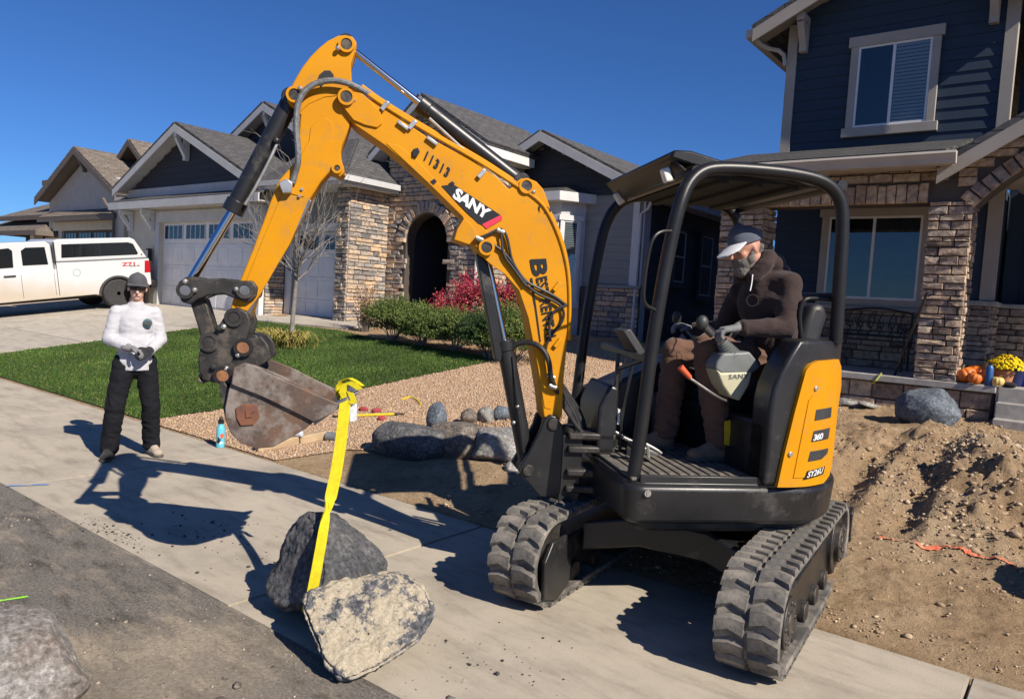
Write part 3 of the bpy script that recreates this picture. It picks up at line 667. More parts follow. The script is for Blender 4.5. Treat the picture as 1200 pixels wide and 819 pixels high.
# --- undercarriage: its own heading
TU = R(95.74)-PHI
def tw(a, b, z):                                    # a along the tracks (to the rear), b to the right seen from the street, z
    return Vector((a*math.cos(TU)+b*math.sin(TU), a*math.sin(TU)-b*math.cos(TU), z)) + TC
_c = Vector((-1.845, 4.24, 0))-Vector(MC); TC = Vector((_c.dot(Vector(MFW)), _c.dot(Vector(MLT)), 0))
TR, TH = .240, .775                                  # wheel radius, half of the straight run
def loop_pts(r, n=14, half=TH):
    P = []
    for i in range(n+1): t = math.pi/2+math.pi*i/n; P.append((-half+r*math.cos(t), TR+r*math.sin(t)))
    for i in range(n+1): t = -math.pi/2+math.pi*i/n; P.append((half+r*math.cos(t), TR+r*math.sin(t)))
    return P
def loop_at(d, r):                                   # point, tangent at arc length d of the outer belt
    per = 4*TH+2*math.pi*TR; d %= per
    if d < 2*TH: return (-TH+d, 2*TR-TR+TR), (0, 1), (1, 0)
    d -= 2*TH
    if d < math.pi*TR: t = math.pi/2-d/TR; return (TH+TR*math.cos(t), TR+TR*math.sin(t)), (math.cos(t), math.sin(t)), (math.sin(t), -math.cos(t))
    d -= math.pi*TR
    if d < 2*TH: return (TH-d, 0), (0, -1), (-1, 0)
    d -= 2*TH; t = -math.pi/2-d/TR; return (-TH+TR*math.cos(t), TR+TR*math.sin(t)), (math.cos(t), math.sin(t)), (math.sin(t), -math.cos(t))
lug_meshes = {}
def lug_mesh(sgn):
    b = MB(); h = .019; w = .044
    # chevron block: y across the belt (0 at centre), x along the belt, z out of the belt
    o = [(-w, .010), (w*.9, .006), (w*.9+.010, .075), (w*.5, .151), (-w*1.1, .151), (-w*.4, .08)]
    n = len(o); bot = [(x*1.12, y*sgn, -.004) for x, y in o]; top = [(x*.80, (y*.94+.004)*sgn, h) for x, y in o]
    b.add(bot+top, [tuple(range(n)), tuple(range(2*n-1, n-1, -1))]+[(i, (i+1) % n, n+(i+1) % n, n+i) for i in range(n)])
    me = b.mesh('lug', smooth=30); me.materials.append(M['track']); return me
LUG = {1: lug_mesh(1), -1: lug_mesh(-1)}
tab = MB().obox((0, 0, .008), (.014, 0, 0), (0, .03, 0), (0, 0, .012)).mesh('lug'); tab.materials.append(M['track'])
def track(b0, out):
    TB = MB(); W = .147
    outer = loop_pts(TR, 16); inner = loop_pts(TR-.032, 16)
    n = len(outer)
    for y in (-W, W): TB.v += [tuple(tw(x, b0+y, z+.028)) for x, z in outer]
    for y in (-W, W): TB.v += [tuple(tw(x, b0+y, z+.028)) for x, z in inner]
    for i in range(n):
        j = (i+1) % n
        TB.f += [(i, j, n+j, n+i), (2*n+i, 3*n+i, 3*n+j, 2*n+j), (i, 2*n+i, 2*n+j, j), (n+i, n+j, 3*n+j, 3*n+i)]
    belt = TB.obj('track', M['track'], EX, world=False, bevel=.008)
    per = 4*TH+2*math.pi*TR; k = 42
    for i in range(k):
        (x, z), (nx, nz), (tx, tz) = loop_at(per*i/k+.02, TR)
        for sgn in (1, -1):
            (x2, z2), (nx2, nz2), (tx2, tz2) = loop_at(per*(i+(.5 if sgn < 0 else 0))/k+.02, TR)
            o = tw(x2, b0, z2+.028); X = tw(tx2, 0, tz2)-TC; Y = tw(0, 1, 0)-TC; Z = tw(nx2, 0, nz2)-TC
            q = link(bpy.data.objects.new('lug', LUG[sgn])); attach(q, belt, frame_mtx(o, X, Y, Z))
    # side frame, rollers, idler and sprocket
    f = MB(); 
    f.prism([tw(-.62, b0, .115), tw(-.55, b0, .33), tw(.55, b0, .36), tw(.66, b0, .20), tw(.60, b0, .115)], (tw(0, .085, 0)-TC), (tw(0, -.085, 0)-TC))
    f.obj('track_frame', M['black'], EX, world=False, bevel=.012)
    for x, z, r, nm in ((-TH, TR+.028, .203, 'idler_wheel'), (TH, TR+.028, .20, 'drive_sprocket')):
        g = MB(); g.cyl(tw(x, b0-.11, z), tw(x, b0+.11, z), r, n=32); g.cyl(tw(x, b0-.142, z), tw(x, b0+.142, z), r*.62, n=28)
        g.cyl(tw(x, b0-.15, z), tw(x, b0+.15, z), r*.28, n=16)
        for q in range(8):
            t = 2*math.pi*q/8; g.cyl(tw(x+r*.48*math.cos(t), b0-.149, z+r*.48*math.sin(t)), tw(x+r*.48*math.cos(t), b0+.149, z+r*.48*math.sin(t)), .014, n=8)
        g.obj(nm, M['iron'], EX, world=False, bevel=.006)
    for x in (-.45, -.15, .15, .45):
        g = MB(); g.cyl(tw(x, b0-.11, .105), tw(x, b0+.11, .105), .062, n=20); g.obj('track_roller', M['iron'], EX, world=False, bevel=.004)
    # guard at the front end of the frame and its lower shoe
    s = -1 if out > 0 else 1
    g = MB(); g.prism([tw(-.93, b0+s*.155, .09), tw(-.94, b0+s*.155, .30), tw(-.86, b0+s*.155, .395), tw(-.70, b0+s*.155, .40), (tw(-.62, b0+s*.155, .30)), tw(-.64, b0+s*.155, .10), tw(-.78, b0+s*.155, .045)], (tw(0, .012, 0)-TC), (tw(0, -.012, 0)-TC))
    g.obj('idler_guard', M['black'], EX, world=False, bevel=.006)
track(.63, 1); track(-.63, -1)
b = MB()
b.prism([tw(-.40, -.52, .30), tw(.40, -.52, .30), tw(.28, -.2, .36), tw(.28, .2, .36), tw(.40, .52, .30), tw(-.40, .52, .30), tw(-.28, .2, .36), tw(-.28, -.2, .36)], (0, 0, .10), (0, 0, -.08))
b.obj('undercarriage_frame', M['black'], EX, world=False, bevel=.015)
MB().cyl((0, 0, .44), (0, 0, .62), .34, n=40).obj('slew_ring', M['iron'], EX, world=False)
bl = MB(); pr = [(.05, .02), (-.01, .16), (0, .32), (.05, .36), (.08, .35), (.035, .30), (.03, .16), (.08, .03)]
bl.prism([tw(1.28+x, 0, z+.03) for x, z in pr], tw(0, .76, 0)-TC, tw(0, -.76, 0)-TC)
bld = bl.obj('dozer_blade', M['black'], EX, world=False, bevel=.006)
bb = MB()
for sg in (-1, 1): bb.beam(tw(.35, sg*.22, .26), tw(1.3, sg*.36, .22), .09, .12)
bb.obj('push_arm', M['black'], bld, world=False, bevel=.01)

# --- upper structure
RB = .775
def plan(rad, front, half, a0=62, n=26, nose=.10):
    """outline of the house seen from above: round tail, straight sides, rounded front corners"""
    P = []
    th0 = math.acos(min(1, 0/rad)) if False else math.asin(half/rad)
    th = [math.pi-th0+ (2*th0)*i/n for i in range(n+1)]   # left side round the tail to the right side
    for t in th: P.append((rad*math.cos(t), rad*math.sin(t)))
    for i in range(5): t = -math.pi/2+math.pi/2*i/4; P.append((front-nose+nose*math.cos(t), -half+nose+nose*math.sin(t)))
    for i in range(5): t = math.pi/2*i/4; P.append((front-nose+nose*math.cos(t), half-nose+nose*math.sin(t)))
    return P
def slab(name, outline, z0, z1, m, bevel=.02, parent=EX, taper=None, **kw):
    b = MB(); n = len(outline)
    lo = [(x*(taper or 1), y*(taper or 1), z0) for x, y in outline]; hi = [(x, y, z1) for x, y in outline]
    b.add(lo+hi, [tuple(range(n)), tuple(range(2*n-1, n-1, -1))]+[(i, (i+1) % n, n+(i+1) % n, n+i) for i in range(n)])
    return b.obj(name, m, parent, world=False, bevel=bevel, seg=3, **kw)
PL = plan(.785, .74, .735)
base = slab('skirt_panel', PL, .575, .785, M['black'], .028, taper=.975)
slab('deck_frame', plan(.765, .725, .72), .775, .80, M['black'], .006)
slab('under_pan', plan(.70, .62, .60), .50, .60, M['iron'], .02)
for px in ((759, 578), (966, 588)):
    c = mp3(px[0], px[1], .742) if px[0] < 900 else None
    if c: MB().ring((c.x, .72, c.z), (c.x, .746, c.z), .018, .010, 16).obj('tie_down_eye', M['galv'], base, world=False); MB().cyl((c.x, .72, c.z), (c.x, .750, c.z), .009, n=12).obj('bolt', M['galv'], base, world=False)
# ribbed rubber floor mat
fm = MB().box((-.03, -.30, .80), (.70, .69, .818)).obj('floor_mat', M['mat'], EX, world=False, bevel=.006)
rb = MB()
for i in range(11): rb.box((.03+i*.058, -.24, .8165), (.055+i*.058, .62, .826))
rb.obj('mat_rib', M['mat'], fm, world=False, bevel=.003, kind='stuff')
MB().box((-.03, .69, .795), (.66, .715, .835)).obj('sill_strip', M['black'], EX, world=False, bevel=.004)

# tail hood: black shroud wrapping the tail, its front edge leaning back as it rises
def fs(z):                                         # front edge of the hood in side view
    return -.015 if z < 1.25 else -.015-.15*((z-1.25)/.33)**1.6
def hood(name, rad, z0, z1, m, nz=14, na=36, parent=EX):
    b = MB(); V = []
    for k in range(nz+1):
        z = z0+(z1-z0)*k/nz; a0 = math.acos(max(-1, min(1, fs(z)/rad)))
        for i in range(na+1): t = a0+(2*math.pi-2*a0)*i/na; V.append((rad*math.cos(t), rad*math.sin(t), z))
    w_ = na+1
    Fc = [(k*w_+i, k*w_+i+1, (k+1)*w_+i+1, (k+1)*w_+i) for k in range(nz) for i in range(na)]
    Fc += [(k*w_, (k+1)*w_, (k+1)*w_+na, k*w_+na) for k in range(nz)]
    Fc += [tuple(range(w_)), tuple(range(nz*w_+na, nz*w_-1, -1))]
    b.add(V, Fc); return b.obj(name, m, parent, world=False, bevel=.02, seg=3, smooth=40)
hd = hood('tail_hood', .72, .80, 1.13, M['black'])
def horseshoe(name, ro, ri, z0, z1, m, parent, na=40, nz=9):
    b = MB(); V = []; w_ = na+1
    for k in range(nz+1):
        z = z0+(z1-z0)*k/nz
        for r in (ro, ri):
            a0 = math.acos(max(-1, min(1, fs(z)/r)))
            for i in range(w_): t = a0+(2*math.pi-2*a0)*i/na; V.append((r*math.cos(t), r*math.sin(t), z))
    Fc = []; L2 = 2*w_
    for k in range(nz):
        for i in range(na):
            Fc += [(k*L2+i, k*L2+i+1, (k+1)*L2+i+1, (k+1)*L2+i), (k*L2+w_+i+1, k*L2+w_+i, (k+1)*L2+w_+i, (k+1)*L2+w_+i+1)]
        for e in (0, na): Fc.append((k*L2+e, (k+1)*L2+e, (k+1)*L2+w_+e, k*L2+w_+e))
    for i in range(na): Fc += [(nz*L2+i, nz*L2+i+1, nz*L2+w_+i+1, nz*L2+w_+i), (i+1, i, w_+i, w_+i+1)]
    b.add(V, Fc); return b.obj(name, m, parent, world=False, bevel=.022, seg=3, smooth=40)
horseshoe('tail_shroud', .7585, .56, .801, 1.585, M['black'], EX)
# yellow corner panel on the curve, with its vents, screws and model plate
def on_tail(pts, r, m, name, parent, thick=.012, sub=.035, bevel=.004):
    A = [mcyl(x, y, r) for x, y in pts]
    bm = bmesh.new(); bm.faces.new([bm.verts.new((t*.775, z, 0)) for t, z in A])
    X = [v.co.x for v in bm.verts]; k = min(X)+sub
    while k < max(X): bmesh.ops.bisect_plane(bm, geom=bm.verts[:]+bm.edges[:]+bm.faces[:], plane_co=(k, 0, 0), plane_no=(1, 0, 0)); k += sub
    r_ = bmesh.ops.extrude_face_region(bm, geom=bm.faces[:])
    up = [v for v in r_['geom'] if isinstance(v, bmesh.types.BMVert)]
    for v in bm.verts: v.co.z = r-thick
    for v in up: v.co.z = r
    for v in bm.verts: t = v.co.x/.775; rr = v.co.z; v.co = (rr*math.cos(t), rr*math.sin(t), v.co.y)
    bmesh.ops.recalc_face_normals(bm, faces=bm.faces)
    me = bpy.data.meshes.new(name); bm.to_mesh(me); bm.free(); me.materials.append(m); sharp(me, 40)
    o = link(bpy.data.objects.new(name, me)); attach(o, parent)
    if bevel:
        q = o.modifiers.new('bevel', 'BEVEL'); q.width = bevel; q.segments = 2; q.limit_method = 'ANGLE'; q.angle_limit = R(50)
    return o
YP = on_tail([(911, 571), (920, 530), (931, 485), (941, 448), (945, 434), (951, 427), (960, 423), (983, 421), (986, 430), (986, 452), (982, 480), (975, 545), (972, 557), (965, 566), (945, 570)], .782, M['yellow'], 'yellow_panel', EX, .026, bevel=.008)
on_tail([(948, 470), (953, 463), (983, 457), (979, 492), (973, 547), (968, 556), (930, 560), (938, 520)], .787, M['yellow'], 'raised_field', YP, .006, bevel=.005)
for q in ([(957, 480), (975, 477), (974, 489), (955, 493)], [(954, 505), (973, 501), (971, 514), (951, 518)], [(950, 529), (971, 525), (970, 531), (963, 538), (947, 541)]):
    on_tail(q, .7905, M['plastic'], 'vent', YP, .012, bevel=.002)
on_tail([(946, 552), (967, 546), (965, 555), (942, 562)], .7895, M['decal_black'], 'model_plate', YP, .004, bevel=0)
a0 = mcyl(945.5, 560, .792); a1 = mcyl(963.5, 554, .792); a2 = mcyl(948, 552.5, .792)
def tail_map(r, o, e, tp):
    return lambda u, v: Vector((r*math.cos(o[0]+(e[0]-o[0])*u+(tp[0]-o[0])*v), r*math.sin(o[0]+(e[0]-o[0])*u+(tp[0]-o[0])*v), o[1]+(e[1]-o[1])*u+(tp[1]-o[1])*v))
lettering('lettering', 'SY26U', tail_map(.7918, a0, a1, a2), M['decal_white'], YP, .02, .95)
g0 = mcyl(953, 516.5, .7925); g1 = mcyl(964, 514, .7925); g2 = mcyl(954.5, 509, .7925)
lettering('lettering', '360', tail_map(.7925, g0, g1, g2), M['decal_white'], YP, .03, .85)
for px in ((956, 455), (926, 532)):
    t, z = mcyl(px[0], px[1], .784); n_ = Vector((math.cos(t), math.sin(t), 0))
    MB().cyl(n_*.778+Vector((0, 0, z)), n_*.792+Vector((0, 0, z)), .014, n=14).obj('bolt', M['galv'], YP, world=False, bevel=.003)
# right-hand (far) hood, front cowl and dashboard tower
MB().prism([(-.02, 0, .80), (-.02, 0, 1.38), (.10, 0, 1.38), (.62, 0, 1.13), (.66, 0, .80)], (0, -.34, 0), (0, -.70, 0)).obj('side_tank_cowl', M['black'], EX, world=False, bevel=.03, seg=3)
fc = MB().prism([(.60, 0, .80), (.60, 0, 1.22), (.66, 0, 1.24), (.72, 0, 1.10), (.72, 0, .80)], (0, .12, 0), (0, -.30, 0)).obj('front_cowl', M['black'], EX, world=False, bevel=.02, seg=3)
for pts, m in (([(699, 462), (720, 460), (717, 479), (699, 477)], 'white_sticker'), ([(712, 500), (716, 504), (715, 516), (709, 509)], 'white_sticker')):
    pass
plate('warning_label', [(775, 461), (775, 478), (794, 478), (796, 461)], -.335, -.333, M['white_sticker'], EX, 0)
plate('warning_label', [(764, 460), (764, 506), (777, 508), (778, 460)], -.335, -.332, M['grey_plastic'], EX, 0)
MB().box((.585, .0, 1.0), (.598, .11, 1.09)).obj('warning_label', M['white_sticker'], EX, world=False)

# seat base, seat, consoles
sb = MB().box((-.62, -.32, .80), (-.03, .34, 1.12)).obj('seat_base', M['plastic'], EX, world=False, bevel=.02)
for pts, m in (([(849, 494), (856, 492), (856, 522), (849, 521)], 'yellow_sticker'), ([(857, 495), (867, 496), (866, 526), (857, 522)], 'white_sticker'), ([(858, 528), (865, 529), (864, 535), (858, 534)], 'white_sticker')):
    plate('label', pts, .338, .3425, M[m], sb, 0, ref=.342)
st = MB().prism([(-.50, 0, 1.10), (-.02, 0, 1.12), (-.0, 0, 1.19), (-.10, 0, 1.22), (-.50, 0, 1.18)], (0, .24, 0), (0, -.24, 0)).obj('seat_cushion', M['seat'], EX, world=False, bevel=.035, seg=3)
MB().prism([(-.42, 0, 1.15), (-.52, 0, 1.15), (-.66, 0, 1.72), (-.63, 0, 1.80), (-.54, 0, 1.79), (-.50, 0, 1.68)], (0, .23, 0), (0, -.23, 0)).obj('seat_back', M['seat'], EX, world=False, bevel=.04, seg=3)
# left console: beige lower shell, grey collar, bellows, lever
plate('console_shell', [(840, 433), (846, 437), (882, 436), (878, 452), (867, 470), (856, 465), (847, 452)], .30, .46, M['beige'], EX, .018, seg=3)
gc = plate('console_collar', [(838, 432), (841, 423), (848, 414), (879, 412), (891, 427), (890, 432), (882, 438), (846, 438)], .31, .45, M['grey_plastic'], EX, .015, seg=3)
o = mp3(855, 459, .463); e_ = [mp3(854, 444.5, .463), mp3(877, 443.5, .463), mp3(854.5, 437, .463)]
lettering('lettering', 'SANY', lambda u, v: e_[0]+(e_[1]-e_[0])*u+(e_[2]-e_[0])*v*.8, M['grey_plastic'], gc, .01, 1.1)
bp_ = [mp3(857, 417, .40), mp3(846, 400, .40)]
bel = MB(); k = 7; P0, P1 = bp_; 
for i in range(k):
    p = P0.lerp(P1, i/k); q = P0.lerp(P1, (i+1)/k); r = .058-.026*i/k; bel.cyl(p, p.lerp(q, .5), r, r*.72, 16); bel.cyl(p.lerp(q, .5), q, r*.72, r*.93, 16)
bel.obj('lever_bellows', M['grey_plastic'], EX, world=False)
lv = MB().tube([mp3(848, 404, .40), mp3(838, 390, .40), mp3(826, 380, .40)], .013, 10).obj('control_lever', M['black'], EX, world=False)
MB().ell(mp3(823, 378, .40), (.036, .032, .042), 16, 10).obj('lever_knob', M['plastic'], lv, world=False)
MB().tube([mp3(826, 384, .40), mp3(835, 393, .40)], .02, 10).obj('lever_grip', M['plastic'], lv, world=False)
# right console far side with its lever
MB().prism([(-.12, 0, 1.12), (.12, 0, 1.12), (.14, 0, 1.34), (-.14, 0, 1.36)], (0, -.34, 0), (0, -.48, 0)).obj('console_shell', M['plastic'], EX, world=False, bevel=.02)
rl = MB().tube([mp3(812, 402, -.36), mp3(800, 388, -.36), mp3(794, 374, -.36)], .014, 10).obj('control_lever', M['black'], EX, world=False)
MB().ell(mp3(793, 372, -.36), (.03, .03, .042), 14, 10).obj('lever_knob', M['plastic'], rl, world=False)
# safety lever with orange grip
sv = MB().tube([mp3(808, 443, .47), mp3(833, 460, .47), mp3(844, 467, .46), mp3(852, 470, .44)], .0085, 8, 1).obj('lock_lever', M['worn'], EX, world=False)
MB().cyl(mp3(797, 430, .47), mp3(809, 443, .47), .020, .014, 14).obj('lever_grip', M['orange'], sv, world=False, bevel=.004)
# travel levers and pedals
for l_ in (-.10, .06):
    t_ = MB().tube([(.55, l_, .82), (.56, l_, 1.05), (.50, l_+.01, 1.42)], .011, 8, 1).obj('travel_lever', M['black'], EX, world=False)
    MB().ell((.50, l_+.01, 1.43), (.02, .02, .045), 12, 8).obj('lever_knob', M['plastic'], t_, world=False)
for l_ in (-.13, .12, .32):
    p_ = MB().obox((.50, l_, .90), (.075, 0, .03), (0, .042, 0), (-.004, 0, .010)).obj('pedal', M['worn'], EX, world=False, bevel=.006)
    MB().beam((.52, l_, .82), (.52, l_, .90), .03, .03, (1, 0, 0)).obj('pedal_stem', M['black'], p_, world=False)
lk = MB()
lk.tube([mp3(757, 520, .42), mp3(770, 527, .42), mp3(775, 531, .42)], .008, 8, 1); lk.tube([mp3(759, 522, .42), mp3(760, 536, .42)], .010, 8)
lk.obj('pedal_linkage', M['galv'], EX, world=False)
# monitor on its bracket across the front
mo = plate('monitor', [(730, 388), (739, 385), (757, 413), (749, 418)], -.02, .17, M['plastic'], EX, .008)
MB().prism([mp3(741, 386, .17), mp3(758, 413, .17), mp3(755, 415, .17), mp3(738, 387, .17)], (0, -.01, 0), (0, -.18, 0)).obj('monitor_screen', M['glass'], mo, world=False)
br = MB(); br.beam(mp3(706, 405, -.30), mp3(757, 421, .35), .03, .035); br.beam(mp3(724, 432, .0), mp3(756, 421, .3), .022, .022); br.beam(mp3(722, 460, 0.), mp3(724, 414, 0.), .022, .022)
br.obj('monitor_bracket', M['black'], EX, world=False, bevel=.003)

# --- canopy
TUBE = .036
near = [(742, 560), (752, 500), (764, 405), (778, 322), (789, 268), (797, 238)]
sN = [mp3(x, y, .64) for x, y in near]+[mp3(806, 215, .62), mp3(822, 200, .60), mp3(845, 196.5, .59), mp3(900, 200, .59), mp3(945, 206, .59), mp3(972, 216, .59), mp3(986, 235, .59), mp3(988, 262, .59), mp3(984, 330, .59), mp3(979, 402, .58)]
lift('canopy_frame', sN, TUBE, M['rops'], EX, 16, 2)
sF = [Vector((p.x, -p.y, p.z)) for p in sN]; lift('canopy_frame', sF, TUBE, M['rops'], EX, 16, 2)
zt = sN[9].z
cx = MB()
for s_ in (sN[7].x+.02, sN[12].x-.0): cx.cyl((s_, .59, sN[8].z-.03), (s_, -.59, sN[8].z-.03), .03, n=14)
cx.obj('canopy_crossbar', M['rops'], EX, world=False)
rl_ = MB(); zb = mp3(983, 348, .59).z; rl_.cyl((sN[-2].x, .59, zb), (sN[-2].x, -.59, zb), .024, n=12); rl_.obj('canopy_crossbar', M['rops'], EX, world=False)
# guard hoop beside the seat back
hp = [mp3(940, 403, .50), mp3(936, 368, .50), mp3(941, 352, .50), mp3(950, 349, .50), mp3(984, 352, .56)]
lift('seat_guard', hp, .013, M['rops'], EX, 10, 2)
z0 = zt
roof = MB(); prof = [(-.36, z0-.01), (.20, z0+.035), (.43, z0+.08), (.53, z0+.075), (.545, z0+.03), (.40, z0+.0), (.20, z0-.02), (-.36, z0-.06)]
roof.prism([(x, 0, z) for x, z in prof], (0, .52, 0), (0, -.60, 0)); rf = roof.obj('canopy_roof', M['rops'], EX, world=False, bevel=.012)
ln = MB()
for s_ in (-.2, .02, .22): ln.box((s_-.03, -.52, z0-.075), (s_+.03, .50, z0-.035))
ln.obj('roof_rib', M['roof_under'], rf, world=False, bevel=.008)
MB().box((-.34, -.53, z0-.055), (.36, .51, z0-.03)).obj('roof_liner', M['roof_under'], rf, world=False)
vis = MB(); vis.prism([(.545, .50, z0+.05), (.545, -.58, z0+.05), (.44, -.58, z0-.06), (.40, .50, z0-.06)], (.012, 0, 0), (-.012, 0, 0)); vis.obj('front_visor', M['rops'], rf, world=False, bevel=.004)
for (a, c), off in ((((780, 197), (785, 215)), .42), (((723, 226), (731, 240)), -.54)):
    p, q = mp3(a[0], a[1], off), mp3(c[0], c[1], off); d = (q-p)
    lb = MB().beam(p, q, .05, .06, (0, 1, 0)).obj('work_light', M['plastic'], rf, world=False, bevel=.008)
    MB().beam(p+d*.04+Vector((.012, .008, 0)), q-d*.04+Vector((.012, .008, 0)), .046, .052, (0, 1, 0)).obj('lamp_lens', M['lamp'], lb, world=False, bevel=.01)
# grab handle on the near front post
gh = [mp3(789, 271, .66), mp3(774, 271, .68), mp3(765, 279, .69), mp3(760, 296, .69), mp3(753, 343, .69), mp3(756, 358, .68), mp3(768, 363, .66)]
lift('grab_handle', gh, .0095, M['rops'], EX, 10, 2)

# --- swing post
KX = mp3(648, 493, .1).x
kp = plate('swing_post', [(637, 492), (645, 486), (653, 488), (660, 500), (661, 512), (657, 578), (650, 584), (632, 582), (607, 551), (612, 543), (620, 530), (634, 503)], .085, .125, M['black'], EX, .008)
plate('swing_post', [(637, 492), (645, 486), (653, 488), (660, 500), (661, 512), (657, 578), (650, 584), (632, 582), (607, 551), (612, 543), (620, 530), (634, 503)], -.125, -.085, M['black'], EX, .008, ref=.125)
MB().box((KX-.20, -.085, .50), (KX-.06, .085, .92)).obj('post_web', M['black'], kp, world=False, bevel=.01)
pin('pin', (619, 551), -.13, .14, .034, M['iron'], kp, ref=.13); pin('pin', (649, 497), -.13, .14, .036, M['iron'], kp, ref=.13)
lugs = MB()
for z_ in (.60, .70, .84, .92): lugs.box((.60, -.12, z_-.022), (KX-.10, .12, z_+.022))
lugs.cyl((KX-.14, 0, .52), (KX-.14, 0, .97), .06, n=20)
lugs.obj('swing_bracket', M['iron'], EX, world=False, bevel=.012)
for l_ in (.13, .17): 
    pass

# --- boom
W2 = .095
boom_px = [(404, 104), (411, 103), (419, 107), (450, 125), (500, 160), (550, 185), (582, 207), (597, 222), (604, 214), (611, 209), (620, 209), (629, 213), (637, 222), (643, 238), (650, 262), (660, 284), (666, 305), (669, 330), (669, 372), (665, 400), (661, 440), (659, 486), (654, 497), (643, 497), (637, 487), (634, 460), (629, 430), (622, 392), (617, 364), (611, 345), (604, 330), (594, 317), (584, 309), (574, 304), (563, 299), (556, 288), (545, 270), (542, 254), (500, 213), (452, 172), (430, 157), (417, 148), (409, 140), (402, 125), (400, 112)]
boom = plate('boom', boom_px, -W2, W2, M['yellow'], EX, .007)
plate('boom_end_plate', [(402, 104), (411, 102), (420, 106), (434, 118), (446, 132), (448, 145), (442, 150), (428, 147), (414, 141), (403, 127), (399, 113)], W2-.002, W2+.012, M['yellow'], boom, .004)
plate('boom_rib', [(544, 256), (552, 262), (560, 275), (550, 287), (532, 281), (536, 268)], -.07, .13, M['yellow'], boom, .004)
# raised pressing on the boom's side
plate('side_plate', [(452, 168), (466, 170), (488, 186), (545, 250), (566, 266), (598, 300), (620, 335), (640, 420), (646, 480), (638, 478), (630, 428), (619, 372), (608, 340), (592, 322), (575, 310), (562, 298), (545, 262), (542, 254), (500, 213)], W2-.002, W2+.004, M['yellow'], boom, .003)
boss((406, 114), -.115, .125, .046, .032, M['yellow'], M['iron'], boom, ref=.11)
boss((617, 218), -.105, .112, .044, .031, M['yellow'], M['iron'], boom, ref=.105)
boss((570, 290), -.115, .125, .046, .032, M['yellow'], M['iron'], boom, ref=.11)
# top pipes along the boom with their clamps and elbows
for dy, o_ in ((0, .075), (-2.0, .035), (2.5, .098)):
    lift('hydraulic_pipe', [mp3(x, y+dy, o_) for x, y in ((424, 103), (450, 122), (505, 155), (560, 186), (605, 215), (632, 232), (646, 252), (661, 290), (668, 330), (667, 396))], .0105, M['yellow'], boom, smooth=2)
for x, y in ((451, 125), (483, 147), (564, 204), (652, 336), (653, 402)):
    c = mp3(x, y, W2); MB().obox((c.x, W2+.008, c.z), (.010, 0, .008), (0, .014, 0), (-.018, 0, .024)).obj('pipe_clamp', M['galv'] if x < 640 else M['yellow'], boom, world=False, bevel=.003)
for x, y in ((472, 148), (506, 166)):
    c = mp3(x, y, W2); MB().beam(Vector((c.x+.03, W2+.012, c.z+.02)), Vector((c.x-.03, W2+.012, c.z-.018)), .02, .02).obj('pipe_fitting', M['galv'], boom, world=False, bevel=.004)
plate('bump_stop', [(484, 175), (490, 173), (492, 178), (488, 185), (483, 183)], W2, W2+.018, M['black'], boom, .003)
# decals
dec = plate('logo_plate', [(517, 218), (531, 216), (588, 253), (570, 266), (560, 262)], W2+.003, W2+.0065, M['decal_black'], boom, 0)
for q in ([(504, 213), (509, 209.5), (512, 213), (508, 217)], [(526, 215), (530, 212.5), (533, 215), (530, 218)]): plate('logo_fleck', q, W2+.002, W2+.0065, M['decal_black'], boom, 0)
plate('logo_stripe', [(565, 263), (587, 252), (589, 257), (570, 268)], W2+.004, W2+.008, M['decal_pink'], boom, 0)
def flat_text(name, txt, p0, p1, ptop, off, m, parent, offset=.0, space=1.0):
    a, e, t = mp3(p0[0], p0[1], off), mp3(p1[0], p1[1], off), mp3(ptop[0], ptop[1], off)
    return lettering(name, txt, lambda u, v: a+(e-a)*u+(t-a)*v, m, parent, offset, space)
flat_text('lettering', 'SANY', (529.5, 231.5), (570, 258.5), (536, 219.5), W2+.008, M['decal_white'], dec, .045, .92)
flat_text('lettering', '11313', (496.5, 187.5), (524, 208.5), (501, 177), W2+.006, M['decal_black'], boom, .03, 1.25)
flat_text('lettering', 'B', (621, 304), (624, 324), (640, 303), W2+.006, M['decal_black'], boom, .035)
flat_text('lettering', 'EST RENTAL', (628, 326), (640, 401), (641, 323), W2+.006, M['decal_black'], boom, .03, 1.05)
plate('logo_line', [(621.5, 326), (624, 326), (634, 400), (632, 402)], W2+.003, W2+.0055, M['decal_black'], boom, 0)
flat_text('lettering', '(9', (629, 246), (642, 255), (634, 237), W2+.006, M['decal_black'], boom)
# stick cylinder on top of the boom
sc = MB(); a, e = mp3(413, 59, 0), mp3(500, 128, 0); sc.cyl(a, e, .019, n=16); sc.obj('cylinder_rod', M['chrome'], EX, world=False)
pa = mp3(406, 52, 0); MB().cyl((pa.x, -.05, pa.z), (pa.x, .05, pa.z), .042, n=20).obj('rod_eye', M['black'], EX, world=False)
a, e = mp3(494, 123, 0), mp3(610, 214, 0)
cb = MB().cyl(a, e, .046, n=22).obj('stick_cylinder', M['black'], EX, world=False, bevel=.006)
d = (e-a).normalized(); MB().cyl(a-d*.012, a+d*.05, .054, n=22).obj('gland_nut', M['black'], cb, world=False, bevel=.004)
lift('steel_pipe', [mp3(503, 139, .05), mp3(550, 182, .062), mp3(598, 222, .062)], .009, M['galv'], cb, smooth=1)
MB().cyl((e.x, -.05, e.z), (e.x, .05, e.z), .05, n=20).obj('cylinder_eye', M['black'], cb, world=False, bevel=.004)
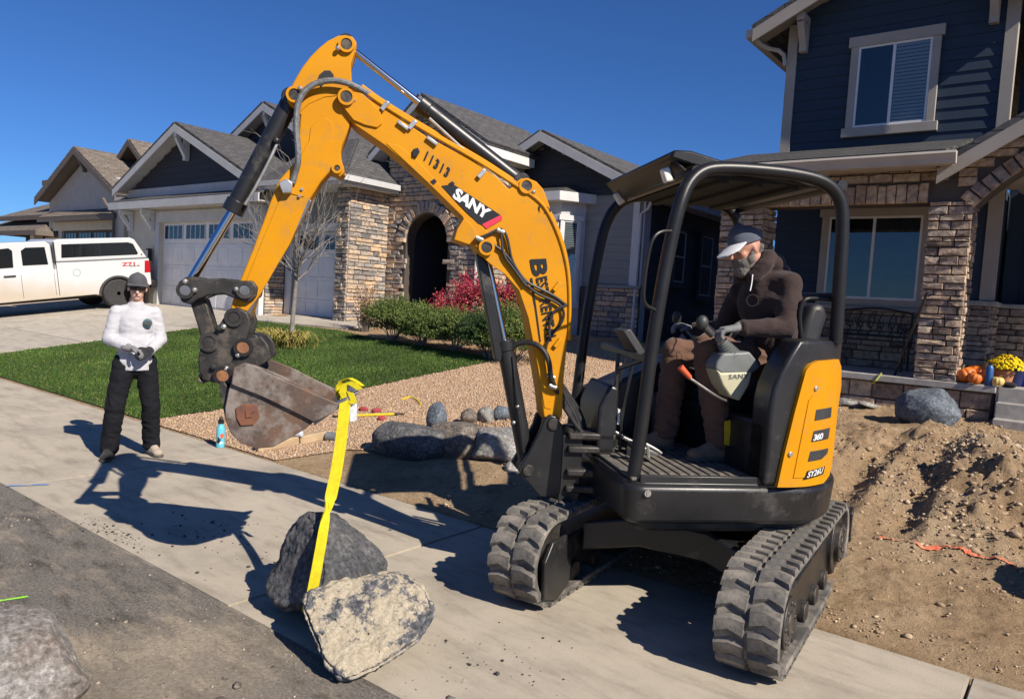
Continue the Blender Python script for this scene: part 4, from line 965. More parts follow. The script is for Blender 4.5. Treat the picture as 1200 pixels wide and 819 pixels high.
# boom lift cylinder in front of the boom
a, e = mp3(569, 293, 0), mp3(592, 404, 0); MB().cyl(a, e, .021, n=16).obj('cylinder_rod', M['chrome'], EX, world=False)
a2, e2 = mp3(591, 401, 0), mp3(619, 551, 0)
lc = MB().cyl(a2, e2, .05, n=22).obj('lift_cylinder', M['black'], EX, world=False, bevel=.006)
d = (e2-a2).normalized(); MB().cyl(a2-d*.012, a2+d*.05, .058, n=22).obj('gland_nut', M['black'], lc, world=False, bevel=.004)
side = Vector((d.z, 0, -d.x))
gp = MB(); P = [mp3(557, 299, .0), mp3(568, 297, .0), mp3(588, 404, .0), mp3(586, 424, 0), mp3(579, 420, .0)]; gp.prism(P, (0, .045, 0), (0, -.045, 0)); gp.obj('rod_guard', M['black'], lc, world=False, bevel=.006)
lift('steel_pipe', [mp3(601, 418, .05), mp3(606, 470, .062), mp3(614, 530, .062)], .009, M['black'], lc, smooth=1)
for x, y in ((606.5, 476), (602, 495)): c = mp3(x, y, .06); MB().ell(c, (.012, .012, .012), 10, 6).obj('grease_nipple', M['galv'], lc, world=False)

# --- stick (dipper)
S2 = .078
stick_px = [(405, 41), (396, 42), (384, 48), (374, 56), (364, 66), (354, 79), (345, 94), (337, 110), (336, 118), (340, 124), (346, 127), (352, 135), (350, 160), (347, 188), (337, 200), (327, 211), (321, 226), (316, 238), (309, 258), (295, 295), (282, 327), (274, 348), (270, 362), (274, 368), (288, 376), (293, 368), (300, 347), (320, 311), (336, 286), (350, 260), (364, 232), (376, 213), (386, 202), (392, 204), (398, 208), (403, 203), (403, 196), (400, 188), (399, 178), (401, 170), (406, 158), (410, 146), (410, 120), (412, 95), (411, 75), (416, 60), (418, 50), (413, 43)]
stick = plate('stick', stick_px, -S2, S2, M['yellow'], EX, .007)
plate('dark_hole_patch', [(371, 96), (374, 88), (380, 83), (387, 83), (391, 88), (391, 92), (383, 95), (376, 103)], S2-.002, S2+.002, M['near_black'], stick, 0)  # flat dark patch painting the shaded opening; the stick is solid here
plate('seam_plate', [(346, 128), (360, 114), (376, 107), (398, 104), (398, 112), (380, 114), (362, 122), (350, 133)], S2-.001, S2+.004, M['yellow'], stick, .002)
plate('side_plate', [(364, 150), (372, 140), (382, 138), (390, 144), (391, 158), (372, 210), (340, 285), (305, 345), (290, 365), (276, 360), (310, 275), (340, 205), (362, 165)], S2-.001, S2+.005, M['yellow'], stick, .003)
plate('wear_edge', [(362, 233), (365, 236), (352, 262), (322, 312), (303, 347), (292, 372), (288, 370), (299, 345), (318, 309), (348, 259)], S2-.02, S2+.0035, M['worn'], stick, .002)
boss((406, 52), -.095, .10, .044, .031, M['yellow'], M['iron'], stick, ref=.095)
boss((345, 111), -.092, .10, .044, .031, M['yellow'], M['iron'], stick, ref=.095)
boss((395, 197), -.085, .092, .030, .016, M['yellow'], M['iron'], stick, ref=.09)
for x, y in ((396, 57), (352, 104), (415, 118), (625, 225)): c = mp3(x, y, .1); MB().ell(c, (.014, .016, .014), 10, 6).obj('grease_nipple', M['galv'], stick, world=False)
vb = plate('valve_block', [(326, 214), (336, 209), (343, 214), (341, 226), (331, 227)], S2, S2+.05, M['galv'], stick, .006)
plate('valve_bracket', [(338, 214), (358, 222), (356, 231), (336, 226)], S2, S2+.010, M['yellow'], stick, .002)
for x, y in ((341, 217), (354, 222), (338, 225), (351, 230)): c = mp3(x, y, S2+.012); MB().cyl((c.x, S2+.008, c.z), (c.x, S2+.02, c.z), .008, n=8).obj('bolt', M['galv'], vb, world=False)
# bucket cylinder
a, e = mp3(342, 116, 0), mp3(273, 247, 0)
bc = MB().cyl(a, e, .050, n=22).obj('bucket_cylinder', M['black'], EX, world=False, bevel=.006)
d = (e-a).normalized(); MB().cyl(e-d*.06, e+d*.012, .058, n=22).obj('gland_nut', M['black'], bc, world=False, bevel=.005)
lift('steel_pipe', [mp3(325, 168, .055), mp3(315, 190, .065), mp3(296, 226, .065), mp3(287, 240, .06)], .009, M['galv'], bc, smooth=1)
MB().ell(mp3(324, 165, .06), (.02, .02, .02), 12, 8).obj('pipe_fitting', M['black'], bc, world=False)
MB().cyl((a.x, -.05, a.z), (a.x, .05, a.z), .052, n=20).obj('cylinder_eye', M['black'], bc, world=False, bevel=.004)
a, e = mp3(277, 240, 0), mp3(219, 337, 0); MB().cyl(a, e, .026, n=18).obj('cylinder_rod', M['chrome'], EX, world=False)
# linkage
for l0, l1 in ((.08, .115), (-.115, -.08)):
    tl = plate('tipping_link', [(217, 325), (226, 324), (240, 327), (262, 326), (282, 329), (296, 329), (302, 337), (300, 348), (290, 355), (276, 350), (262, 345), (245, 346), (232, 351), (224, 357), (213, 354), (208, 343), (209, 331)], l0, l1, M['iron'], EX, .008, ref=.11)
plate('bucket_link', [(219, 350), (231, 344), (239, 352), (251, 392), (246, 402), (235, 400), (226, 372)], -.06, .06, M['iron'], EX, .008, ref=.1)
boss((217, 340), -.125, .135, .046, .030, M['iron'], M['worn'], EX, ref=.13); boss((287, 340), -.125, .135, .046, .030, M['iron'], M['worn'], EX, ref=.13)
for x, y in ((217, 330), (228, 340), (277, 339)): c = mp3(x, y, .125); MB().ell(c, (.016, .018, .016), 10, 6).obj('grease_nipple', M['galv'], EX, world=False)
# quick hitch
QH = [(270, 364), (278, 360), (290, 366), (294, 378), (291, 390), (283, 408), (272, 425), (264, 440), (252, 449), (240, 446), (233, 436), (232, 420), (235, 404), (243, 395), (252, 388), (262, 372)]
qh = plate('quick_hitch', QH, .085, .125, M['iron'], EX, .008)
plate('quick_hitch', QH, -.125, -.085, M['iron'], EX, .008, ref=.125)
plate('hitch_body', [(282, 392), (300, 392), (309, 402), (312, 416), (300, 428), (284, 428), (270, 450), (258, 452), (250, 447), (262, 420)], -.10, .10, M['black'], qh, .008, ref=.105)
for x, y, r in ((279, 361, .05), (245, 401, .052), (273, 372, .05)):
    boss((x, y) if x != 273 else (274, 372), -.13, .14, r, r*.62, M['iron'], M['iron'], qh, ref=.135) if x != 279 else None
for x, y in ((285, 407), (261, 440)):
    boss((x, y), -.14, .155, .050, .034, M['black'], M['rust_pin'], qh, ref=.15)
for x, y in ((279, 416), (265, 432), (250, 430), (256, 385), (262, 383)): c = mp3(x, y, .145); MB().ell(c, (.016, .012, .016), 10, 6).obj('bolt', M['galv'] if x > 258 else M['near_black'], qh, world=False)
c = mp3(238, 443, .1); MB().ring((c.x, .04, c.z), (c.x, .10, c.z), .03, .016, 16).obj('lifting_eye', M['rust'], qh, world=False, bevel=.004)

# --- bucket
BW = .225
def bk(x, y): q = mp3(x, y, BW); return (q.x, q.z)
shell = [bk(x, y) for x, y in ((392, 478), (372, 491), (357, 503), (340, 513), (320, 523.5), (300, 525.5), (282, 519), (271, 508), (264, 492), (264, 478), (268, 458), (273, 440), (280, 428))]
sh = MB(); n = len(shell); th = .016
inn = []
for i in range(n):
    a = Vector(shell[max(i-1, 0)]); b_ = Vector(shell[min(i+1, n-1)]); t = (b_-a).normalized(); nn = Vector((t.y, -t.x)); inn.append(Vector(shell[i])+nn*th)
cen = Vector(np.mean(shell, 0)); 
inn = [Vector(p)+(cen-Vector(p)).normalized()*th for p in shell]
for P in (shell, inn):
    for y in (-BW, BW): sh.v += [(p[0], y, p[1]) for p in P]
for i in range(n-1):
    sh.f += [(i, i+1, n+i+1, n+i), (2*n+i, 3*n+i, 3*n+i+1, 2*n+i+1), (i, 2*n+i, 2*n+i+1, i+1), (n+i, n+i+1, 3*n+i+1, 3*n+i)]
sh.f += [(0, n, 3*n, 2*n), (n-1, 3*n-1, 4*n-1, 2*n-1)]
bkt = sh.obj('bucket', M['rust'], EX, world=False, smooth=40)
side_px = [(392, 477), (372, 491), (357, 503), (340, 513), (320, 523.5), (300, 525.5), (282, 519), (271, 508), (264, 492), (264, 478), (268, 458), (273, 440), (276, 430), (288, 425), (300, 428), (330, 440), (380, 465)]
for l0, l1 in ((BW-.012, BW+.006), (-BW-.006, -BW+.012)): plate('side_plate', side_px, l0, l1, M['rust'], bkt, .004, ref=BW)
cut_px = [(275, 430), (281, 427), (288, 424.5), (302, 429), (316, 437), (346, 450), (378, 464), (397, 472), (393, 482), (368, 494), (345, 482), (310, 465), (272, 450)]
for l0, l1 in ((BW+.006, BW+.030), (-BW-.030, -BW-.006)): plate('side_cutter', cut_px, l0, l1, M['rust'], bkt, .006, ref=BW)
plate('wear_patch', [(276, 478), (286, 473), (302, 475), (304, 489), (297, 498), (282, 499), (277, 490)], BW+.006, BW+.016, M['rust_red'], bkt, .003)
plate('wear_patch', [(287, 481), (297, 478), (299, 482), (293, 485), (295, 489), (288, 490)], BW+.014, BW+.022, M['rust_red'], bkt, .002)
lip0, lip1 = bk(366, 497), bk(398, 474)
lp = MB(); dv = Vector((lip1[0]-lip0[0], 0, lip1[1]-lip0[1])).normalized(); up = Vector((-dv.z, 0, dv.x))
lipc = Vector((lip1[0], 0, lip1[1]))-dv*.08
lp.obox(lipc, dv*.09, (0, BW+.005, 0), up*.013); lp.obj('cutting_edge', M['worn'], bkt, world=False, bevel=.004)
for y in (-.20, -.066, .066, .20):
    t = MB(); o = lipc+dv*.07+Vector((0, y, 0))
    t.add([o+Vector((0, sy*.032, 0))+up*sz*.026 for sz in (-1, 1) for sy in (-1, 1)]+[o+dv*.13+Vector((0, sy*.026, 0))+up*(sz*.006+.004) for sz in (-1, 1) for sy in (-1, 1)],
          [(0, 1, 3, 2), (4, 6, 7, 5), (0, 4, 5, 1), (2, 3, 7, 6), (0, 2, 6, 4), (1, 5, 7, 3)])
    t.obj('tooth', M['worn'], bkt, world=False, bevel=.006)
for l0, l1 in ((.10, .13), (-.13, -.10)): plate('bucket_ear', [(262, 430), (272, 424), (290, 396), (306, 394), (314, 404), (318, 420), (300, 432), (276, 452), (262, 452), (256, 442)], l0, l1, M['iron'], bkt, .006, ref=.13)
plate('back_plate', [(256, 450), (262, 448), (272, 460), (268, 478), (263, 490)], -BW, .19, M['iron'], bkt, .004, ref=.2)

# --- hoses
hosepx([(343, 215), (346, 203), (350, 190), (349, 170), (347, 150), (348, 125), (354, 110), (366, 99), (385, 94), (403, 96), (420, 103), (433, 111)], [.10]*2+[.125]*8+[.11, .09], .0165, 'hose_grey', 'stick_hose')
hosepx([(561, 279), (570, 276), (580, 271), (586, 268), (592, 272), (596, 285), (599, 305), (612, 326), (616, 332)], .115, .0085)
hosepx([(566, 283), (585, 290), (600, 307), (615, 330), (632, 338), (650, 347), (664, 358)], [.115]*5+[.11, .10], .0085)
hosepx([(587, 268), (588, 285), (590, 300), (602, 315), (616, 335)], .12, .008)
hosepx([(615, 333), (630, 345), (648, 352), (660, 360), (661, 375), (648, 390), (640, 404)], .115, .008)
hosepx([(664, 358), (652, 362), (646, 370), (643, 385), (645, 400)], .12, .0085)
hosepx([(653, 240+70), (664, 320), (667, 345), (665, 370), (660, 395)], .06, .016)
hosepx([(597, 410), (606, 402), (625, 401), (638, 410), (644, 425), (645, 440), (650, 455), (658, 470)], [.02, .05, .10, .13, .14, .14, .1, .05], .016)
for k, dx in enumerate((0, 5, 10, 14)):
    hosepx([(652+dx*.6, 440+dx), (660+dx*.8, 470), (672+dx*.8, 490), (678+dx*.6, 510), (668+dx, 520), (672+dx, 505)], [.06-k*.04]*6, .015)
hosepx([(645, 395), (648, 430), (650, 460), (662, 478), (676, 500), (690, 515)], .07, .014)
for x, y in ((561, 279), (586, 270), (645, 440), (647, 452)): MB().cyl(mp3(x-4, y-1, .115), mp3(x+5, y+3, .115), .014, n=10).obj('hose_fitting', M['galv'], EX, world=False, bevel=.003)
for k in range(3):
    hosepx([(700+k*7, 470), (703+k*6, 495), (700+k*8, 520), (690, 540)], -.1+.05*k, .014)
# ------------------------------------------------------------------ building helpers
def stone_variant(k):
    rnd = random.Random(k); j = lambda a: rnd.uniform(-a, a)
    b = MB(); ix, iz = .035, .10
    back = [(0, 0, 0), (1, 0, 0), (1, 0, 1), (0, 0, 1)]
    mid = [(0+abs(j(.012)), -.62, 0+abs(j(.05))), (1-abs(j(.012)), -.62+j(.1), abs(j(.05))), (1-abs(j(.012)), -.62+j(.1), 1-abs(j(.06))), (abs(j(.012)), -.62+j(.1), 1-abs(j(.06)))]
    fr = [(ix+j(.02), -1+j(.18), iz+j(.05)), (.5+j(.2), -1.05+j(.25), iz*.6+j(.04)), (1-ix+j(.02), -1+j(.18), iz+j(.05)), (1-ix+j(.02), -1+j(.18), 1-iz+j(.05)), (.5+j(.2), -1.05+j(.25), 1-iz*.6+j(.04)), (ix+j(.02), -1+j(.18), 1-iz+j(.05)), (.5+j(.22), -1.12+j(.2), .5+j(.15))]
    b.add(back+mid+fr, [(0, 1, 5, 4), (1, 2, 6, 5), (2, 3, 7, 6), (3, 0, 4, 7), (4, 5, 10), (4, 10, 9), (4, 9, 8), (5, 6, 11), (5, 11, 10), (6, 7, 13), (6, 13, 12), (6, 12, 11), (7, 4, 8), (7, 8, 13), (8, 9, 14), (9, 10, 14), (10, 11, 14), (11, 12, 14), (12, 13, 14), (13, 8, 14)])
    return b
STV = [stone_variant(k) for k in range(14)]
STM = {}
def stone_meshes(m):
    if m.name not in STM:
        L_ = []
        for b in STV:
            q = MB(); q.v = list(b.v); q.f = list(b.f); me = q.mesh('stone', smooth=None); me.materials.append(m); L_.append(me)
        STM[m.name] = L_
    return STM[m.name]
STONE_COUNT = {}
def stones(parent, root, O, U, Nrm, z0, z1, xr, m, lr=(.16, .42), hr=(.07, .14), depth=(.03, .065), keep=None, single=True, name='stone', seed=1):
    """ledge stones in courses on a wall through O, running along U, facing Nrm; xr(z) gives both ends of a course"""
    rnd = random.Random(seed); O, U, Nrm = Vector(O), Vector(U), Vector(Nrm); soup = MB(); z = z0
    while z < z1-.03:
        h = min(rnd.uniform(*hr), z1-z); 
        if z1-(z+h) < hr[0]*.6: h = z1-z
        a, b = xr(z+h/2); x = a
        while x < b-.02:
            l = min(rnd.uniform(*lr), b-x)
            if b-(x+l) < lr[0]*.5: l = b-x
            if keep is None or keep(x+l/2, z+h/2):
                d = rnd.uniform(*depth); g = .008
                o = O+U*(x+g/2); o.z = z+g/2
                mt = frame_mtx(o, U*(l-g), -Nrm*d, Vector((0, 0, h-g)))
                v = rnd.randrange(len(STV))
                if single and STONE_COUNT.get(root, 0) < 290:
                    STONE_COUNT[root] = STONE_COUNT.get(root, 0)+1; piece(name, stone_meshes(m)[v], mt, parent)
                else: soup.add([mt @ Vector(p) for p in STV[v].v], STV[v].f)
            x += l
        z += h
    if soup.f: soup.obj('stonework', m, parent, smooth=None, kind='stuff')
def arch_stones(parent, root, C3, U, Nrm, r, t0, t1, n, th, m, depth=.06, single=True):
    C3, U, Nrm = Vector(C3), Vector(U), Vector(Nrm)
    for i in range(n):
        a, b = t0+(t1-t0)*i/n, t0+(t1-t0)*(i+1)/n
        mid = (a+b)/2; rd = U*math.cos(mid)+Vector((0, 0, math.sin(mid))); tg = -U*math.sin(mid)+Vector((0, 0, math.cos(mid)))
        w_ = abs(b-a)*(r+th*.4)*.93; o = C3+rd*r-tg*w_/2
        th_ = th*random.uniform(.9, 1.08)
        mt = frame_mtx(o, rd*th_, -Nrm*depth*random.uniform(.8, 1.2), tg*w_)
        piece('stone', stone_meshes(m)[i % len(STV)], mt, parent)
PLK = {}
def plank_mesh(m):
    if m.name not in PLK:
        b = MB(); b.add([(0, 0, 0), (1, 0, 0), (1, 0, 1), (0, 0, 1), (0, -1, 0), (1, -1, 0), (1, -.3, 1), (0, -.3, 1)], [(3, 2, 1, 0), (4, 5, 6, 7), (0, 1, 5, 4), (1, 2, 6, 5), (2, 3, 7, 6), (3, 0, 4, 7)])
        me = b.mesh('plank'); me.materials.append(m); PLK[m.name] = me
    return PLK[m.name]
def planks(parent, O, U, Nrm, z0, z1, ends, m, expo=.165, name='plank', t=.022, gap=0.0):
    O, U, Nrm = Vector(O), Vector(U), Vector(Nrm); z = z0
    while z < z1-.02:
        h = min(expo, z1-z); a, b = ends(z+h/2)
        if b-a > .05:
            o = O+U*a; o.z = z
            piece(name, plank_mesh(m), frame_mtx(o, U*(b-a), -Nrm*t, Vector((0, 0, h-gap))), parent)
        z += h
def slab4(name, P, th, m, parent, uv=True, bevel=0):
    P = [Vector(p) for p in P]; n = (P[1]-P[0]).cross(P[3]-P[0]).normalized()
    if n.z < 0: n = -n
    b = MB(); b.prism(P, n*th, (0, 0, 0)); return b.obj(name, m, parent, uv=uv, smooth=None, bevel=bevel)
def boards(name, segs, m, parent, w_=.03, h=.18, bevel=.004, up=(0, 0, 1)):
    b = MB()
    for p, q in segs: b.beam(p, q, w_, h, up)
    return b.obj(name, m, parent, bevel=bevel)
def wall_block(name, lo, hi, m, parent): return MB().box(lo, hi).obj(name, m, parent, smooth=None)
def poly_wall(name, pts, axis, a, b, m, parent, bevel=0):
    """pts in (u,z); axis 'y' = wall facing -Y between y=a and b, axis 'x' = facing X"""
    mb = MB()
    if axis == 'y': mb.prism([(u, 0, z) for u, z in pts], (0, a, 0), (0, b, 0))
    else: mb.prism([(0, u, z) for u, z in pts], (a, 0, 0), (b, 0, 0))
    return mb.obj(name, m, parent, smooth=None, bevel=bevel)
def blind_mat(name, c):
    m, n, b = new_mat(name); g = n.nodes.new('ShaderNodeNewGeometry'); s = n.nodes.new('ShaderNodeSeparateXYZ'); n.links.new(g.outputs['Position'], s.inputs[0])
    b.inputs['Base Color'].default_value = rgba(c); b.inputs['Roughness'].default_value = .5; return m
M['blind'] = blind_mat('white_blind', (.34, .36, .38)); M['curtain'] = mat('dark_curtain_and_room', (.05, .05, .055), (.03, .03, .034), 8, .9)
def real_glass():
    m, n, b = new_mat('clear_window_glass'); b.inputs['Base Color'].default_value = (1, 1, 1, 1); b.inputs['Roughness'].default_value = 0.0; b.inputs['Transmission Weight'].default_value = 1; b.inputs['IOR'].default_value = 1.45
    # thin pane: straight-through transparency plus a Fresnel mirror
    o = n.nodes['Material Output']; t = N(n, 'ShaderNodeBsdfTransparent'); t.inputs[0].default_value = (.62, .68, .70, 1); gl = N(n, 'ShaderNodeBsdfGlossy', Roughness=.015); gl.inputs[0].default_value = (1, 1, 1, 1)
    f = N(n, 'ShaderNodeFresnel', IOR=1.9); mx = n.nodes.new('ShaderNodeMixShader'); n.links.new(f.outputs[0], mx.inputs[0]); n.links.new(t.outputs[0], mx.inputs[1]); n.links.new(gl.outputs[0], mx.inputs[2]); n.links.new(mx.outputs[0], o.inputs[0])
    return m
M['pane'] = real_glass()
def window(parent, O, U, Nrm, wd, z0, z1, trim, frame=None, tw=.11, head=.16, mull=True, blinds=0, sill=True, tall_mull=False, proud=.035, slat=.05, horn=.04):
    """window on a wall: casing, vinyl frame, panes, and blinds hanging behind the glass (blinds: 0 none, 1 right half, 2 both, 3 curtain)"""
    O, U, Nrm = Vector(O), Vector(U), Vector(Nrm); frame = frame or M['vinyl']; Z = Vector((0, 0, 1))
    P = lambda u, z, d=0: Vector((O.x, O.y, 0))+U*u+Z*z+Nrm*d
    def bx(mb, u0, u1, za, zb, d0, d1): mb.obox((P(u0, za, d0)+P(u1, zb, d1))/2, U*(u1-u0)/2, Nrm*(d1-d0)/2, Z*(zb-za)/2)
    b = MB(); bx(b, -.02, wd+.02, z0-.02, z1+.02, .004, .03); win = b.obj('window', M['curtain'], parent, smooth=None)   # dark backing sheet, coloured to stand in for the unlit room
    b = MB(); bx(b, -tw, 0, z0, z1, 0, proud+.03); bx(b, wd, wd+tw, z0, z1, 0, proud+.03); bx(b, -tw-horn, wd+tw+horn, z1, z1+head, 0, proud+.045)
    if sill: bx(b, -tw-.05, wd+tw+.05, z0-.14, z0, 0, proud+.04)
    else: bx(b, -tw, wd+tw, z0-tw, z0, 0, proud+.03)
    b.obj('casing', trim, win, bevel=.004)
    f = MB(); t = .035; bx(f, 0, t, z0, z1, .031, proud+.02); bx(f, wd-t, wd, z0, z1, .031, proud+.02); bx(f, t, wd-t, z0, z0+t, .031, proud+.02); bx(f, t, wd-t, z1-t, z1, .031, proud+.02)
    if mull: bx(f, wd/2-t*.6, wd/2+t*.6, z0+t, z1-t, .031, proud+.022)
    if tall_mull: bx(f, t, wd-t, (z0+z1)/2-t*.5, (z0+z1)/2+t*.5, .031, proud+.022)
    f.obj('sash', frame, win, bevel=.003)
    halves = [(t, wd/2-t*.6), (wd/2+t*.6, wd-t)] if mull else [(t, wd-t)]
    for k, (a, c) in enumerate(halves):
        p = MB(); p.add([P(a, z0+t, .046), P(c, z0+t, .046), P(c, z1-t, .046), P(a, z1-t, .046)], [(0, 1, 2, 3)]); p.obj('pane', M['pane'], win, smooth=None)
        if blinds == 2 or (blinds == 1 and k == len(halves)-1):
            s = MB(); z = z0+t+.01
            while z < z1-t: s.obox(P((a+c)/2, z, .037), U*(c-a)/2*.97, Nrm*.003+Z*slat*.36, Nrm*.001); z += slat
            s.obj('blind', M['blind'], win, smooth=None)
        elif blinds == 3:
            s = MB(); V = []; nn = 40
            for q in range(nn+1):
                u = a+(c-a)*q/nn; V += [P(u, z0+t, .036+.004*math.sin(q*1.7)), P(u, z1-t, .036+.004*math.sin(q*1.7))]
            s.add(V, [(2*q, 2*q+2, 2*q+3, 2*q+1) for q in range(nn)]); s.obj('curtain', M['curtain'], win)
    return win
def bracket(parent, p, m, h=.5, d=.32, w_=.10):
    """knee brace under an overhang, p = top at the wall, reaching to -Y"""
    p = Vector(p); b = MB(); b.box((p.x-w_/2, p.y-d, p.z-w_), (p.x+w_/2, p.y, p.z)); b.box((p.x-w_/2, p.y-w_, p.z-h), (p.x+w_/2, p.y-.002, p.z-w_-.001))
    b.beam((p.x, p.y-d+.05, p.z-w_), (p.x, p.y-.05, p.z-h+.06), w_*.9, w_*.8)
    return b.obj('bracket', m, parent, bevel=.006)
def gable_roof(parent, x0, x1, xp, ze, zp, y0, y1, m, trim, th=.09, fh=.20, x0y=None):
    """two slopes with the ridge along Y, plus the bargeboards of the front"""
    for sx, xe in ((-1, x0), (1, x1)):
        slab4('roof', [(xe, y0, ze), (xe, y1, ze), (xp, y1, zp), (xp, y0, zp)], th, m, parent)
        s = (zp-ze)/(abs(xp-xe)); 
        b = MB(); dz = fh
        b.prism([(xe, 0, ze+.01), (xp, 0, zp+.01), (xp, 0, zp-dz), (xe, 0, ze-dz)], (0, y0-.012, 0), (0, y0+.03, 0)); b.obj('bargeboard', trim, parent, smooth=None)
        b = MB(); b.prism([(xe, 0, ze-.03), (xp, 0, zp-.03), (xp, 0, zp-.05), (xe, 0, ze-.05)], (0, y0+.03, 0), (0, y0+.55, 0)); b.obj('soffit', trim, parent, smooth=None)

# ------------------------------------------------------------------ right house: navy, stone porch
RH = thing('house', 'navy two storey house with a stone columned porch at the right', 'house', (-2.8, 12.8, .6))
YU, YP_ = 12.8, 11.0
# foundation skirt, porch floor
PF = 1.0
pier_m = M['mortar']
sk = wall_block('porch_base', (-4.75, 11.06, .1), (-.90, 12.75, PF-.09), M['mortar'], RH)
stones(sk, 'RH', (-4.75, 11.06, 0), (1, 0, 0), (0, -1, 0), .30, PF-.10, lambda z: (1.4, 3.83), M['stone_warm'], (.22, .48), (.10, .17), seed=3)
b = MB(); b.box((-4.78, 10.95, PF-.088), (-.88, 12.79, PF)); b.obj('porch_floor', M['concrete_step'], RH, bevel=.01)
# columns
def column(x0, x1, y0, y1, z0, z1, faces, seed, single=True):
    c = wall_block('column', (x0+.03, y0+.03, z0), (x1-.03, y1-.03, z1), M['mortar'], RH)
    stones(c, 'RH', (x0+.01, y0+.03, 0), (1, 0, 0), (0, -1, 0), z0, z1, lambda z: (-.02, x1-x0), M['stone_warm'], (.12, .34), (.055, .12), (.035, .07), seed=seed, single=single)
    if 'x' in faces: stones(c, 'RH', (x1-.03, y0+.02, 0), (0, 1, 0), (1, 0, 0), z0, z1, lambda z: (0, y1-y0-.03), M['stone_warm'], (.10, .24), (.055, .12), (.035, .06), seed=seed+1, single=single)
    if 'w' in faces: stones(c, 'RH', (x0+.03, y1-.02, 0), (0, -1, 0), (-1, 0, 0), z0, z1, lambda z: (0, y1-y0-.03), M['stone_warm'], (.10, .24), (.055, .12), (.035, .06), seed=seed+2, single=False)
column(-1.80, -1.33, 11.0, 11.46, PF, 3.30, 'xw', 11)
column(-4.62, -3.98, 11.0, 11.5, PF, 3.30, 'xw', 21, True)
column(2.10, 2.6, 11.0, 11.46, .6, 3.30, 'w', 31, False)
# lintel between the columns, soldier course below flat courses
lt = wall_block('lintel', (-4.60, 11.04, 3.30), (-1.52, 11.42, 3.80), M['mortar'], RH)
x = -4.62
while x < -1.9:
    w_ = random.uniform(.10, .16); o = Vector((x, 11.04, 3.295)); piece('stone', stone_meshes(M['stone_warm'])[random.randrange(14)], frame_mtx(o, (w_-.008, 0, 0), (0, .055, 0), (0, 0, random.uniform(.24, .27))), lt) if x > -4.1 else None; x += w_
stones(lt, 'RH', (-4.62, 11.04, 0), (1, 0, 0), (0, -1, 0), 3.575, 3.80, lambda z: (.5, 3.0), M['stone_warm'], (.2, .45), (.09, .13), seed=5)
# arched porch gable to the right of the column
ACX, ACZ, AR = .40, 1.86, 2.19                                  # arch centre and radius
def arch_z(x): q = AR*AR-(x-ACX)**2; return ACZ+math.sqrt(q) if q > 0 else 0
gpk = .06
def rake_z(x): return 3.74+.62*(x+1.62) if x < gpk else 3.74+.62*(2*gpk+1.62-x)
pts = [(-1.52, 3.30), (-1.33, 3.22)]+[(ACX-1.72+3.44*i/20, max(3.22, arch_z(ACX-1.72+3.44*i/20))) for i in range(1, 20)]+[(2.02, 3.22), (2.1, 3.3), (1.66, rake_z(1.66)-.05), (gpk, rake_z(gpk)-.05), (-1.52, rake_z(-1.52)-.02)]
gw = poly_wall('gable_wall', pts, 'y', 11.04, 11.42, M['mortar'], RH)
t0 = math.atan2(3.22-ACZ, -1.33-ACX)
arch_stones(gw, 'RH', (ACX, 11.04, ACZ), (1, 0, 0), (0, -1, 0), AR, t0, math.pi-t0, 30, .20, M['stone_warm'])
stones(gw, 'RH', (-1.52, 11.04, 0), (1, 0, 0), (0, -1, 0), 3.40, 5.0, lambda z: (max(0, (z-3.74)/.62-.06), 3.15-max(0, (z-3.74)/.62)), M['stone_warm'], (.18, .46), (.07, .13),
       keep=lambda x, z: math.hypot(x-1.52-ACX, z-ACZ) > AR+.22, seed=7)
# porch gable roof and bargeboards
for xe, sg in ((-1.72, -1), (2*gpk+1.72, 1)):
    slab4('roof', [(xe, 10.74, rake_z(-1.72)+.0), (xe, YU-.02, rake_z(-1.72)), (gpk, YU-.02, rake_z(gpk)), (gpk, 10.74, rake_z(gpk))], .08, M['shingle_grey'], RH)
    b = MB(); b.prism([(xe, 0, rake_z(-1.72)), (gpk, 0, rake_z(gpk)), (gpk, 0, rake_z(gpk)-.19), (xe-.3*sg*0, 0, rake_z(-1.72)-.19)], (0, 10.72, 0), (0, 10.76, 0)); b.obj('bargeboard', M['taupe'], RH, smooth=None)
    b = MB(); b.prism([(xe, 0, rake_z(-1.72)-.06), (gpk, 0, rake_z(gpk)-.06), (gpk, 0, rake_z(gpk)-.09), (xe, 0, rake_z(-1.72)-.09)], (0, 10.76, 0), (0, 11.04, 0)); b.obj('soffit', M['taupe'], RH, smooth=None)
# shed roof over the porch with its gutter
slab4('roof', [(-4.95, 10.56, 3.83), (-1.62, 10.56, 3.83), (-1.62, YU-.005, 4.42), (-4.95, YU-.005, 4.42)], .05, M['shingle_dark'], RH)
gt_ = MB(); gp = [(0, 0), (.0, .15), (-.11, .15), (-.125, .12), (-.095, .07), (-.075, 0)]
gt_.prism([(0, 10.55+y, 3.69+z) for y, z in gp], (-4.98, 0, 0), (-1.49, 0, 0)); gt_.obj('gutter', M['gutter'], RH, smooth=None)
MB().box((-4.95, 10.552, 3.68), (-1.53, 10.575, 3.83)).obj('fascia', M['taupe'], RH, smooth=None)
MB().box((-4.9, 10.58, 3.72), (-1.55, 11.03, 3.745)).obj('soffit', M['taupe'], RH, smooth=None)
MB().box((-4.5, 11.43, 3.70), (-1.0, 12.79, 3.74)).obj('porch_ceiling', M['taupe'], RH, smooth=None)
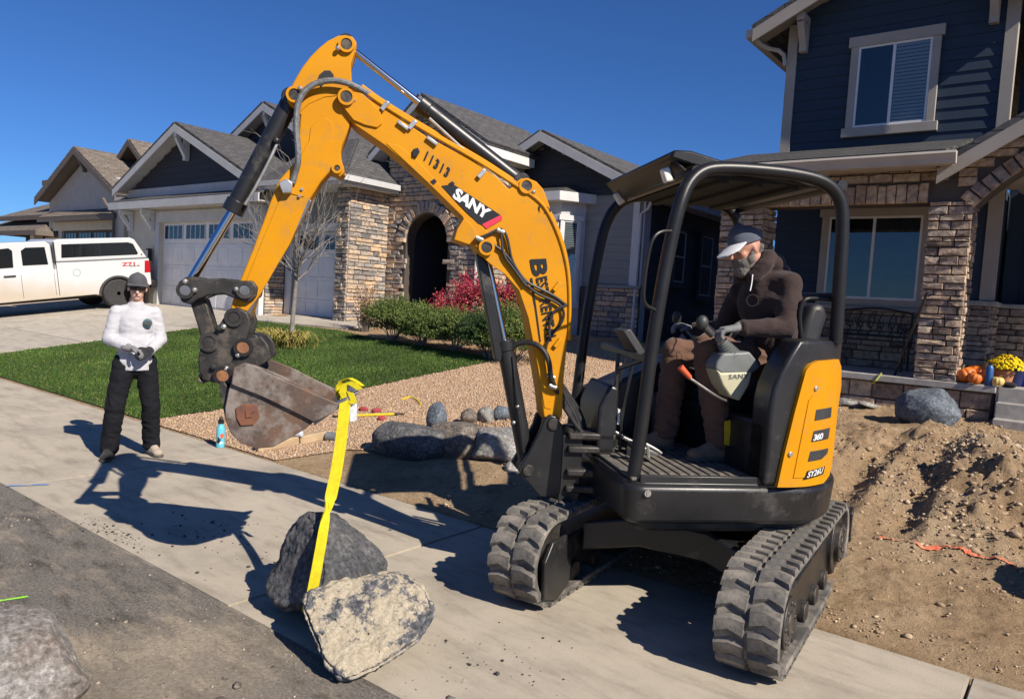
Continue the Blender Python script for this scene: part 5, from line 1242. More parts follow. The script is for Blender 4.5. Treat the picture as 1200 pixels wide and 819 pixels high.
# porch back wall
wall_block('porch_wall', (-4.40, YU+.01, .5), (-1.22, YU+.3, 4.3), M['navy'], RH)
pw = link(bpy.data.objects.new('siding', None)); attach(pw, RH)
planks(pw, (-4.40, YU+.01, 0), (1, 0, 0), (0, -1, 0), 1.98, 3.70, lambda z: (0, 3.2), M['navy'])
window(RH, (-3.52, YU-.012, 0), (1, 0, 0), (0, -1, 0), 1.36, 2.06, 3.36, M['taupe'], blinds=3, sill=False)
wc = wall_block('wainscot', (-4.40, YU-.05, PF), (-1.40, YU+.0, 1.90), M['mortar'], RH)
stones(wc, 'RH', (-4.40, YU-.05, 0), (1, 0, 0), (0, -1, 0), PF, 1.88, lambda z: (.7, 3.0), M['stone_warm'], (.2, .42), (.08, .15), (.03, .055), seed=9, single=False)
MB().box((-4.40, YU-.15, 1.88), (-1.42, YU-.0, 1.945)).obj('sill_course', M['taupe'], RH, bevel=.006)
# entry bay: stone base, cap, corner board
eb = wall_block('entry_bay', (-1.42, 12.33, PF), (-1.16, 13.6, 2.02), M['mortar'], RH)
stones(eb, 'RH', (-1.42, 12.33, 0), (1, 0, 0), (0, -1, 0), PF, 2.02, lambda z: (0, .28), M['stone_warm'], (.12, .28), (.06, .12), seed=41)
stones(eb, 'RH', (-1.16, 12.30, 0), (0, 1, 0), (1, 0, 0), PF, 2.02, lambda z: (0, .9), M['stone_warm'], (.12, .3), (.06, .12), seed=43)
wall_block('entry_wall', (-1.42, 12.34, 2.09), (-1.165, 13.6, 3.74), M['navy'], RH)
b = MB(); b.box((-1.30, 12.30, 2.10), (-1.145, 12.338, 3.70)); b.box((-1.163, 12.3385, 2.10), (-1.125, 12.45, 3.70)); b.obj('corner_board', M['taupe'], RH, bevel=.004)
MB().box((-1.46, 12.24, 2.02), (-1.07, 13.2, 2.09)).obj('stone_cap', M['concrete_step'], RH, bevel=.012)
eb2 = wall_block('entry_bay', (-1.10, 13.0, PF), (-.90, 13.4, 2.02), M['mortar'], RH)
stones(eb2, 'RH', (-1.12, 13.0, 0), (1, 0, 0), (0, -1, 0), PF, 2.02, lambda z: (0, .36), M['stone_warm'], (.12, .28), (.07, .12), seed=45)
MB().box((-1.13, 12.90, 2.02), (-.75, 13.2, 2.08)).obj('stone_cap', M['concrete_step'], RH, bevel=.012)
wall_block('entry_wall', (-1.12, 13.25, 2.08), (-.72, 13.5, 3.74), M['navy'], RH)
wall_block('entry_wall', (-1.41, 13.61, PF), (-.5, 13.8, 3.74), M['navy'], RH)
dr = MB().box((-.72, 13.18, PF), (.45, 13.22, 3.25)).obj('front_door', M['red_door'], RH, smooth=None)
b = MB(); b.box((-.76, 13.08, PF), (-.66, 13.18, 3.28)); b.box((-.76, 13.08, 3.281), (.5, 13.18, 3.4)); b.obj('door_frame', M['white_trim'], dr, bevel=.004)
MB().box((-.60, 13.165, 1.9), (.35, 13.178, 3.15)).obj('door_glass', M['glass'], dr, smooth=None)
wall_block('entry_wall', (-.9, 13.23, PF), (3.0, 13.5, 3.74), M['navy'], RH)
MB().box((-1.0, 11.43, 3.70), (2.6, 13.4, 3.74)).obj('porch_ceiling', M['taupe'], RH, smooth=None)
wall_block('porch_slab', (-.88, 11.0, .55), (3.0, 13.2, PF-.004), M['concrete_step'], RH)
# upper storey
UX0, UX1, UXP = -4.42, -1.22, -2.84
slope = .47; UZE = 6.44
def up_rake(x): return UZE+slope*(x+4.90) if x < UXP else UZE+slope*(2*UXP+4.90-x)
poly_wall('upper_wall', [(UX0, 4.0), (UX1, 4.0), (UX1, up_rake(UX1)-.1), (UXP, up_rake(UXP)-.1), (UX0, up_rake(UX0)-.1)], 'y', YU+.01, YU+.25, M['navy'], RH)
us = link(bpy.data.objects.new('siding', None)); attach(us, RH)
planks(us, (UX0, YU+.01, 0), (1, 0, 0), (0, -1, 0), 4.43, 7.38, lambda z: (max(.1, (z-UZE+.02)/slope-.48), 3.2-max(.1, (z-UZE+.02)/slope-.48)), M['navy'], .172)
b = MB(); b.box((UX0-.02, YU-.03, 4.40), (UX0+.14, YU+.008, 6.56)); b.box((UX0-.02, YU+.0085, 4.40), (UX0+.015, YU+.13, 6.56)); b.obj('corner_board', M['taupe'], RH, bevel=.004)
b = MB(); b.box((UX1-.14, YU-.03, 4.40), (UX1+.02, YU+.008, 6.56)); b.box((UX1-.015, YU+.0085, 4.40), (UX1+.02, YU+.13, 6.56)); b.obj('corner_board', M['taupe'], RH, bevel=.004)
window(RH, (-3.30, YU-.012, 0), (1, 0, 0), (0, -1, 0), 1.04, 4.76, 6.02, M['taupe'], blinds=1, slat=.055)
gable_roof(RH, -4.90, 2*UXP+4.90, UXP, UZE, up_rake(UXP), 12.35, 27, M['shingle_grey'], M['taupe'])
bracket(RH, (-4.16, YU-.03, 6.62), M['taupe'], .56, .34, .12); bracket(RH, (-1.50, YU-.03, 6.62), M['taupe'], .56, .34, .12)
b = MB(); b.tube([(-4.93, 12.45, 6.36), (-4.80, 12.65, 6.22), (-4.5, 12.74, 6.14), (-4.455, 12.76, 5.9)], .035, 8, 1); b.obj('downspout', M['gutter'], RH)
MB().box((-5.02, 12.37, 6.32), (-4.90, 27, 6.46)).obj('gutter', M['gutter'], RH, smooth=None)
# main body, side wall and the wall right of the gable
wall_block('side_wall', (-4.40, YU+.26, .4), (-4.1, 27, 6.50), M['navy'], RH)
ss = link(bpy.data.objects.new('siding', None)); attach(ss, RH)
planks(ss, (-4.40, 27, 0), (0, -1, 0), (-1, 0, 0), 1.0, 6.5, lambda z: (0, 14.1), M['navy'], .172)
wall_block('main_wall', (-1.205, 13.9, 3.8), (6, 20, 6.5), M['navy'], RH)
ms = link(bpy.data.objects.new('siding', None)); attach(ms, RH)
planks(ms, (-1.20, 13.9, 0), (1, 0, 0), (0, -1, 0), 4.2, 6.5, lambda z: (0, 5), M['navy'], .172)
slab4('roof', [(-1.22, 13.5, 6.45), (6.3, 13.5, 6.45), (6.3, 18, 8.4), (-1.22, 18, 8.4)], .08, M['shingle_grey'], RH)
# electric box glint etc on the porch wall
# steps
SP = thing('porch_steps', 'broad concrete steps rising to the stone porch at the right edge', 'steps', (.4, 10.6, .3))
for x0, y0, z0, z1 in ((-.98, 10.28, .22, .44), (-.86, 10.60, .30, .63), (-.86, 10.80, .30, .815), (-.86, 10.98, .5, .995)):
    MB().box((x0, y0, z0), (2.2, y0+.33 if y0 < 10.9 else 11.1, z1)).obj('step', M['concrete_step'], SP, bevel=.012)
# ------------------------------------------------------------------ middle house: stone entry, white garage doors
MH = thing('house', 'grey house with stone arched entry and two white garage doors behind the excavator boom', 'house', (-16, 12, .8))
def garage_door(parent, x0, x1, y, z0, z1, m, cols, lites=True, rows=4):
    d = MB().box((x0, y, z0), (x1, y+.05, z1)).obj('garage_door', m, parent, smooth=None)
    h = (z1-z0)/rows; cw = (x1-x0)/cols
    pm = MB(); pm.box((0, 0, 0), (1, 1, 1)); 
    for r in range(rows):
        s = MB().box((x0+.004, y-.018, z0+h*r+.006), (x1-.004, y-.001, z0+h*(r+1)-.006)).obj('door_section', m, d, smooth=None, bevel=.004)
        for c in range(cols):
            xa, xb = x0+cw*c+cw*.08, x0+cw*(c+1)-cw*.08
            if r == rows-1 and lites:
                g = MB().box((xa, y-.030, z0+h*r+h*.22), (xb, y-.0185, z0+h*(r+1)-h*.15)).obj('door_window', M['glass'], d, smooth=None)
                k = MB(); n_ = 4
                for q in range(n_+1): xx = xa+(xb-xa)*q/n_; k.box((xx-.012, y-.038, z0+h*r+h*.22), (xx+.012, y-.0305, z0+h*(r+1)-h*.15))
                k.box((xa-.02, y-.040, z0+h*r+h*.16), (xb+.02, y-.0302, z0+h*r+h*.22)); k.box((xa-.02, y-.040, z0+h*(r+1)-h*.15), (xb+.02, y-.0302, z0+h*(r+1)-h*.10))
                k.obj('muntin', m, d, smooth=None)
            else:
                for e in range(2):
                    ya = xa+(xb-xa)*e*.52; yb = ya+(xb-xa)*.46
                    MB().box((ya, y-.028, z0+h*r+h*.16), (yb, y-.0185, z0+h*(r+1)-h*.16)).obj('raised_panel', m, d, smooth=None, bevel=.006)
    return d
# garage wing
poly_wall('garage_wall', [(-24.6, .5), (-22.52, .5), (-22.52, 3.42), (-17.55, 3.42), (-17.55, .5), (-17.1, .5), (-17.1, 4.12), (-24.6, 4.12)], 'y', 11.3, 11.6, M['cream'], MH)
wall_block('garage_side', (-17.35, 11.601, .5), (-17.1, 18, 4.4), M['grey_siding'], MH)
wall_block('garage_side', (-24.6, 11.601, .5), (-24.35, 18, 4.4), M['cream'], MH)
garage_door(MH, -22.52, -17.55, 11.42, .90, 3.42, M['door_white'], 4)
b = MB(); b.box((-22.75, 11.25, .85), (-22.52, 11.298, 3.42)); b.box((-17.55, 11.25, .85), (-17.32, 11.298, 3.42)); b.box((-22.75, 11.25, 3.421), (-17.32, 11.298, 3.74)); b.obj('door_casing', M['pale_trim'], MH, bevel=.004)
t_ = at_y(235, 258.5, 11.24)
lettering('house_number', '67', lambda u, v: Vector((-20.15+u*.36, 11.235, 3.50+v*.17)), M['iron_black'], MH, .03)
# skirt roof over the door with white fascia
slab4('roof', [(-24.75, 10.78, 3.98), (-16.6, 10.78, 3.98), (-16.6, 11.298, 4.18), (-24.75, 11.298, 4.18)], .05, M['shingle_grey'], MH)
MB().box((-24.77, 10.74, 3.78), (-16.58, 10.778, 4.0)).obj('fascia', M['pale_trim'], MH, bevel=.004)
MB().box((-24.70, 10.78, 3.80), (-16.62, 11.296, 3.83)).obj('soffit', M['greige'], MH, smooth=None)
for x in (-24.30, -22.9, -17.2): bracket(MH, (x, 11.29, 3.79), M['white_trim'], .62, .42, .13)
# its gable
gx0, gx1, gpx, gze, gpz = -24.75, -17.2, -21.0, 4.42, 6.10
sl_ = (gpz-gze)/(gpx-gx0)
poly_wall('gable_wall', [(-24.6, 4.12), (-17.1, 4.12), (-17.3, 4.45), (gpx, gpz-.12), (-24.6, 4.4)], 'y', 11.31, 11.6, M['charcoal'], MH)
gs = link(bpy.data.objects.new('siding', None)); attach(gs, MH)
planks(gs, (-24.6, 11.31, 0), (1, 0, 0), (0, -1, 0), 4.46, 5.95, lambda z: (max(0, (z-gze+.12)/sl_-.1), 7.3-max(0, (z-gze+.12)/sl_-.1)), M['charcoal'], .19)
MB().box((-24.55, 11.25, 4.19), (-17.2, 11.295, 4.46)).obj('frieze_board', M['pale_trim'], MH, bevel=.004)
gable_roof(MH, gx0, gx1, gpx, gze, gpz, 10.85, 16.5, M['shingle_grey'], M['pale_trim'])
bracket(MH, (gpx, 11.29, 5.90), M['white_trim'], .75, .42, .14)
# taller gable behind
bx0, bx1, bpx, bze, bpz = -24.0, -16.0, -20.0, 5.15, 7.08
poly_wall('gable_wall', [(-23.6, 4.4), (-16.4, 4.4), (-16.4, 5.2), (bpx, bpz-.12), (-23.6, 5.2)], 'y', 13.4, 13.6, M['charcoal'], MH)
gable_roof(MH, bx0, bx1, bpx, bze, bpz, 13.0, 22, M['shingle_grey'], M['pale_trim'])
bracket(MH, (bpx, 13.39, 6.86), M['white_trim'], .7, .36, .13)
# third bay: recessed door, stone pier and stone side
poly_wall('bay_wall', [(-17.1, .5), (-16.75, .5), (-16.75, 3.15), (-14.55, 3.15), (-14.55, .5), (-14.0, .5), (-14.0, 4.25), (-17.1, 4.25)], 'y', 11.95, 12.2, M['grey_siding'], MH)
garage_door(MH, -16.75, -14.55, 12.05, .86, 3.15, M['door_white'], 2)
b = MB(); b.box((-17.0, 11.90, .82), (-16.75, 11.948, 3.15)); b.box((-14.55, 11.90, .82), (-14.42, 11.948, 3.15)); b.box((-17.0, 11.90, 3.151), (-14.42, 11.948, 3.35)); b.obj('door_casing', M['white_trim'], MH, bevel=.004)
b = MB(); b.box((-17.16, 11.16, .85), (-17.02, 11.30, 3.78)); b.obj('corner_post', M['white_trim'], MH, bevel=.006)
sw = wall_block('stone_pier', (-17.095, 11.32, .6), (-17.05, 11.90, 2.6), M['mortar'], MH)
stones(sw, 'MH', (-17.05, 11.32, 0), (0, 1, 0), (1, 0, 0), .8, 2.6, lambda z: (0, .56), M['stone_mix'], (.14, .34), (.06, .12), seed=51)
ps = wall_block('stone_pier', (-14.40, 11.5, .5), (-13.98, 12.72, 4.25), M['mortar'], MH)
stones(ps, 'MH', (-14.40, 11.5, 0), (1, 0, 0), (0, -1, 0), .70, 4.2, lambda z: (0, .44), M['stone_mix'], (.14, .34), (.07, .13), seed=53)
stones(ps, 'MH', (-13.98, 11.48, 0), (0, 1, 0), (1, 0, 0), .62, 4.2, lambda z: (0, 1.2), M['stone_mix'], (.16, .42), (.07, .13), seed=55)
# hip roof over the third bay
e0, e1, ya, yb, zE, zR = -17.0, -13.62, 11.02, 14.6, 4.28, 5.55
for P in ([(e0, ya, zE), (e1, ya, zE), (e1-1.7, ya+1.75, zR), (e0, ya+1.75, zR)], [(e1, ya, zE), (e1, yb, zE), (e1-1.7, yb, zR), (e1-1.7, ya+1.75, zR)], [(e0, ya+1.75, zR), (e1-1.7, ya+1.75, zR), (e1-1.7, 16, zR+.7), (e0, 16, zR+.7)]): slab4('roof', P, .07, M['shingle_grey'], MH)
b = MB(); b.box((e0, ya-.03, zE-.17), (e1+.03, ya, zE+.05)); b.box((e1, ya+.001, zE-.17), (e1+.03, 12.66, zE+.05)); b.obj('fascia', M['white_trim'], MH, smooth=None)
b = MB(); b.box((e0, ya-.13, zE-.10), (e1+.13, ya-.031, zE+.03)); b.box((e1+.031, ya-.03, zE-.10), (e1+.13, 12.62, zE+.03)); b.obj('gutter', M['pale_trim'], MH, smooth=None)
MB().box((e0, ya+.002, zE-.16), (e1-.002, 12.6, zE-.13)).obj('soffit', M['white_trim'], MH, smooth=None)
# stone entry tower with its arch
TX0, TX1, TY = -14.0, -11.05, 12.72
ax, az, ar = -12.62, 2.95, .70
pts = [(TX0, .4), (ax-ar, .4), (ax-ar, az)]+[(ax+ar*math.cos(math.pi-math.pi*i/12), az+ar*.95*math.sin(math.pi*i/12)) for i in range(1, 12)]+[(ax+ar, az), (ax+ar, .4), (TX1, .4), (TX1, 5.05), (-12.75, 6.15), (TX0, 5.4)]
tw_ = poly_wall('entry_tower', pts, 'y', TY, TY+.3, M['mortar'], MH)
stones(tw_, 'MH', (TX0, TY, 0), (1, 0, 0), (0, -1, 0), .6, 6.0, lambda z: (max(0, (z-5.4)*1.5), TX1-TX0-max(0, (z-5.0)*1.6)), M['stone_mix'], (.16, .40), (.07, .13),
       keep=lambda x, z: not ((abs(x+TX0-ax) < ar+.06 and z < az) or math.hypot(x+TX0-ax, (z-az)/.95) < ar+.27 and z >= az-.02), seed=57, single=False)
arch_stones(tw_, 'MH', (ax, TY, az), (1, 0, 0), (0, -1, 0), ar+.0, 0, math.pi, 21, .26, M['stone_mix'], .07)
wall_block('entry_return', (TX1-.3, TY+.301, .4), (TX1, 17, 5.0), M['mortar'], MH)
er = link(bpy.data.objects.new('stone_return', None)); attach(er, MH)
stones(er, 'MH', (TX1, TY, 0), (0, 1, 0), (1, 0, 0), .6, 4.95, lambda z: (0, 1.55), M['stone_mix'], (.16, .40), (.07, .13), seed=59, single=False)
# deep porch behind the arch
for lo, hi in (((ax-ar-.45, TY+.31, .4), (ax-ar-.06, TY+2.2, 4.4)), ((ax+ar+.06, TY+.31, .4), (ax+ar+.2, TY+2.2, 4.4)), ((ax-ar-.06, TY+2.0, .4), (ax+ar+.06, TY+2.2, 4.4)), ((ax-ar-.06, TY+.31, 4.2), (ax+ar+.06, TY+2.0, 4.4))): wall_block('entry_wall', lo, hi, M['charcoal'], MH)
# tower roof: ridge along Y, eave with white fascia on the right
gable_roof(MH, -14.4, -10.62, -12.72, 5.02, 6.28, 12.35, 16.4, M['shingle_grey'], M['pale_trim'], fh=.17)
MB().box((-10.72, 12.36, 4.82), (-10.60, 14.1, 5.0)).obj('gutter', M['white_trim'], MH, smooth=None)
MB().box((-11.04, 12.4, 4.80), (-10.73, 14.1, 4.83)).obj('soffit', M['white_trim'], MH, smooth=None)
b = MB(); b.tube([(-10.98, 12.66, .75), (-10.98, 12.66, 4.7)], .035, 8); b.obj('downspout', M['white_trim'], MH)
# main roof behind everything
slab4('roof', [(-22.5, 16.5, 5.3), (-14.2, 16.5, 5.3), (-15.5, 19.5, 6.5), (-20, 19.5, 6.5)], .08, M['shingle_grey'], MH)
# right wing: grey siding, bay window, stone base
WY = 14.3
poly_wall('wing_wall', [(-11.3, .5), (-7.72, .5), (-7.72, 4.22), (-10.3, 5.42), (-11.3, 5.0)], 'y', WY, WY+.25, M['grey_siding'], MH)
wsd = link(bpy.data.objects.new('siding', None)); attach(wsd, MH)
planks(wsd, (-11.3, WY, 0), (1, 0, 0), (0, -1, 0), 2.2, 4.14, lambda z: (.2, 3.45), M['grey_siding'], .172)
planks(wsd, (-11.3, WY, 0), (1, 0, 0), (0, -1, 0), 4.14, 5.40, lambda z: (max(0, (z-4.95)*2.1), 3.5-max(0, (z-4.14)*2.1)), M['charcoal'], .16)
st_ = wall_block('wainscot', (-11.2, WY-.05, .5), (-7.70, WY-.001, 2.12), M['mortar'], MH)
stones(st_, 'MH', (-8.95, WY-.05, 0), (1, 0, 0), (0, -1, 0), .75, 2.10, lambda z: (0, 1.25), M['stone_mix'], (.18, .42), (.08, .13), (.03, .05), seed=61)
MB().box((-8.98, WY-.13, 2.10), (-7.66, WY-.0, 2.17)).obj('sill_course', M['grey_siding'], MH, bevel=.006)
gable_roof(MH, -11.5, -7.35, -10.3, 4.86 if False else 4.86, 5.55, 13.85, 22, M['shingle_grey'], M['pale_trim'], fh=.17) if False else None
slab4('roof', [(-7.40, 13.85, 4.12), (-7.40, 22, 4.12), (-10.3, 22, 5.55), (-10.3, 13.85, 5.55)], .08, M['shingle_grey'], MH)
slab4('roof', [(-11.45, 13.85, 4.98), (-11.45, 22, 4.98), (-10.3, 22, 5.55), (-10.3, 13.85, 5.55)], .08, M['shingle_grey'], MH)
for xe, ze in ((-7.40, 4.12), (-11.45, 4.98)):
    b = MB(); b.prism([(xe, 0, ze+.02), (-10.3, 0, 5.57), (-10.3, 0, 5.36), (xe, 0, ze-.18)], (0, 13.81, 0), (0, 13.85, 0)); b.obj('bargeboard', M['pale_trim'], MH, smooth=None)
    b = MB(); b.prism([(xe, 0, ze-.03), (-10.3, 0, 5.50), (-10.3, 0, 5.47), (xe, 0, ze-.06)], (0, 13.851, 0), (0, WY-.02, 0)); b.obj('soffit', M['pale_trim'], MH, smooth=None)
# bay window
bay = MB(); BZ0, BZ1 = .95, 3.95
bp2 = [(-11.0, WY-.02), (-10.65, WY-.50), (-9.55, WY-.50), (-9.20, WY-.02)]
bay.prism([(x, y, 0) for x, y in bp2], (0, 0, BZ0), (0, 0, BZ1)); by = bay.obj('bay_window', M['pale_trim'], MH, smooth=None)
bh = MB(); hp_ = [(-11.25, WY-.0), (-10.78, WY-.78), (-9.42, WY-.78), (-8.95, WY-.0)]
bh.prism([(x, y, 0) for x, y in hp_], (0, 0, 3.951), (0, 0, 4.16)); bh.obj('bay_fascia', M['white_trim'], by, bevel=.01)
rfm = MB(); rfm.add([(x, y, 4.161) for x, y in hp_]+[(-10.6, WY-.02, 4.42), (-9.6, WY-.02, 4.42)], [(0, 1, 4), (1, 2, 5, 4), (2, 3, 5), (0, 4, 5, 3), (3, 2, 1, 0)]); rfm.obj('bay_roof', M['shingle_dark'], by, uv=True, smooth=None)
window(by, (-10.50, WY-.505, 0), (1, 0, 0), (0, -1, 0), .80, 1.75, 3.55, M['white_trim'], mull=False, blinds=2, tall_mull=True, tw=.13, head=.12)
d = Vector((.35, .48, 0)).normalized(); nn = Vector((d.y, -d.x, 0))
window(by, Vector((-9.52, WY-.46, 0))+nn*.004, d, nn, .36, 1.75, 3.55, M['white_trim'], mull=False, blinds=2, tall_mull=True, tw=.07, head=.12)
# corner posts, downspout and the shaded right side
b = MB(); b.box((-7.98, WY-.06, 2.17), (-7.83, WY-.024, 4.05)); b.obj('corner_board', M['white_trim'], MH, bevel=.004)
b = MB(); b.box((-7.74, WY-.04, .8), (-7.70, WY+.24, 4.10)); b.obj('corner_board', M['pale_trim'], MH, bevel=.004)
b = MB(); b.tube([(-7.45, WY-.2, 4.02), (-7.62, WY-.06, 3.82), (-7.78, WY-.075, 3.7), (-7.80, WY-.08, .9)], .034, 8, 0); b.obj('downspout', M['white_trim'], MH)
MB().box((-7.40, 13.9, 4.0), (-7.28, 22, 4.13)).obj('gutter', M['pale_trim'], MH, smooth=None)
MB().box((-7.7, 14.5, 4.0), (-7.41, 22, 4.03)).obj('soffit', M['pale_trim'], MH, smooth=None)
wall_block('side_wall', (-8.0, WY+.251, .5), (-7.72, 22, 4.1), M['charcoal'], MH)
sd = link(bpy.data.objects.new('siding', None)); attach(sd, MH)
planks(sd, (-7.72, WY+.25, 0), (0, 1, 0), (1, 0, 0), 1.2, 4.1, lambda z: (0, 7.7), M['charcoal'], .172)
window(MH, (-7.70, 15.68, 0), (0, 1, 0), (1, 0, 0), .56, 2.35, 3.52, M['charcoal'], mull=False, tall_mull=True, tw=.07, head=.09, frame=M['pale_trim'])
window(MH, (-7.70, 17.15, 0), (0, 1, 0), (1, 0, 0), .66, 2.10, 3.55, M['charcoal'], mull=False, tall_mull=True, tw=.07, head=.09, frame=M['pale_trim'])
wall_block('footing', (-11.2, WY-.09, .3), (-7.68, WY+.2, .78), M['charcoal'], MH)
# lanterns on the garage piers
for x in (-22.95, -17.25):
    o = Vector((x, 11.25, 2.45)); lb = MB().box((x-.07, 11.12, 2.25), (x+.07, 11.24, 2.62)).obj('wall_lantern', M['iron_black'], MH, bevel=.01)
    MB().box((x-.055, 11.105, 2.30), (x+.055, 11.119, 2.56)).obj('lantern_glass', M['clear_plastic'], lb, smooth=None)

# ------------------------------------------------------------------ left house: tan stucco gable, dark garage door
LH = thing('house', 'tan stucco house with a brown shingled gable beyond the pickup truck', 'house', (-29, 12, .9))
lx0, lx1, lpx, lze, lpz = -32.3, -25.6, -28.87, 4.45, 6.12
poly_wall('garage_wall', [(-31.2, .5), (-30.9, .5), (-30.9, 3.3), (-26.0, 3.3), (-26.0, .5), (-24.85, .5), (-24.85, 4.0), (-25.0, 4.5), (lpx, lpz-.25), (-32.1, 4.4), (-32.1, 3.4), (-31.2, 3.4)], 'y', 11.75, 12.0, M['greige'], LH)
garage_door(LH, -30.9, -26.0, 11.85, .9, 3.3, M['door_brown'], 4)
MB().box((-31.6, 11.70, 3.3), (-25.7, 11.748, 3.62)).obj('door_header', M['cream'], LH, smooth=None)
gable_roof(LH, lx0, lx1, lpx, lze, lpz, 11.3, 19, M['shingle_brown'], M['brown_trim'], fh=.2)
slab4('roof', [(-31.9, 11.3, 3.72), (-25.5, 11.3, 3.72), (-25.5, 11.74, 3.98), (-31.9, 11.74, 3.98)], .05, M['shingle_brown'], LH)
MB().box((-31.92, 11.26, 3.58), (-25.48, 11.298, 3.74)).obj('fascia', M['brown_trim'], LH, smooth=None)
slab4('roof', [(-25.7, 11.6, 4.40), (-22.6, 13.5, 4.45), (-22.6, 17, 6.2), (-28, 17, 6.6)], .05, M['shingle_brown'], LH)
gable_roof(LH, -29.6, -25.8, -27.6, 5.2, 6.55, 12.6, 18, M['shingle_brown'], M['brown_trim'], fh=.18)
wall_block('side_wall', (-25.62, 11.3, .5), (-24.9, 11.74, 4.28), M['cream'], LH)
b = MB(); b.tube([(-26.2, 11.2, 4.25), (-25.9, 11.22, 4.0), (-25.45, 11.22, 3.75), (-25.42, 11.24, .9)], .05, 8, 0); b.obj('downspout', M['brown_trim'], LH)
for x in (-26.0,):
    lb = MB().box((x-.1, 11.55, 2.85), (x+.1, 11.745, 3.3)).obj('wall_lantern', M['iron_black'], LH, bevel=.01)
bracket(LH, (lpx, 11.74, 5.95), M['brown_trim'], .6, .34, .12)

# far-left house: dark hipped roofs over stone
FH = thing('house', 'dark brown hip roofed house with stone walls at the far left edge', 'house', (-40, 15, 1))
wall_block('stone_wall', (-39.3, 15.0, .5), (-35.6, 20, 4.6), M['mortar'], FH)
fs_ = link(bpy.data.objects.new('stone_facing', None)); attach(fs_, FH)
stones(fs_, 'FH', (-38.2, 15.0, 0), (1, 0, 0), (0, -1, 0), 1.0, 4.5, lambda z: (0, 2.6), M['stone_warm'], (.25, .6), (.12, .22), seed=71, single=False)
wall_block('upper_wall', (-39, 15.2, 4.6), (-34.5, 20, 6.0), M['brown_trim'], FH)
wall_block('wing_wall', (-44.5, 15.2, .5), (-39.31, 19, 4.3), M['navy'], FH)
def hip(parent, x0, x1, y0, y1, z0, z1, m, inset=2.0, fz=.16):
    xa, xb, yc = x0+inset, x1-inset, (y0+y1)/2
    for P in ([(x0, y0, z0), (x1, y0, z0), (xb, yc, z1), (xa, yc, z1)], [(x1, y1, z0), (x0, y1, z0), (xa, yc, z1), (xb, yc, z1)]): slab4('roof', P, .07, m, parent)
    b = MB(); b.add([(x0, y0, z0+.03), (x0, y1, z0+.03), (xa, yc, z1+.05), (x1, y0, z0+.03), (x1, y1, z0+.03), (xb, yc, z1+.05)], [(0, 1, 2), (3, 5, 4)]); b.obj('roof_end', m, parent, uv=True, smooth=None)
    b = MB(); b.box((x0, y0-.03, z0-fz), (x1, y0, z0+.06)); b.box((x1, y0, z0-fz), (x1+.03, y1, z0+.06)); b.obj('fascia', M['brown_trim'], parent, smooth=None)
hip(FH, -40.2, -33.6, 14.4, 20.5, 6.0, 7.1, M['shingle_brown']); hip(FH, -45.6, -35.4, 14.2, 20, 4.35, 5.7, M['shingle_brown']); hip(FH, -47.5, -38.6, 13.6, 17, 3.55, 4.4, M['shingle_brown'], 1.4)
window(FH, (-41.6, 15.18, 0), (1, 0, 0), (0, -1, 0), 1.3, 1.9, 3.3, M['cream'], mull=False)
b = MB(); b.box((-39.6, 13.7, .9), (-39.2, 14.1, 3.5)); b.obj('porch_post', M['cream'], FH, bevel=.01)
# ------------------------------------------------------------------ pickup truck on the sloping drive
YW = 10.14
TRK = thing('pickup_truck', 'white extended cab pickup with a white topper parked before the garage', 'pickup truck', (-22.42, YW, hk(-22, YW)+.03))
TRK.rotation_euler = (math.atan(.13), 0, 0); WM[TRK] = Matrix.Translation(TRK.location) @ Matrix.Rotation(math.atan(.13), 4, 'X')
TX = -1.96
def arch(cy, r, n=10): return [(cy-r*math.cos(math.pi*i/n), .40+r*math.sin(math.pi*i/n)*.98) for i in range(n+1)]
def side(name, pts, x0, x1, m, bevel=.03, parent=TRK, seg=3, **kw):
    b = MB(); b.prism([(0, y, z) for y, z in pts], (x0, 0, 0), (x1, 0, 0)); return b.obj(name, m, parent, world=False, bevel=bevel, seg=seg, **kw)
FWY = -3.66
low = [(.98, .62), (.98, 1.30), (.97, 1.40), (-1.58, 1.40), (-1.60, 1.20), (-4.0, 1.14), (-4.65, 1.05), (-4.78, .80), (-4.75, .50)]+[p for p in arch(FWY, .52)]+[(FWY+.55, .42), (-.62, .45)]+arch(0, .52)+[(.62, .48)]
body = side('body', low, 0, TX, M['truck_dusty'], .035)
cab = side('cab', [(-1.60, 1.15), (-1.63, 1.90), (-1.75, 1.985), (-2.9, 1.97), (-3.12, 1.90), (-3.72, 1.20), (-3.80, 1.13)], -.09, TX+.09, M['truck_paint'], .05)
top_ = side('topper', [(.96, 1.405), (.90, 1.50), (.62, 1.97), (.50, 2.025), (-1.45, 2.03), (-1.575, 1.99), (-1.575, 1.405)], -.03, TX+.03, M['truck_paint'], .05)
def glass_side(name, pts, x, parent): return side(name, pts, x, x-.01, M['glass'], .012, parent, 2)
glass_side('side_window', [(-1.42, 1.52), (-1.38, 1.89), (.42, 1.89), (.56, 1.84), (.68, 1.56), (.64, 1.52)], -.022, top_)
side('window_divider', [(-.42, 1.52), (-.42, 1.89), (-.385, 1.89), (-.385, 1.52)], -.018, -.03, M['black'], 0, top_)
MB().cyl((-.024, .78, 1.52), (-.04, .78, 1.52), .022, n=10).obj('topper_lock', M['black'], top_, world=False)
glass_side('rear_quarter_window', [(-1.74, 1.36), (-1.78, 1.83), (-2.25, 1.83), (-2.36, 1.75), (-2.36, 1.36)], -.080, cab)
glass_side('door_window', [(-2.58, 1.32), (-2.56, 1.76), (-2.64, 1.83), (-3.0, 1.80), (-3.5, 1.30)], -.080, cab)
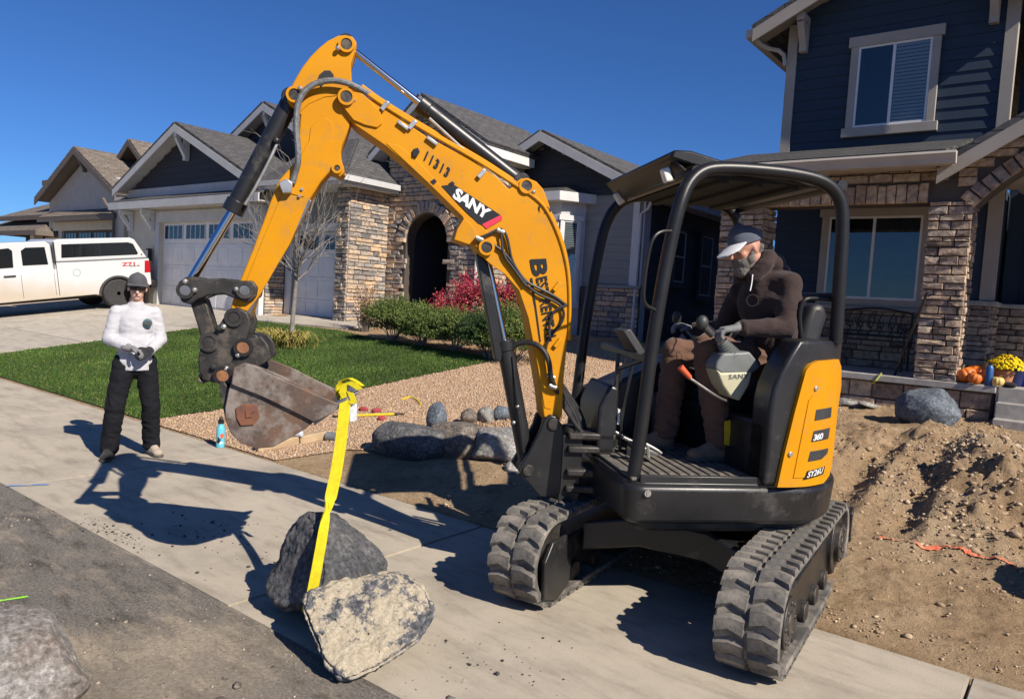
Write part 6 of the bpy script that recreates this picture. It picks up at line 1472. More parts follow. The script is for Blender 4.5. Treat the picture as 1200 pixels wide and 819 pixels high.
MB().prism([(-.25, -3.70, 1.22), (-.3, -3.12, 1.86), (TX+.3, -3.12, 1.86), (TX+.25, -3.70, 1.22)], (0, -.02, .02), (0, .03, -.03)).obj('windscreen', M['glass'], cab, world=False)
for y0, y1, z0 in ((-1.66, -1.652, .52), (-2.46, -2.452, .50), (-3.72, -3.712, .9)):
    side('door_seam', [(y0, z0), (y0, 1.12), (y1, 1.12), (y1, z0)], .004, -.02, M['black'], 0, body)
side('bed_seam', [(-1.585, .50), (-1.585, 1.96), (-1.57, 1.96), (-1.57, .50)], .003, -.06, M['black'], 0, body)
side('bed_rail', [(-1.56, 1.395), (-1.56, 1.412), (.97, 1.412), (.97, 1.395)], .006, -.05, M['grey_plastic'], 0, body)
h_ = side('door_handle', [(-2.58, 1.085), (-2.58, 1.125), (-2.86, 1.125), (-2.86, 1.085)], .035, 0, M['black'], .01, body)
MB().ring((.0, -1.08, 1.10), (.006, -1.08, 1.10), .10, .092, 24).obj('fuel_door_seam', M['grey_plastic'], body, world=False)
side('tail_light', [(.80, .98), (.84, 1.34), (.985, 1.33), (.985, .98)], .012, -.12, M['red_lamp'], .012, body)
side('tail_light', [(.80, .98), (.84, 1.34), (.985, 1.33), (.985, .98)], TX+.12, TX-.012, M['red_lamp'], .012, body)
lt_ = side('bumper', [(.98, .52), (.98, .74), (1.16, .74), (1.18, .62), (1.14, .52)], -.02, TX+.02, M['black'], .02)
side('tailgate', [(.975, .80), (.975, 1.38), (.995, 1.38), (.995, .80)], -.16, TX+.16, M['truck_paint'], .008)
side('front_bumper', [(-4.74, .45), (-4.74, .75), (-4.92, .75), (-4.92, .5)], .0, TX, M['chrome'], .03)
lettering('lettering', 'Z71', lambda u, v: Vector((.006, .16+.38*u, 1.20+.11*v)), M['red_sticker'], body, .03)
lettering('lettering', '4x4', lambda u, v: Vector((.0065, .36+.32*u, 1.175+.05*v)), M['grey_plastic'], body, .02)
side('arch_liner', [(y, z) for y, z in arch(0, .60)]+[(.5, .42), (-.5, .42)], -.3, TX+.3, M['near_black'], 0)
for nm, cy in (('rear', 0), ('front', FWY)):
    b = MB()
    n = 14; o_, i_ = arch(cy, .56, n), arch(cy, .50, n)
    for k in range(n):
        a, c, d, e = o_[k], o_[k+1], i_[k+1], i_[k]
        b.add([(.03, *a), (.03, *c), (.03, *d), (.03, *e), (-.05, *a), (-.05, *c), (-.05, *d), (-.05, *e)], [(0, 1, 2, 3), (0, 4, 5, 1), (3, 2, 6, 7)])
    b.obj('fender_flare', M['plastic'], body, world=False)
    for x in (-.02, TX+.02):
        sg = 1 if x > -1 else -1
        wl = MB().lathe((0, 0, 0), [(.26, -.13), (.37, -.14), (.415, -.11), (.43, -.06), (.43, .06), (.415, .11), (.37, .14), (.26, .13)], 36)
        R_ = Matrix.Rotation(math.pi/2, 4, 'Y'); wl.v = [tuple(R_ @ Vector(v)+Vector((x-.12*sg, cy, .43))) for v in wl.v]; t_ = wl.obj('wheel', M['tyre'], TRK, world=False)
        rm = MB().cyl((x-.10*sg, cy, .43), (x-.03*sg, cy, .43), .262, n=30)
        r_ = rm.obj('rim', M['black'], t_, world=False)
        sp = MB()
        for k in range(10):
            t = 2*math.pi*k/10; sp.beam((x-.02*sg, cy+.05*math.cos(t), .43+.05*math.sin(t)), (x-.02*sg, cy+.25*math.cos(t), .43+.25*math.sin(t)), .03, .03, (1, 0, 0))
            sp.cyl((x-.03*sg, cy+.235*math.cos(t), .43+.235*math.sin(t)), (x+.005*sg, cy+.235*math.cos(t), .43+.235*math.sin(t)), .014, n=6)
        sp.obj('spoke', M['worn'] if False else M['iron'], t_, world=False)
        ms = MB().cyl((x-.03*sg, cy, .43), (x+.01*sg, cy, .43), .055, n=14).obj('hub_cap', M['iron'], t_, world=False)
MB().box((-.3, -4.4, .35), (TX+.3, .7, .55)).obj('chassis', M['near_black'], TRK, world=False)
mr = MB().box((.02, -3.42, 1.30), (.24, -3.30, 1.50)).obj('door_mirror', M['plastic'], cab, world=False, bevel=.03)

# ------------------------------------------------------------------ boulders
def boulder_mat(name, stops, sandy=None, vein=.3):
    m, n, b = new_mat(name)
    f = noise_tex(n, 5, 10, .7); col = ramp(n, f, stops)
    f2 = noise_tex(n, 38, 8, .75); sp = ramp(n, f2, [(.34, (.25, .25, .26)), (.5, (.9, .9, .9)), (.60, (1.5, 1.5, 1.5)), (.70, (2.6, 2.6, 2.5))])
    x = n.nodes.new('ShaderNodeMix'); x.data_type = 'RGBA'; x.blend_type = 'MULTIPLY'; x.inputs[0].default_value = .8; n.links.new(col, x.inputs[6]); n.links.new(sp, x.inputs[7]); out = x.outputs[2]
    if sandy:
        g = n.nodes.new('ShaderNodeNewGeometry'); s = N(n, 'ShaderNodeVectorMath', operation='DOT_PRODUCT'); n.links.new(n.nodes['tc'].outputs['Normal'], s.inputs[0]); s.inputs[1].default_value = sandy
        nz = noise_tex(n, 5, 10, .8); a = N(n, 'ShaderNodeMath', operation='MULTIPLY_ADD'); n.links.new(nz, a.inputs[0]); a.inputs[1].default_value = 2.6; n.links.new(s.outputs['Value'], a.inputs[2])
        r = N(n, 'ShaderNodeMapRange'); r.inputs[1].default_value = 2.11; r.inputs[2].default_value = 2.21; n.links.new(a.outputs[0], r.inputs[0])
        sand = ramp(n, noise_tex(n, 60, 6, .75), [(.3, (.32, .26, .18)), (.55, (.52, .45, .33)), (.75, (.62, .56, .44))])
        out = mixc(n, r.outputs[0], out, sand)
    n.links.new(out, b.inputs['Base Color']); b.inputs['Roughness'].default_value = .9; b.inputs['Specular IOR Level'].default_value = .3
    h = noise_tex(n, 26, 10, .75); bump(n, b, h, .9, .025)
    return m
ROCK_N = Vector((.42, -.42, .80)).normalized()
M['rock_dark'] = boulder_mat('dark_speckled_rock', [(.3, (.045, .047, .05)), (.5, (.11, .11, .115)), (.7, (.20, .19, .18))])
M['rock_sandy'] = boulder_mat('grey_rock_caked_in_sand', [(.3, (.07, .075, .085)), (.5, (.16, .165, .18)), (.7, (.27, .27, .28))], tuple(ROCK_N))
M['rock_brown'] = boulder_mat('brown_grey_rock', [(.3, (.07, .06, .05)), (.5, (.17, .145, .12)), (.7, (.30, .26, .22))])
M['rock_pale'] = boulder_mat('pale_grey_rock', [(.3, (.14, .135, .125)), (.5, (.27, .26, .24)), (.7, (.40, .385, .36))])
M['rock_pink'] = boulder_mat('pinkish_grey_rock', [(.3, (.20, .15, .12)), (.5, (.27, .245, .22)), (.7, (.40, .385, .37))])
M['rock_blue'] = boulder_mat('blue_grey_rock', [(.3, (.055, .065, .08)), (.5, (.12, .14, .165)), (.7, (.20, .225, .26))])
def boulder(name, label, cat, c, r, m, seed, rot=(0, 0, 0), cuts=(), facets=9, rough=.05, sub=5, group=None, outline=None):
    """faceted, weathered rock: a sphere cut by random planes, then roughened; cuts are (normal, distance) flats of its own"""
    rnd = random.Random(seed); bm = bmesh.new(); bmesh.ops.create_icosphere(bm, subdivisions=sub, radius=1)
    pl = [(Vector((rnd.gauss(0, 1), rnd.gauss(0, 1), rnd.gauss(0, 1))).normalized(), rnd.uniform(.66, .92)) for _ in range(facets)]+[(Vector(n_).normalized(), d) for n_, d in cuts]
    for v in bm.verts:
        p = v.co.normalized(); s = 1.0
        for n_, d in pl:
            q = p.dot(n_)
            if q > 1e-4: s = min(s, d/q)
        p = p*s
        p += v.co.normalized()*(rough*mnoise.fractal(p*1.7+Vector((seed, 0, 0)), 1, 2, 5)+rough*.55*mnoise.fractal(p*5+Vector((0, seed, 0)), .8, 2, 6))
        v.co = Vector((p.x*r[0], p.y*r[1], p.z*r[2]))
    R_ = Matrix.Rotation(rot[2], 3, 'Z') @ Matrix.Rotation(rot[1], 3, 'Y') @ Matrix.Rotation(rot[0], 3, 'X')
    for v in bm.verts: v.co = R_ @ v.co
    zmin = min(v.co.z for v in bm.verts)
    me = bpy.data.meshes.new(name); bm.to_mesh(me); bm.free(); me.materials.append(m); me.shade_smooth()
    o = link(bpy.data.objects.new(name, me)); o.location = (c[0], c[1], c[2]-zmin); WM[o] = Matrix.Translation(o.location)
    return tag(o, label, cat, group)
def hull_rock(label, pts, m, seed, rough=.018, fine=.007, soft=2):
    """rock built as the hull of its measured corners, then weathered"""
    bm = bmesh.new(); C3 = sum((Vector(p) for p in pts), Vector())/len(pts); rnd = random.Random(seed)
    for p in pts: bm.verts.new(C3+(Vector(p)-C3)*1.06)
    r = bmesh.ops.convex_hull(bm, input=bm.verts[:]); bmesh.ops.delete(bm, geom=[g for g in set(r['geom_interior']+r['geom_unused']) if isinstance(g, bmesh.types.BMVert)], context='VERTS')
    bmesh.ops.dissolve_limit(bm, angle_limit=R(8), verts=bm.verts, edges=bm.edges)
    bmesh.ops.bevel(bm, geom=bm.edges[:], offset=.022, segments=2, affect='EDGES', clamp_overlap=True)
    bmesh.ops.triangulate(bm, faces=bm.faces[:])
    for _ in range(7):
        L_ = [e for e in bm.edges if e.calc_length() > .016]
        if not L_ or len(bm.verts) > 26000: break
        bmesh.ops.subdivide_edges(bm, edges=L_, cuts=1); bmesh.ops.triangulate(bm, faces=[f for f in bm.faces if len(f.verts) > 3])
    for _ in range(soft): bmesh.ops.smooth_vert(bm, verts=bm.verts, factor=.5, use_axis_x=True, use_axis_y=True, use_axis_z=True)
    bm.normal_update(); mv = []
    for v in bm.verts:
        p = v.co; o_ = Vector((seed, seed*.3, 0))
        d = rough*mnoise.fractal(p*5+o_, 1, 2, 4)+fine*mnoise.fractal(p*24+o_, .8, 2, 4)-rough*.8*max(0, mnoise.noise(p*7+o_*2)-.25)
        mv.append(v.normal*d)
    for v, d in zip(bm.verts, mv): v.co = v.co+d
    for v in bm.verts: v.co.z = max(v.co.z, -.012)
    me = bpy.data.meshes.new('boulder')
    bmesh.ops.translate(bm, verts=bm.verts, vec=-Vector((C3.x, C3.y, 0)))
    bm.to_mesh(me); bm.free(); me.materials.append(m); me.shade_smooth()
    o = link(bpy.data.objects.new('boulder', me)); o.location = (C3.x, C3.y, 0); return tag(o, label, 'boulder')
def dp(px, py, c): d = ray(px, py); return Vector(CAM+d*(c/(d@FW)))
fr_ = [dp(*q) for q in ((362, 693, 3.50), (415, 677, 3.60), (470, 671, 3.64), (500, 693, 3.56), (509, 717, 3.50), (492, 748, 3.36), (447, 780, 3.25), (404, 797, 3.19), (379, 770, 3.25), (356, 712, 3.42), (372, 702, 3.80), (470, 690, 3.92), (497, 735, 3.74), (430, 775, 3.62), (395, 780, 3.5))]
sn = (fr_[7]-fr_[0]).cross(fr_[4]-fr_[0]).normalized(); sn = -sn if sn.dot(Vector(FW)) > 0 else sn
M['rock_sandy'] = boulder_mat('grey_rock_caked_in_sand', [(.3, (.07, .075, .085)), (.5, (.16, .165, .18)), (.7, (.27, .27, .28))], tuple(sn))
hull_rock('grey boulder with a flat face caked in pale sand in front of the hanging sling', fr_, M['rock_sandy'], 5)
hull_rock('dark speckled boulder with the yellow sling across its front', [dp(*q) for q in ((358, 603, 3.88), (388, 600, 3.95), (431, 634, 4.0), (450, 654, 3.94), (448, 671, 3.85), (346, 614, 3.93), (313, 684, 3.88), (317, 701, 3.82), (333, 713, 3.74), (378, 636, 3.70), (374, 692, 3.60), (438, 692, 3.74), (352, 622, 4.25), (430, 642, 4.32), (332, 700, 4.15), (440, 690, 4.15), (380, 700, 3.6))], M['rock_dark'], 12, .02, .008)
boulder('boulder', 'rounded pinkish grey boulder on the road at the bottom left corner', 'boulder', (-3.36, 1.10, -.10), (.36, .32, .20), M['rock_pink'], 23, (0, .1, .3), [], 4, .035)
BG = 'boulders lined up along the gravel bed'
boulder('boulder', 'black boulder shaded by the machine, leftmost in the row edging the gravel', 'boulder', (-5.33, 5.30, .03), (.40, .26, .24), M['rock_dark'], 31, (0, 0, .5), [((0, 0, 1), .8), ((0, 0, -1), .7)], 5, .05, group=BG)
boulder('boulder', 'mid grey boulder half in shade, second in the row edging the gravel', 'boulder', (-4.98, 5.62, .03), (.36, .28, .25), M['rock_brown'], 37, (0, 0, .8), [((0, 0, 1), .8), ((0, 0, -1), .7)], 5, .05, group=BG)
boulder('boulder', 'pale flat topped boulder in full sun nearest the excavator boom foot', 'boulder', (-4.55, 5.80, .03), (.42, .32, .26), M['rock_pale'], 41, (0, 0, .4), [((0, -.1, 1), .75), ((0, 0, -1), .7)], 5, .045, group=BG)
boulder('boulder', 'bluish black boulder on the dug soil below the stone porch', 'boulder', (-1.47, 10.22, hk(-1.5, 10.2)-.03), (.38, .28, .28), M['rock_blue'], 47, (0, 0, .2), [((-.1, -.3, 1), .8), ((.8, -.2, .5), .7), ((0, 0, -1), .7)], 6, .06)
def stone_at(px, py, r, m, seed, label): p = at_t(px, py); return boulder('stone', label, 'stone', (p.x, p.y, p.z-.02), r, m, seed, (0, 0, seed), [], 7, .05, 3, group='loose stones on the gravel bed')
stone_at(511, 511, (.12, .12, .20), M['rock_blue'], 3, 'pointed dark stone standing on the gravel behind the boulder row')
stone_at(549, 497, (.10, .10, .11), M['rock_brown'], 4, 'small shaded brown stone, leftmost of the three on the gravel')
stone_at(569, 496, (.12, .11, .11), M['rock_pale'], 6, 'small pale round stone between two others on the gravel')
stone_at(588, 494, (.13, .12, .12), M['rock_blue'], 8, 'small angular grey stone beside the lift cylinder')
stone_at(601, 556, (.09, .08, .08), M['rock_pale'], 9, 'small pale stone beside the swing post foot')
for k, (x, y, s) in enumerate(((-2.63, 1.62, .035), (-2.50, 1.70, .025), (-2.72, 1.75, .022))):
    boulder('stone', ['fist sized tan stone on the road beside the sandy boulder', 'small tan stone nearest the sandy boulder on the road', 'little tan stone left of the sandy boulder on the road'][k], 'stone', (x, y, -.008), (s, s*.9, s*.7), M['rock_brown'], 60+k, (0, 0, k), [], 6, .05, 3, group='tan stones on the road')
boulder('boulder', 'large grey boulder added out of view past the right edge to cast a shadow on the soil', 'boulder', (.62, 5.62, .0), (.55, .34, .42), M['rock_pale'], 77, (0, 0, .1), [((0, 0, 1), .8), ((0, 0, -1), .8)], 6, .05)  # added out of view; stands in for an unknown shadow caster

# ------------------------------------------------------------------ sling
SL = thing('lifting_sling', 'bright yellow webbing sling hung from the bucket teeth down to the boulders', 'lifting sling', (-3.1, 2.6, 0))
top = Vector((-3.22, 2.66, 1.17))
def on_plane(px, py, t):                             # sling leans from the teeth to the ground between the boulders
    b_ = Vector((-2.86, 2.33, .36)); p = top.lerp(b_, t)
    d = Vector(ray(px, py)); n_ = Vector(FW); s = (p-Vector(CAM)).dot(n_)/d.dot(n_); return Vector(CAM)+d*s
def ribbon(name, pts, widths, dirs, m, parent, th=.004):
    b = MB(); n = len(pts); V = []
    for p, w_, d in zip(pts, widths, dirs):
        d = Vector(d).normalized(); nrm = Vector((d.z, 0, -d.x)) if False else d.cross(Vector((0, 0, 1))).normalized()
        V += [p-d*w_/2+nrm*th, p+d*w_/2+nrm*th, p+d*w_/2-nrm*th, p-d*w_/2-nrm*th]
    F_ = []
    for i in range(n-1):
        for k in range(4): F_.append((i*4+k, i*4+(k+1) % 4, (i+1)*4+(k+1) % 4, (i+1)*4+k))
    F_ += [(3, 2, 1, 0), (n*4-4, n*4-3, n*4-2, n*4-1)]
    b.add(V, F_); return b.obj(name, m, parent, smooth=40)
cp = [((404, 462), 4.06), ((401, 490), 4.01), ((397, 525), 3.95), ((392, 555), 3.89), ((387, 578), 3.845), ((385, 588), 3.82), ((381, 610), 3.735), ((376, 640), 3.635), ((371, 668), 3.575), ((366, 694), 3.55), ((363, 705), 3.55), ((359, 722), 3.555)]
P = []
for i in range(len(cp)-1):
    for k in range(3): f = k/3; P.append(dp(cp[i][0][0]*(1-f)+cp[i+1][0][0]*f, cp[i][0][1]*(1-f)+cp[i+1][0][1]*f, cp[i][1]*(1-f)+cp[i+1][1]*f))
W_ = []; D_ = []
for i in range(len(P)):
    t = i/(len(P)-1); tw_a = math.exp(-((t-.50)/.06)**2)
    ang = 1.25*tw_a; W_.append((.044+.008*t)*(1-.25*tw_a)); D_.append(Vector(R0)*math.cos(ang)+Vector((FW[0], FW[1], 0))*math.sin(ang))
st1 = ribbon('strap', P, W_, D_, M['sling'], SL)
P2 = [p+Vector((FW[0], FW[1], 0))*.012+Vector(R0)*(.012 if i < len(P)*.5 else -.004) for i, p in enumerate(P)]
ribbon('strap', P2, W_, D_, M['sling'], SL)
stl = MB(); 
for i in range(0, len(P)-1):
    pass
# loop choked over the bucket teeth
lo_ = [on_plane(x, y, t) for (x, y), t in (((403, 470), .0), ((397, 462), 0), ((397, 452), 0), ((402, 446), 0), ((410, 443), 0), ((418, 447), 0), ((425, 452), 0))]
back = Vector((FW[0], FW[1], 0))*.09
ribbon('strap_loop', lo_, [.045, .042, .042, .042, .04, .035, .025], [Vector(R0)*.6+Vector((FW[0], FW[1], 0))]*7, M['sling'], SL)
ribbon('strap_loop', [on_plane(x, y, 0)-back*.5 for x, y in ((405, 463), (404, 452), (409, 447), (416, 449), (424, 455))], [.035, .042, .042, .04, .028], [Vector((R0[0], R0[1], .4))]*5, M['sling'], SL)
ribbon('strap_loop', [on_plane(x, y, 0)-back*.6 for x, y in ((403, 458), (407, 466), (413, 471), (417, 468), (413, 458))], [.036]*5, [Vector((R0[0], R0[1], -.2))]*5, M['sling'], SL)
tg = [on_plane(x, y, .03)-back*.3 for x, y in ((410.5, 473), (419.5, 472), (419.5, 492), (411.5, 493))]
MB().prism(tg, back*.01, -back*.01).obj('sling_tag', M['white_tag'], SL)
# ------------------------------------------------------------------ plants
def leaf_cloud(name, P, size, m, parent, up=.3, aspect=.45, kind=None):
    P = np.asarray(P); n = len(P); q = RNG.normal(size=(n, 3)); q[:, 2] += up; q /= np.linalg.norm(q, axis=1)[:, None]
    t = RNG.normal(size=(n, 3)); t -= q*(t*q).sum(1)[:, None]; t /= np.linalg.norm(t, axis=1)[:, None]
    s = size*RNG.uniform(.6, 1.3, (n, 1)); a = q*s; b = t*s*aspect
    V = np.stack([P-a*.5, P+b*.5, P+a*.5, P-b*.5], 1).reshape(-1, 3)
    return np_obj(name, V, np.arange(4*n).reshape(-1, 4), m, parent, kind)
def shrub(name, label, cat, px, py, wd, dp, ht, m, n, leaf, seed, group=None, lumps=14, base=.25):
    p = at_t(px, py); T = thing(name, label, cat, (p.x, p.y, p.z-.03), 0, group); rr = np.random.default_rng(seed)
    cs = []; pts = []
    for k in range(lumps):
        a = rr.uniform(0, 2*np.pi); r = np.sqrt(rr.uniform(0, 1))*.62; cs.append((r*np.cos(a)*wd/2, r*np.sin(a)*dp/2, ht*rr.uniform(.20, .74), rr.uniform(.22, .36)))
    st = MB()
    for cx0, cy0, cz0, cr in cs: st.tube([(p.x+cx0*.15, p.y+cy0*.15, p.z), (p.x+cx0*.6, p.y+cy0*.6, p.z+cz0*.6), (p.x+cx0, p.y+cy0, p.z+cz0)], .012, 5, 0, .004)
    st.obj('stem', M['bark'], T)
    per = n//lumps
    for cx0, cy0, cz0, cr in cs:
        # twiggy shoots: leaves strung along short rays from each clump's heart
        sh = per//14
        for s in range(sh):
            d = rr.normal(size=3); d[2] = abs(d[2])*.8+.1*rr.normal(); d /= np.linalg.norm(d); L_ = cr*rr.uniform(.7, 1.35)*min(wd, ht*1.35)
            t = rr.uniform(.35, 1, 14)[:, None]
            pts.append(np.array([cx0, cy0, cz0])+d*t*L_+rr.normal(0, leaf*.35, (14, 3)))
    P_ = np.concatenate(pts); P_ = P_[P_[:, 2] > .02]
    leaf_cloud('foliage', P_+np.array([p.x, p.y, p.z-.03]), leaf, m, T); return T
EG = 'low evergreen shrubs along the front of the middle house'
shrub('shrub', 'tall dark evergreen shrub at the left end of the row before the arch', 'shrub', 460, 400, 1.05, .9, .98, M['leaf'], 30000, .036, 1, EG)
shrub('shrub', 'low dark evergreen shrub directly below the stone arch', 'shrub', 495, 406, 1.0, .9, .80, M['leaf'], 30000, .036, 2, EG)
shrub('shrub', 'broad evergreen shrub in front of the crimson bush', 'shrub', 533, 412, 1.25, 1.0, .80, M['leaf'], 32000, .036, 3, EG)
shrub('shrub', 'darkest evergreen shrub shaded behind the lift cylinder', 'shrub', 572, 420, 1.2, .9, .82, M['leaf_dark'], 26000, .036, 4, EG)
shrub('shrub', 'evergreen shrub seen through the gap below the boom', 'shrub', 603, 424, 1.2, .9, 1.05, M['leaf'], 30000, .036, 5, EG)
RG = 'crimson bushes before the middle house'
shrub('red_bush', 'large crimson leaved bush beside the stone arch', 'bush', 541, 396, 1.7, 1.0, 1.32, M['leaf_red'], 18000, .042, 6, RG)
shrub('red_bush', 'crimson leaved bush in the gap between lift cylinder and boom', 'bush', 601, 398, 1.4, .9, 1.36, M['leaf_red'], 14000, .042, 7, RG)
# withered stalks against the stone pier
p = at_t(428, 388); DS = thing('withered_shrub', 'withered brown shrub against the stone pier left of the arch', 'shrub', tuple(p))
st = MB(); pts = []
for k in range(46):
    a = random.uniform(0, 6.28); r = random.uniform(.05, .75); h = random.uniform(.45, 1.15); e = p+Vector((math.cos(a)*r*.9, math.sin(a)*r*.3, h)); st.tube([p+Vector((math.cos(a)*r*.3, math.sin(a)*.1, 0)), p.lerp(e, .6)+Vector((0, 0, .08)), e], .006, 4, 0, .002)
    for q in range(34): t = random.uniform(.25, 1.0); pts.append(tuple(p.lerp(e, t)+Vector((random.gauss(0, .045), random.gauss(0, .045), random.gauss(0, .05)))))
st.obj('stem', M['bark'], DS); leaf_cloud('foliage', pts, .055, M['leaf_dry'], DS)
# yellowing tuft round the young tree
p = at_t(333, 405); TF = thing('grass_tuft', 'yellowing strap leaved clump around the foot of the bare tree', 'ornamental grass', tuple(p))
n = 620; X = p.x+RNG.normal(0, .30, n); Y = p.y+RNG.normal(0, .16, n); Z = np.full(n, p.z)
V = []; Fc = []
for k in range(n):
    a = math.atan2(Y[k]-p.y, X[k]-p.x)+random.gauss(0, .5); L_ = random.uniform(.22, .46); w_ = .011; o = np.array([X[k], Y[k], Z[k]]); d = np.array([math.cos(a), math.sin(a), 0]); s = np.array([-d[1], d[0], 0])*w_
    c = [o, o+d*L_*.25+np.array([0, 0, L_*.55]), o+d*L_*.6+np.array([0, 0, L_*.72]), o+d*L_*.95+np.array([0, 0, L_*random.uniform(.35, .6)])]; b0 = len(V)
    for i, q in enumerate(c): ww = s*(1-.28*i); V += [q-ww, q+ww]
    Fc += [(b0+2*i, b0+2*i+1, b0+2*i+3, b0+2*i+2) for i in range(3)]
np_obj('blades', V, Fc, M['leaf_tuft'], TF, 'stuff')
# bare young tree
p = at_t(341, 403); BT = thing('tree', 'young bare tree with pale bark on the lawn before the garage', 'tree', tuple(p))
tr = MB(); tw = MB(); rt = random.Random(5)
topz = at_y(352, 308, p.y).z
fork = Vector((p.x+.12, p.y, topz))
tr.tube([p+Vector((0, 0, -.05)), p+Vector((.02, 0, .5)), p+Vector((.05, .01, 1.0)), fork], .052, 10, 1, .032)
def grow(o, d, L_, r, lev):
    d = d.normalized(); n_ = 4; pts = [o]; c = o
    for i in range(n_):
        d = (d+Vector((rt.gauss(0, .10), rt.gauss(0, .10), rt.gauss(.05, .07)))).normalized(); c = c+d*(L_/n_); pts.append(c)
    (tr if lev < 2 else tw).tube(pts, r, 6 if lev < 2 else 4, 0, r*.45)
    if lev < 4:
        for k in range(rt.randint(3, 5) if lev < 3 else rt.randint(1, 3)):
            i = rt.randint(1, n_); q = pts[i]; s = d.orthogonal().normalized(); s.rotate(Matrix.Rotation(rt.uniform(0, 6.28), 3, d)); grow(q, d*1.0+s*rt.uniform(.5, .95)+Vector((0, 0, .12)), L_*rt.uniform(.5, .72), r*.5, lev+1)
for k in range(8):
    a = 2*math.pi*k/8+rt.uniform(-.3, .3); grow(fork-Vector((0, 0, rt.uniform(0, .35))), Vector((math.cos(a)*.8, math.sin(a)*.8, rt.uniform(.5, 1.2))), rt.uniform(.9, 1.35), .017, 1)
grow(fork, Vector((.22, 0, 1)), 1.9, .026, 1); grow(fork, Vector((.9, -.1, .62)), 1.5, .02, 1); grow(fork, Vector((-.6, .1, .8)), 1.1, .018, 1)
tr.obj('trunk', M['bark'], BT); tw.obj('twigs', M['bark'], BT, smooth=None)

# ------------------------------------------------------------------ small things
def prop(name, label, cat, loc, group=None): return thing(name, label, cat, tuple(loc), 0, group)
# water bottle
p = at_z(258, 524); B = prop('water_bottle', 'pale blue steel water bottle with orange splash print on the sidewalk edge', 'water bottle', (p.x, p.y, 0))
bt = MB().lathe(p, [(.036, .0), (.042, .006), (.042, .19), (.038, .215), (.026, .235), (.026, .25)], 24).obj('bottle_body', M['aqua'], B)
MB().lathe(p+Vector((0, 0, .25)), [(.029, 0), (.029, .035), (.02, .042), (.012, .042)], 20).obj('bottle_cap', M['black'], B)
MB().tube([p+Vector((-.024, 0, .285)), p+Vector((-.02, 0, .315)), p+Vector((.02, 0, .315)), p+Vector((.024, 0, .285))], .006, 8, 1).obj('carry_loop', M['black'], B)
def wrap_patch(c, rad, a0, z0, shape, m, name, parent):
    V = [(0, 0)]+shape; b = MB(); b.add([c+Vector((rad*math.cos(a0+u/rad), rad*math.sin(a0+u/rad), z0+v)) for u, v in V], [(0, i, i % len(shape)+1) for i in range(1, len(shape)+1)]); b.f = [(0, i, i % len(shape)+1) for i in range(1, len(shape)+1)]; return b.obj(name, m, parent, smooth=None)
ca = math.atan2(-p.y, -p.x)
wrap_patch(p, .0432, ca+.35, .125, [(.022*math.cos(t)*(1+.2*math.sin(3*t)), .026*math.sin(t)) for t in np.linspace(0, 6.28, 18)[:-1]], M['orange'], 'print_patch', B)
wrap_patch(p, .0434, ca-.35, .08, [(.02*math.cos(t)*(1+.4*math.sin(4*t)), .03*math.sin(t)*(1+.3*math.cos(3*t))) for t in np.linspace(0, 6.28, 22)[:-1]], M['decal_black'], 'print_patch', B)
wrap_patch(p, .0434, ca+.2, .055, [(.026*math.cos(t), .012*math.sin(t)*(1+.3*math.cos(3*t))) for t in np.linspace(0, 6.28, 18)[:-1]], M['white_tag'], 'print_patch', B)
# timber and litter under the bucket
a, c = at_t(300, 530), at_t(386, 514); TM = prop('timber', 'weathered tan timber lying on the gravel edge under the bucket', 'timber', a)
MB().beam(a+Vector((0, 0, .05)), a.lerp(c, .55)+Vector((0, 0, .05)), .10, .09).obj('plank', M['wood'], TM, bevel=.012); d = (c-a)
MB().beam(a.lerp(c, .56)+Vector((0, 0, .045)), c+Vector((0, 0, .055)), .10, .09).obj('plank', M['wood'], TM, bevel=.012)
a = at_t(388, 517); t_ = prop('pipe_stub', 'short grey plastic pipe stub at the end of the timber', 'pipe', a); MB().ring(a+Vector((-.05, -.02, .05)), a+Vector((.05, .03, .05)), .05, .04, 18).obj('pipe', M['grey_plastic'], t_)
a = at_t(334, 521); RB_ = prop('drink_bottle', 'small clear drink bottle with a red cap lying against the timber', 'bottle', a)
MB().cyl(a+Vector((.04, .02, .13)), a+Vector((.17, .09, .13)), .034, n=14).obj('bottle_body', M['clear_plastic'], RB_, bevel=.01); MB().cyl(a+Vector((-.02, -.01, .13)), a+Vector((.04, .02, .13)), .03, .032, 14).obj('bottle_cap', M['red_plastic'], RB_, bevel=.004)
# yellow handled tool on the gravel
a, c = at_t(407, 490), at_t(462, 488); YT = prop('hand_tool', 'yellow handled pry tool with a dark tip lying on the gravel', 'hand tool', a)
MB().cyl(a+Vector((0, 0, .03)), c+Vector((0, 0, .03)), .016, n=10).obj('handle', M['yellow_sticker'], YT); d = (c-a).normalized(); MB().cyl(c+Vector((0, 0, .03)), c+d*.12+Vector((0, 0, .03)), .018, .008, 10).obj('tip', M['iron'], YT); MB().cyl(a-d*.18+Vector((0, 0, .03)), a+Vector((0, 0, .03)), .012, n=8).obj('shaft', M['iron'], YT)
for k, (x, y, lb) in enumerate(((426, 482, 'crumpled red rag on the gravel just right of the sling tag'), (441, 484, 'small red scrap beyond the yellow handled tool'), (447, 493, 'dark red scrap in front of the yellow handled tool'))):
    a = at_t(x, y); b = boulder('rag', lb, 'rag', (a.x, a.y, a.z), (.07-.01*k, .05, .03), mat('red_rag_cloth', (.40, .05, .06), (.30, .04, .05), 20, .9), 90+k, (0, 0, k), [], 5, .12, 3, group='red scraps on the gravel')
a = [at_t(x, y)+Vector((0, 0, .02)) for x, y in ((471, 470), (480, 466), (489, 470), (493, 476))]; YS = prop('strap_offcut', 'thin curved yellow strap lying on the gravel', 'strap', a[0]); MB().tube(a, .012, 6, 2).obj('strap', M['yellow_sticker'], YS)
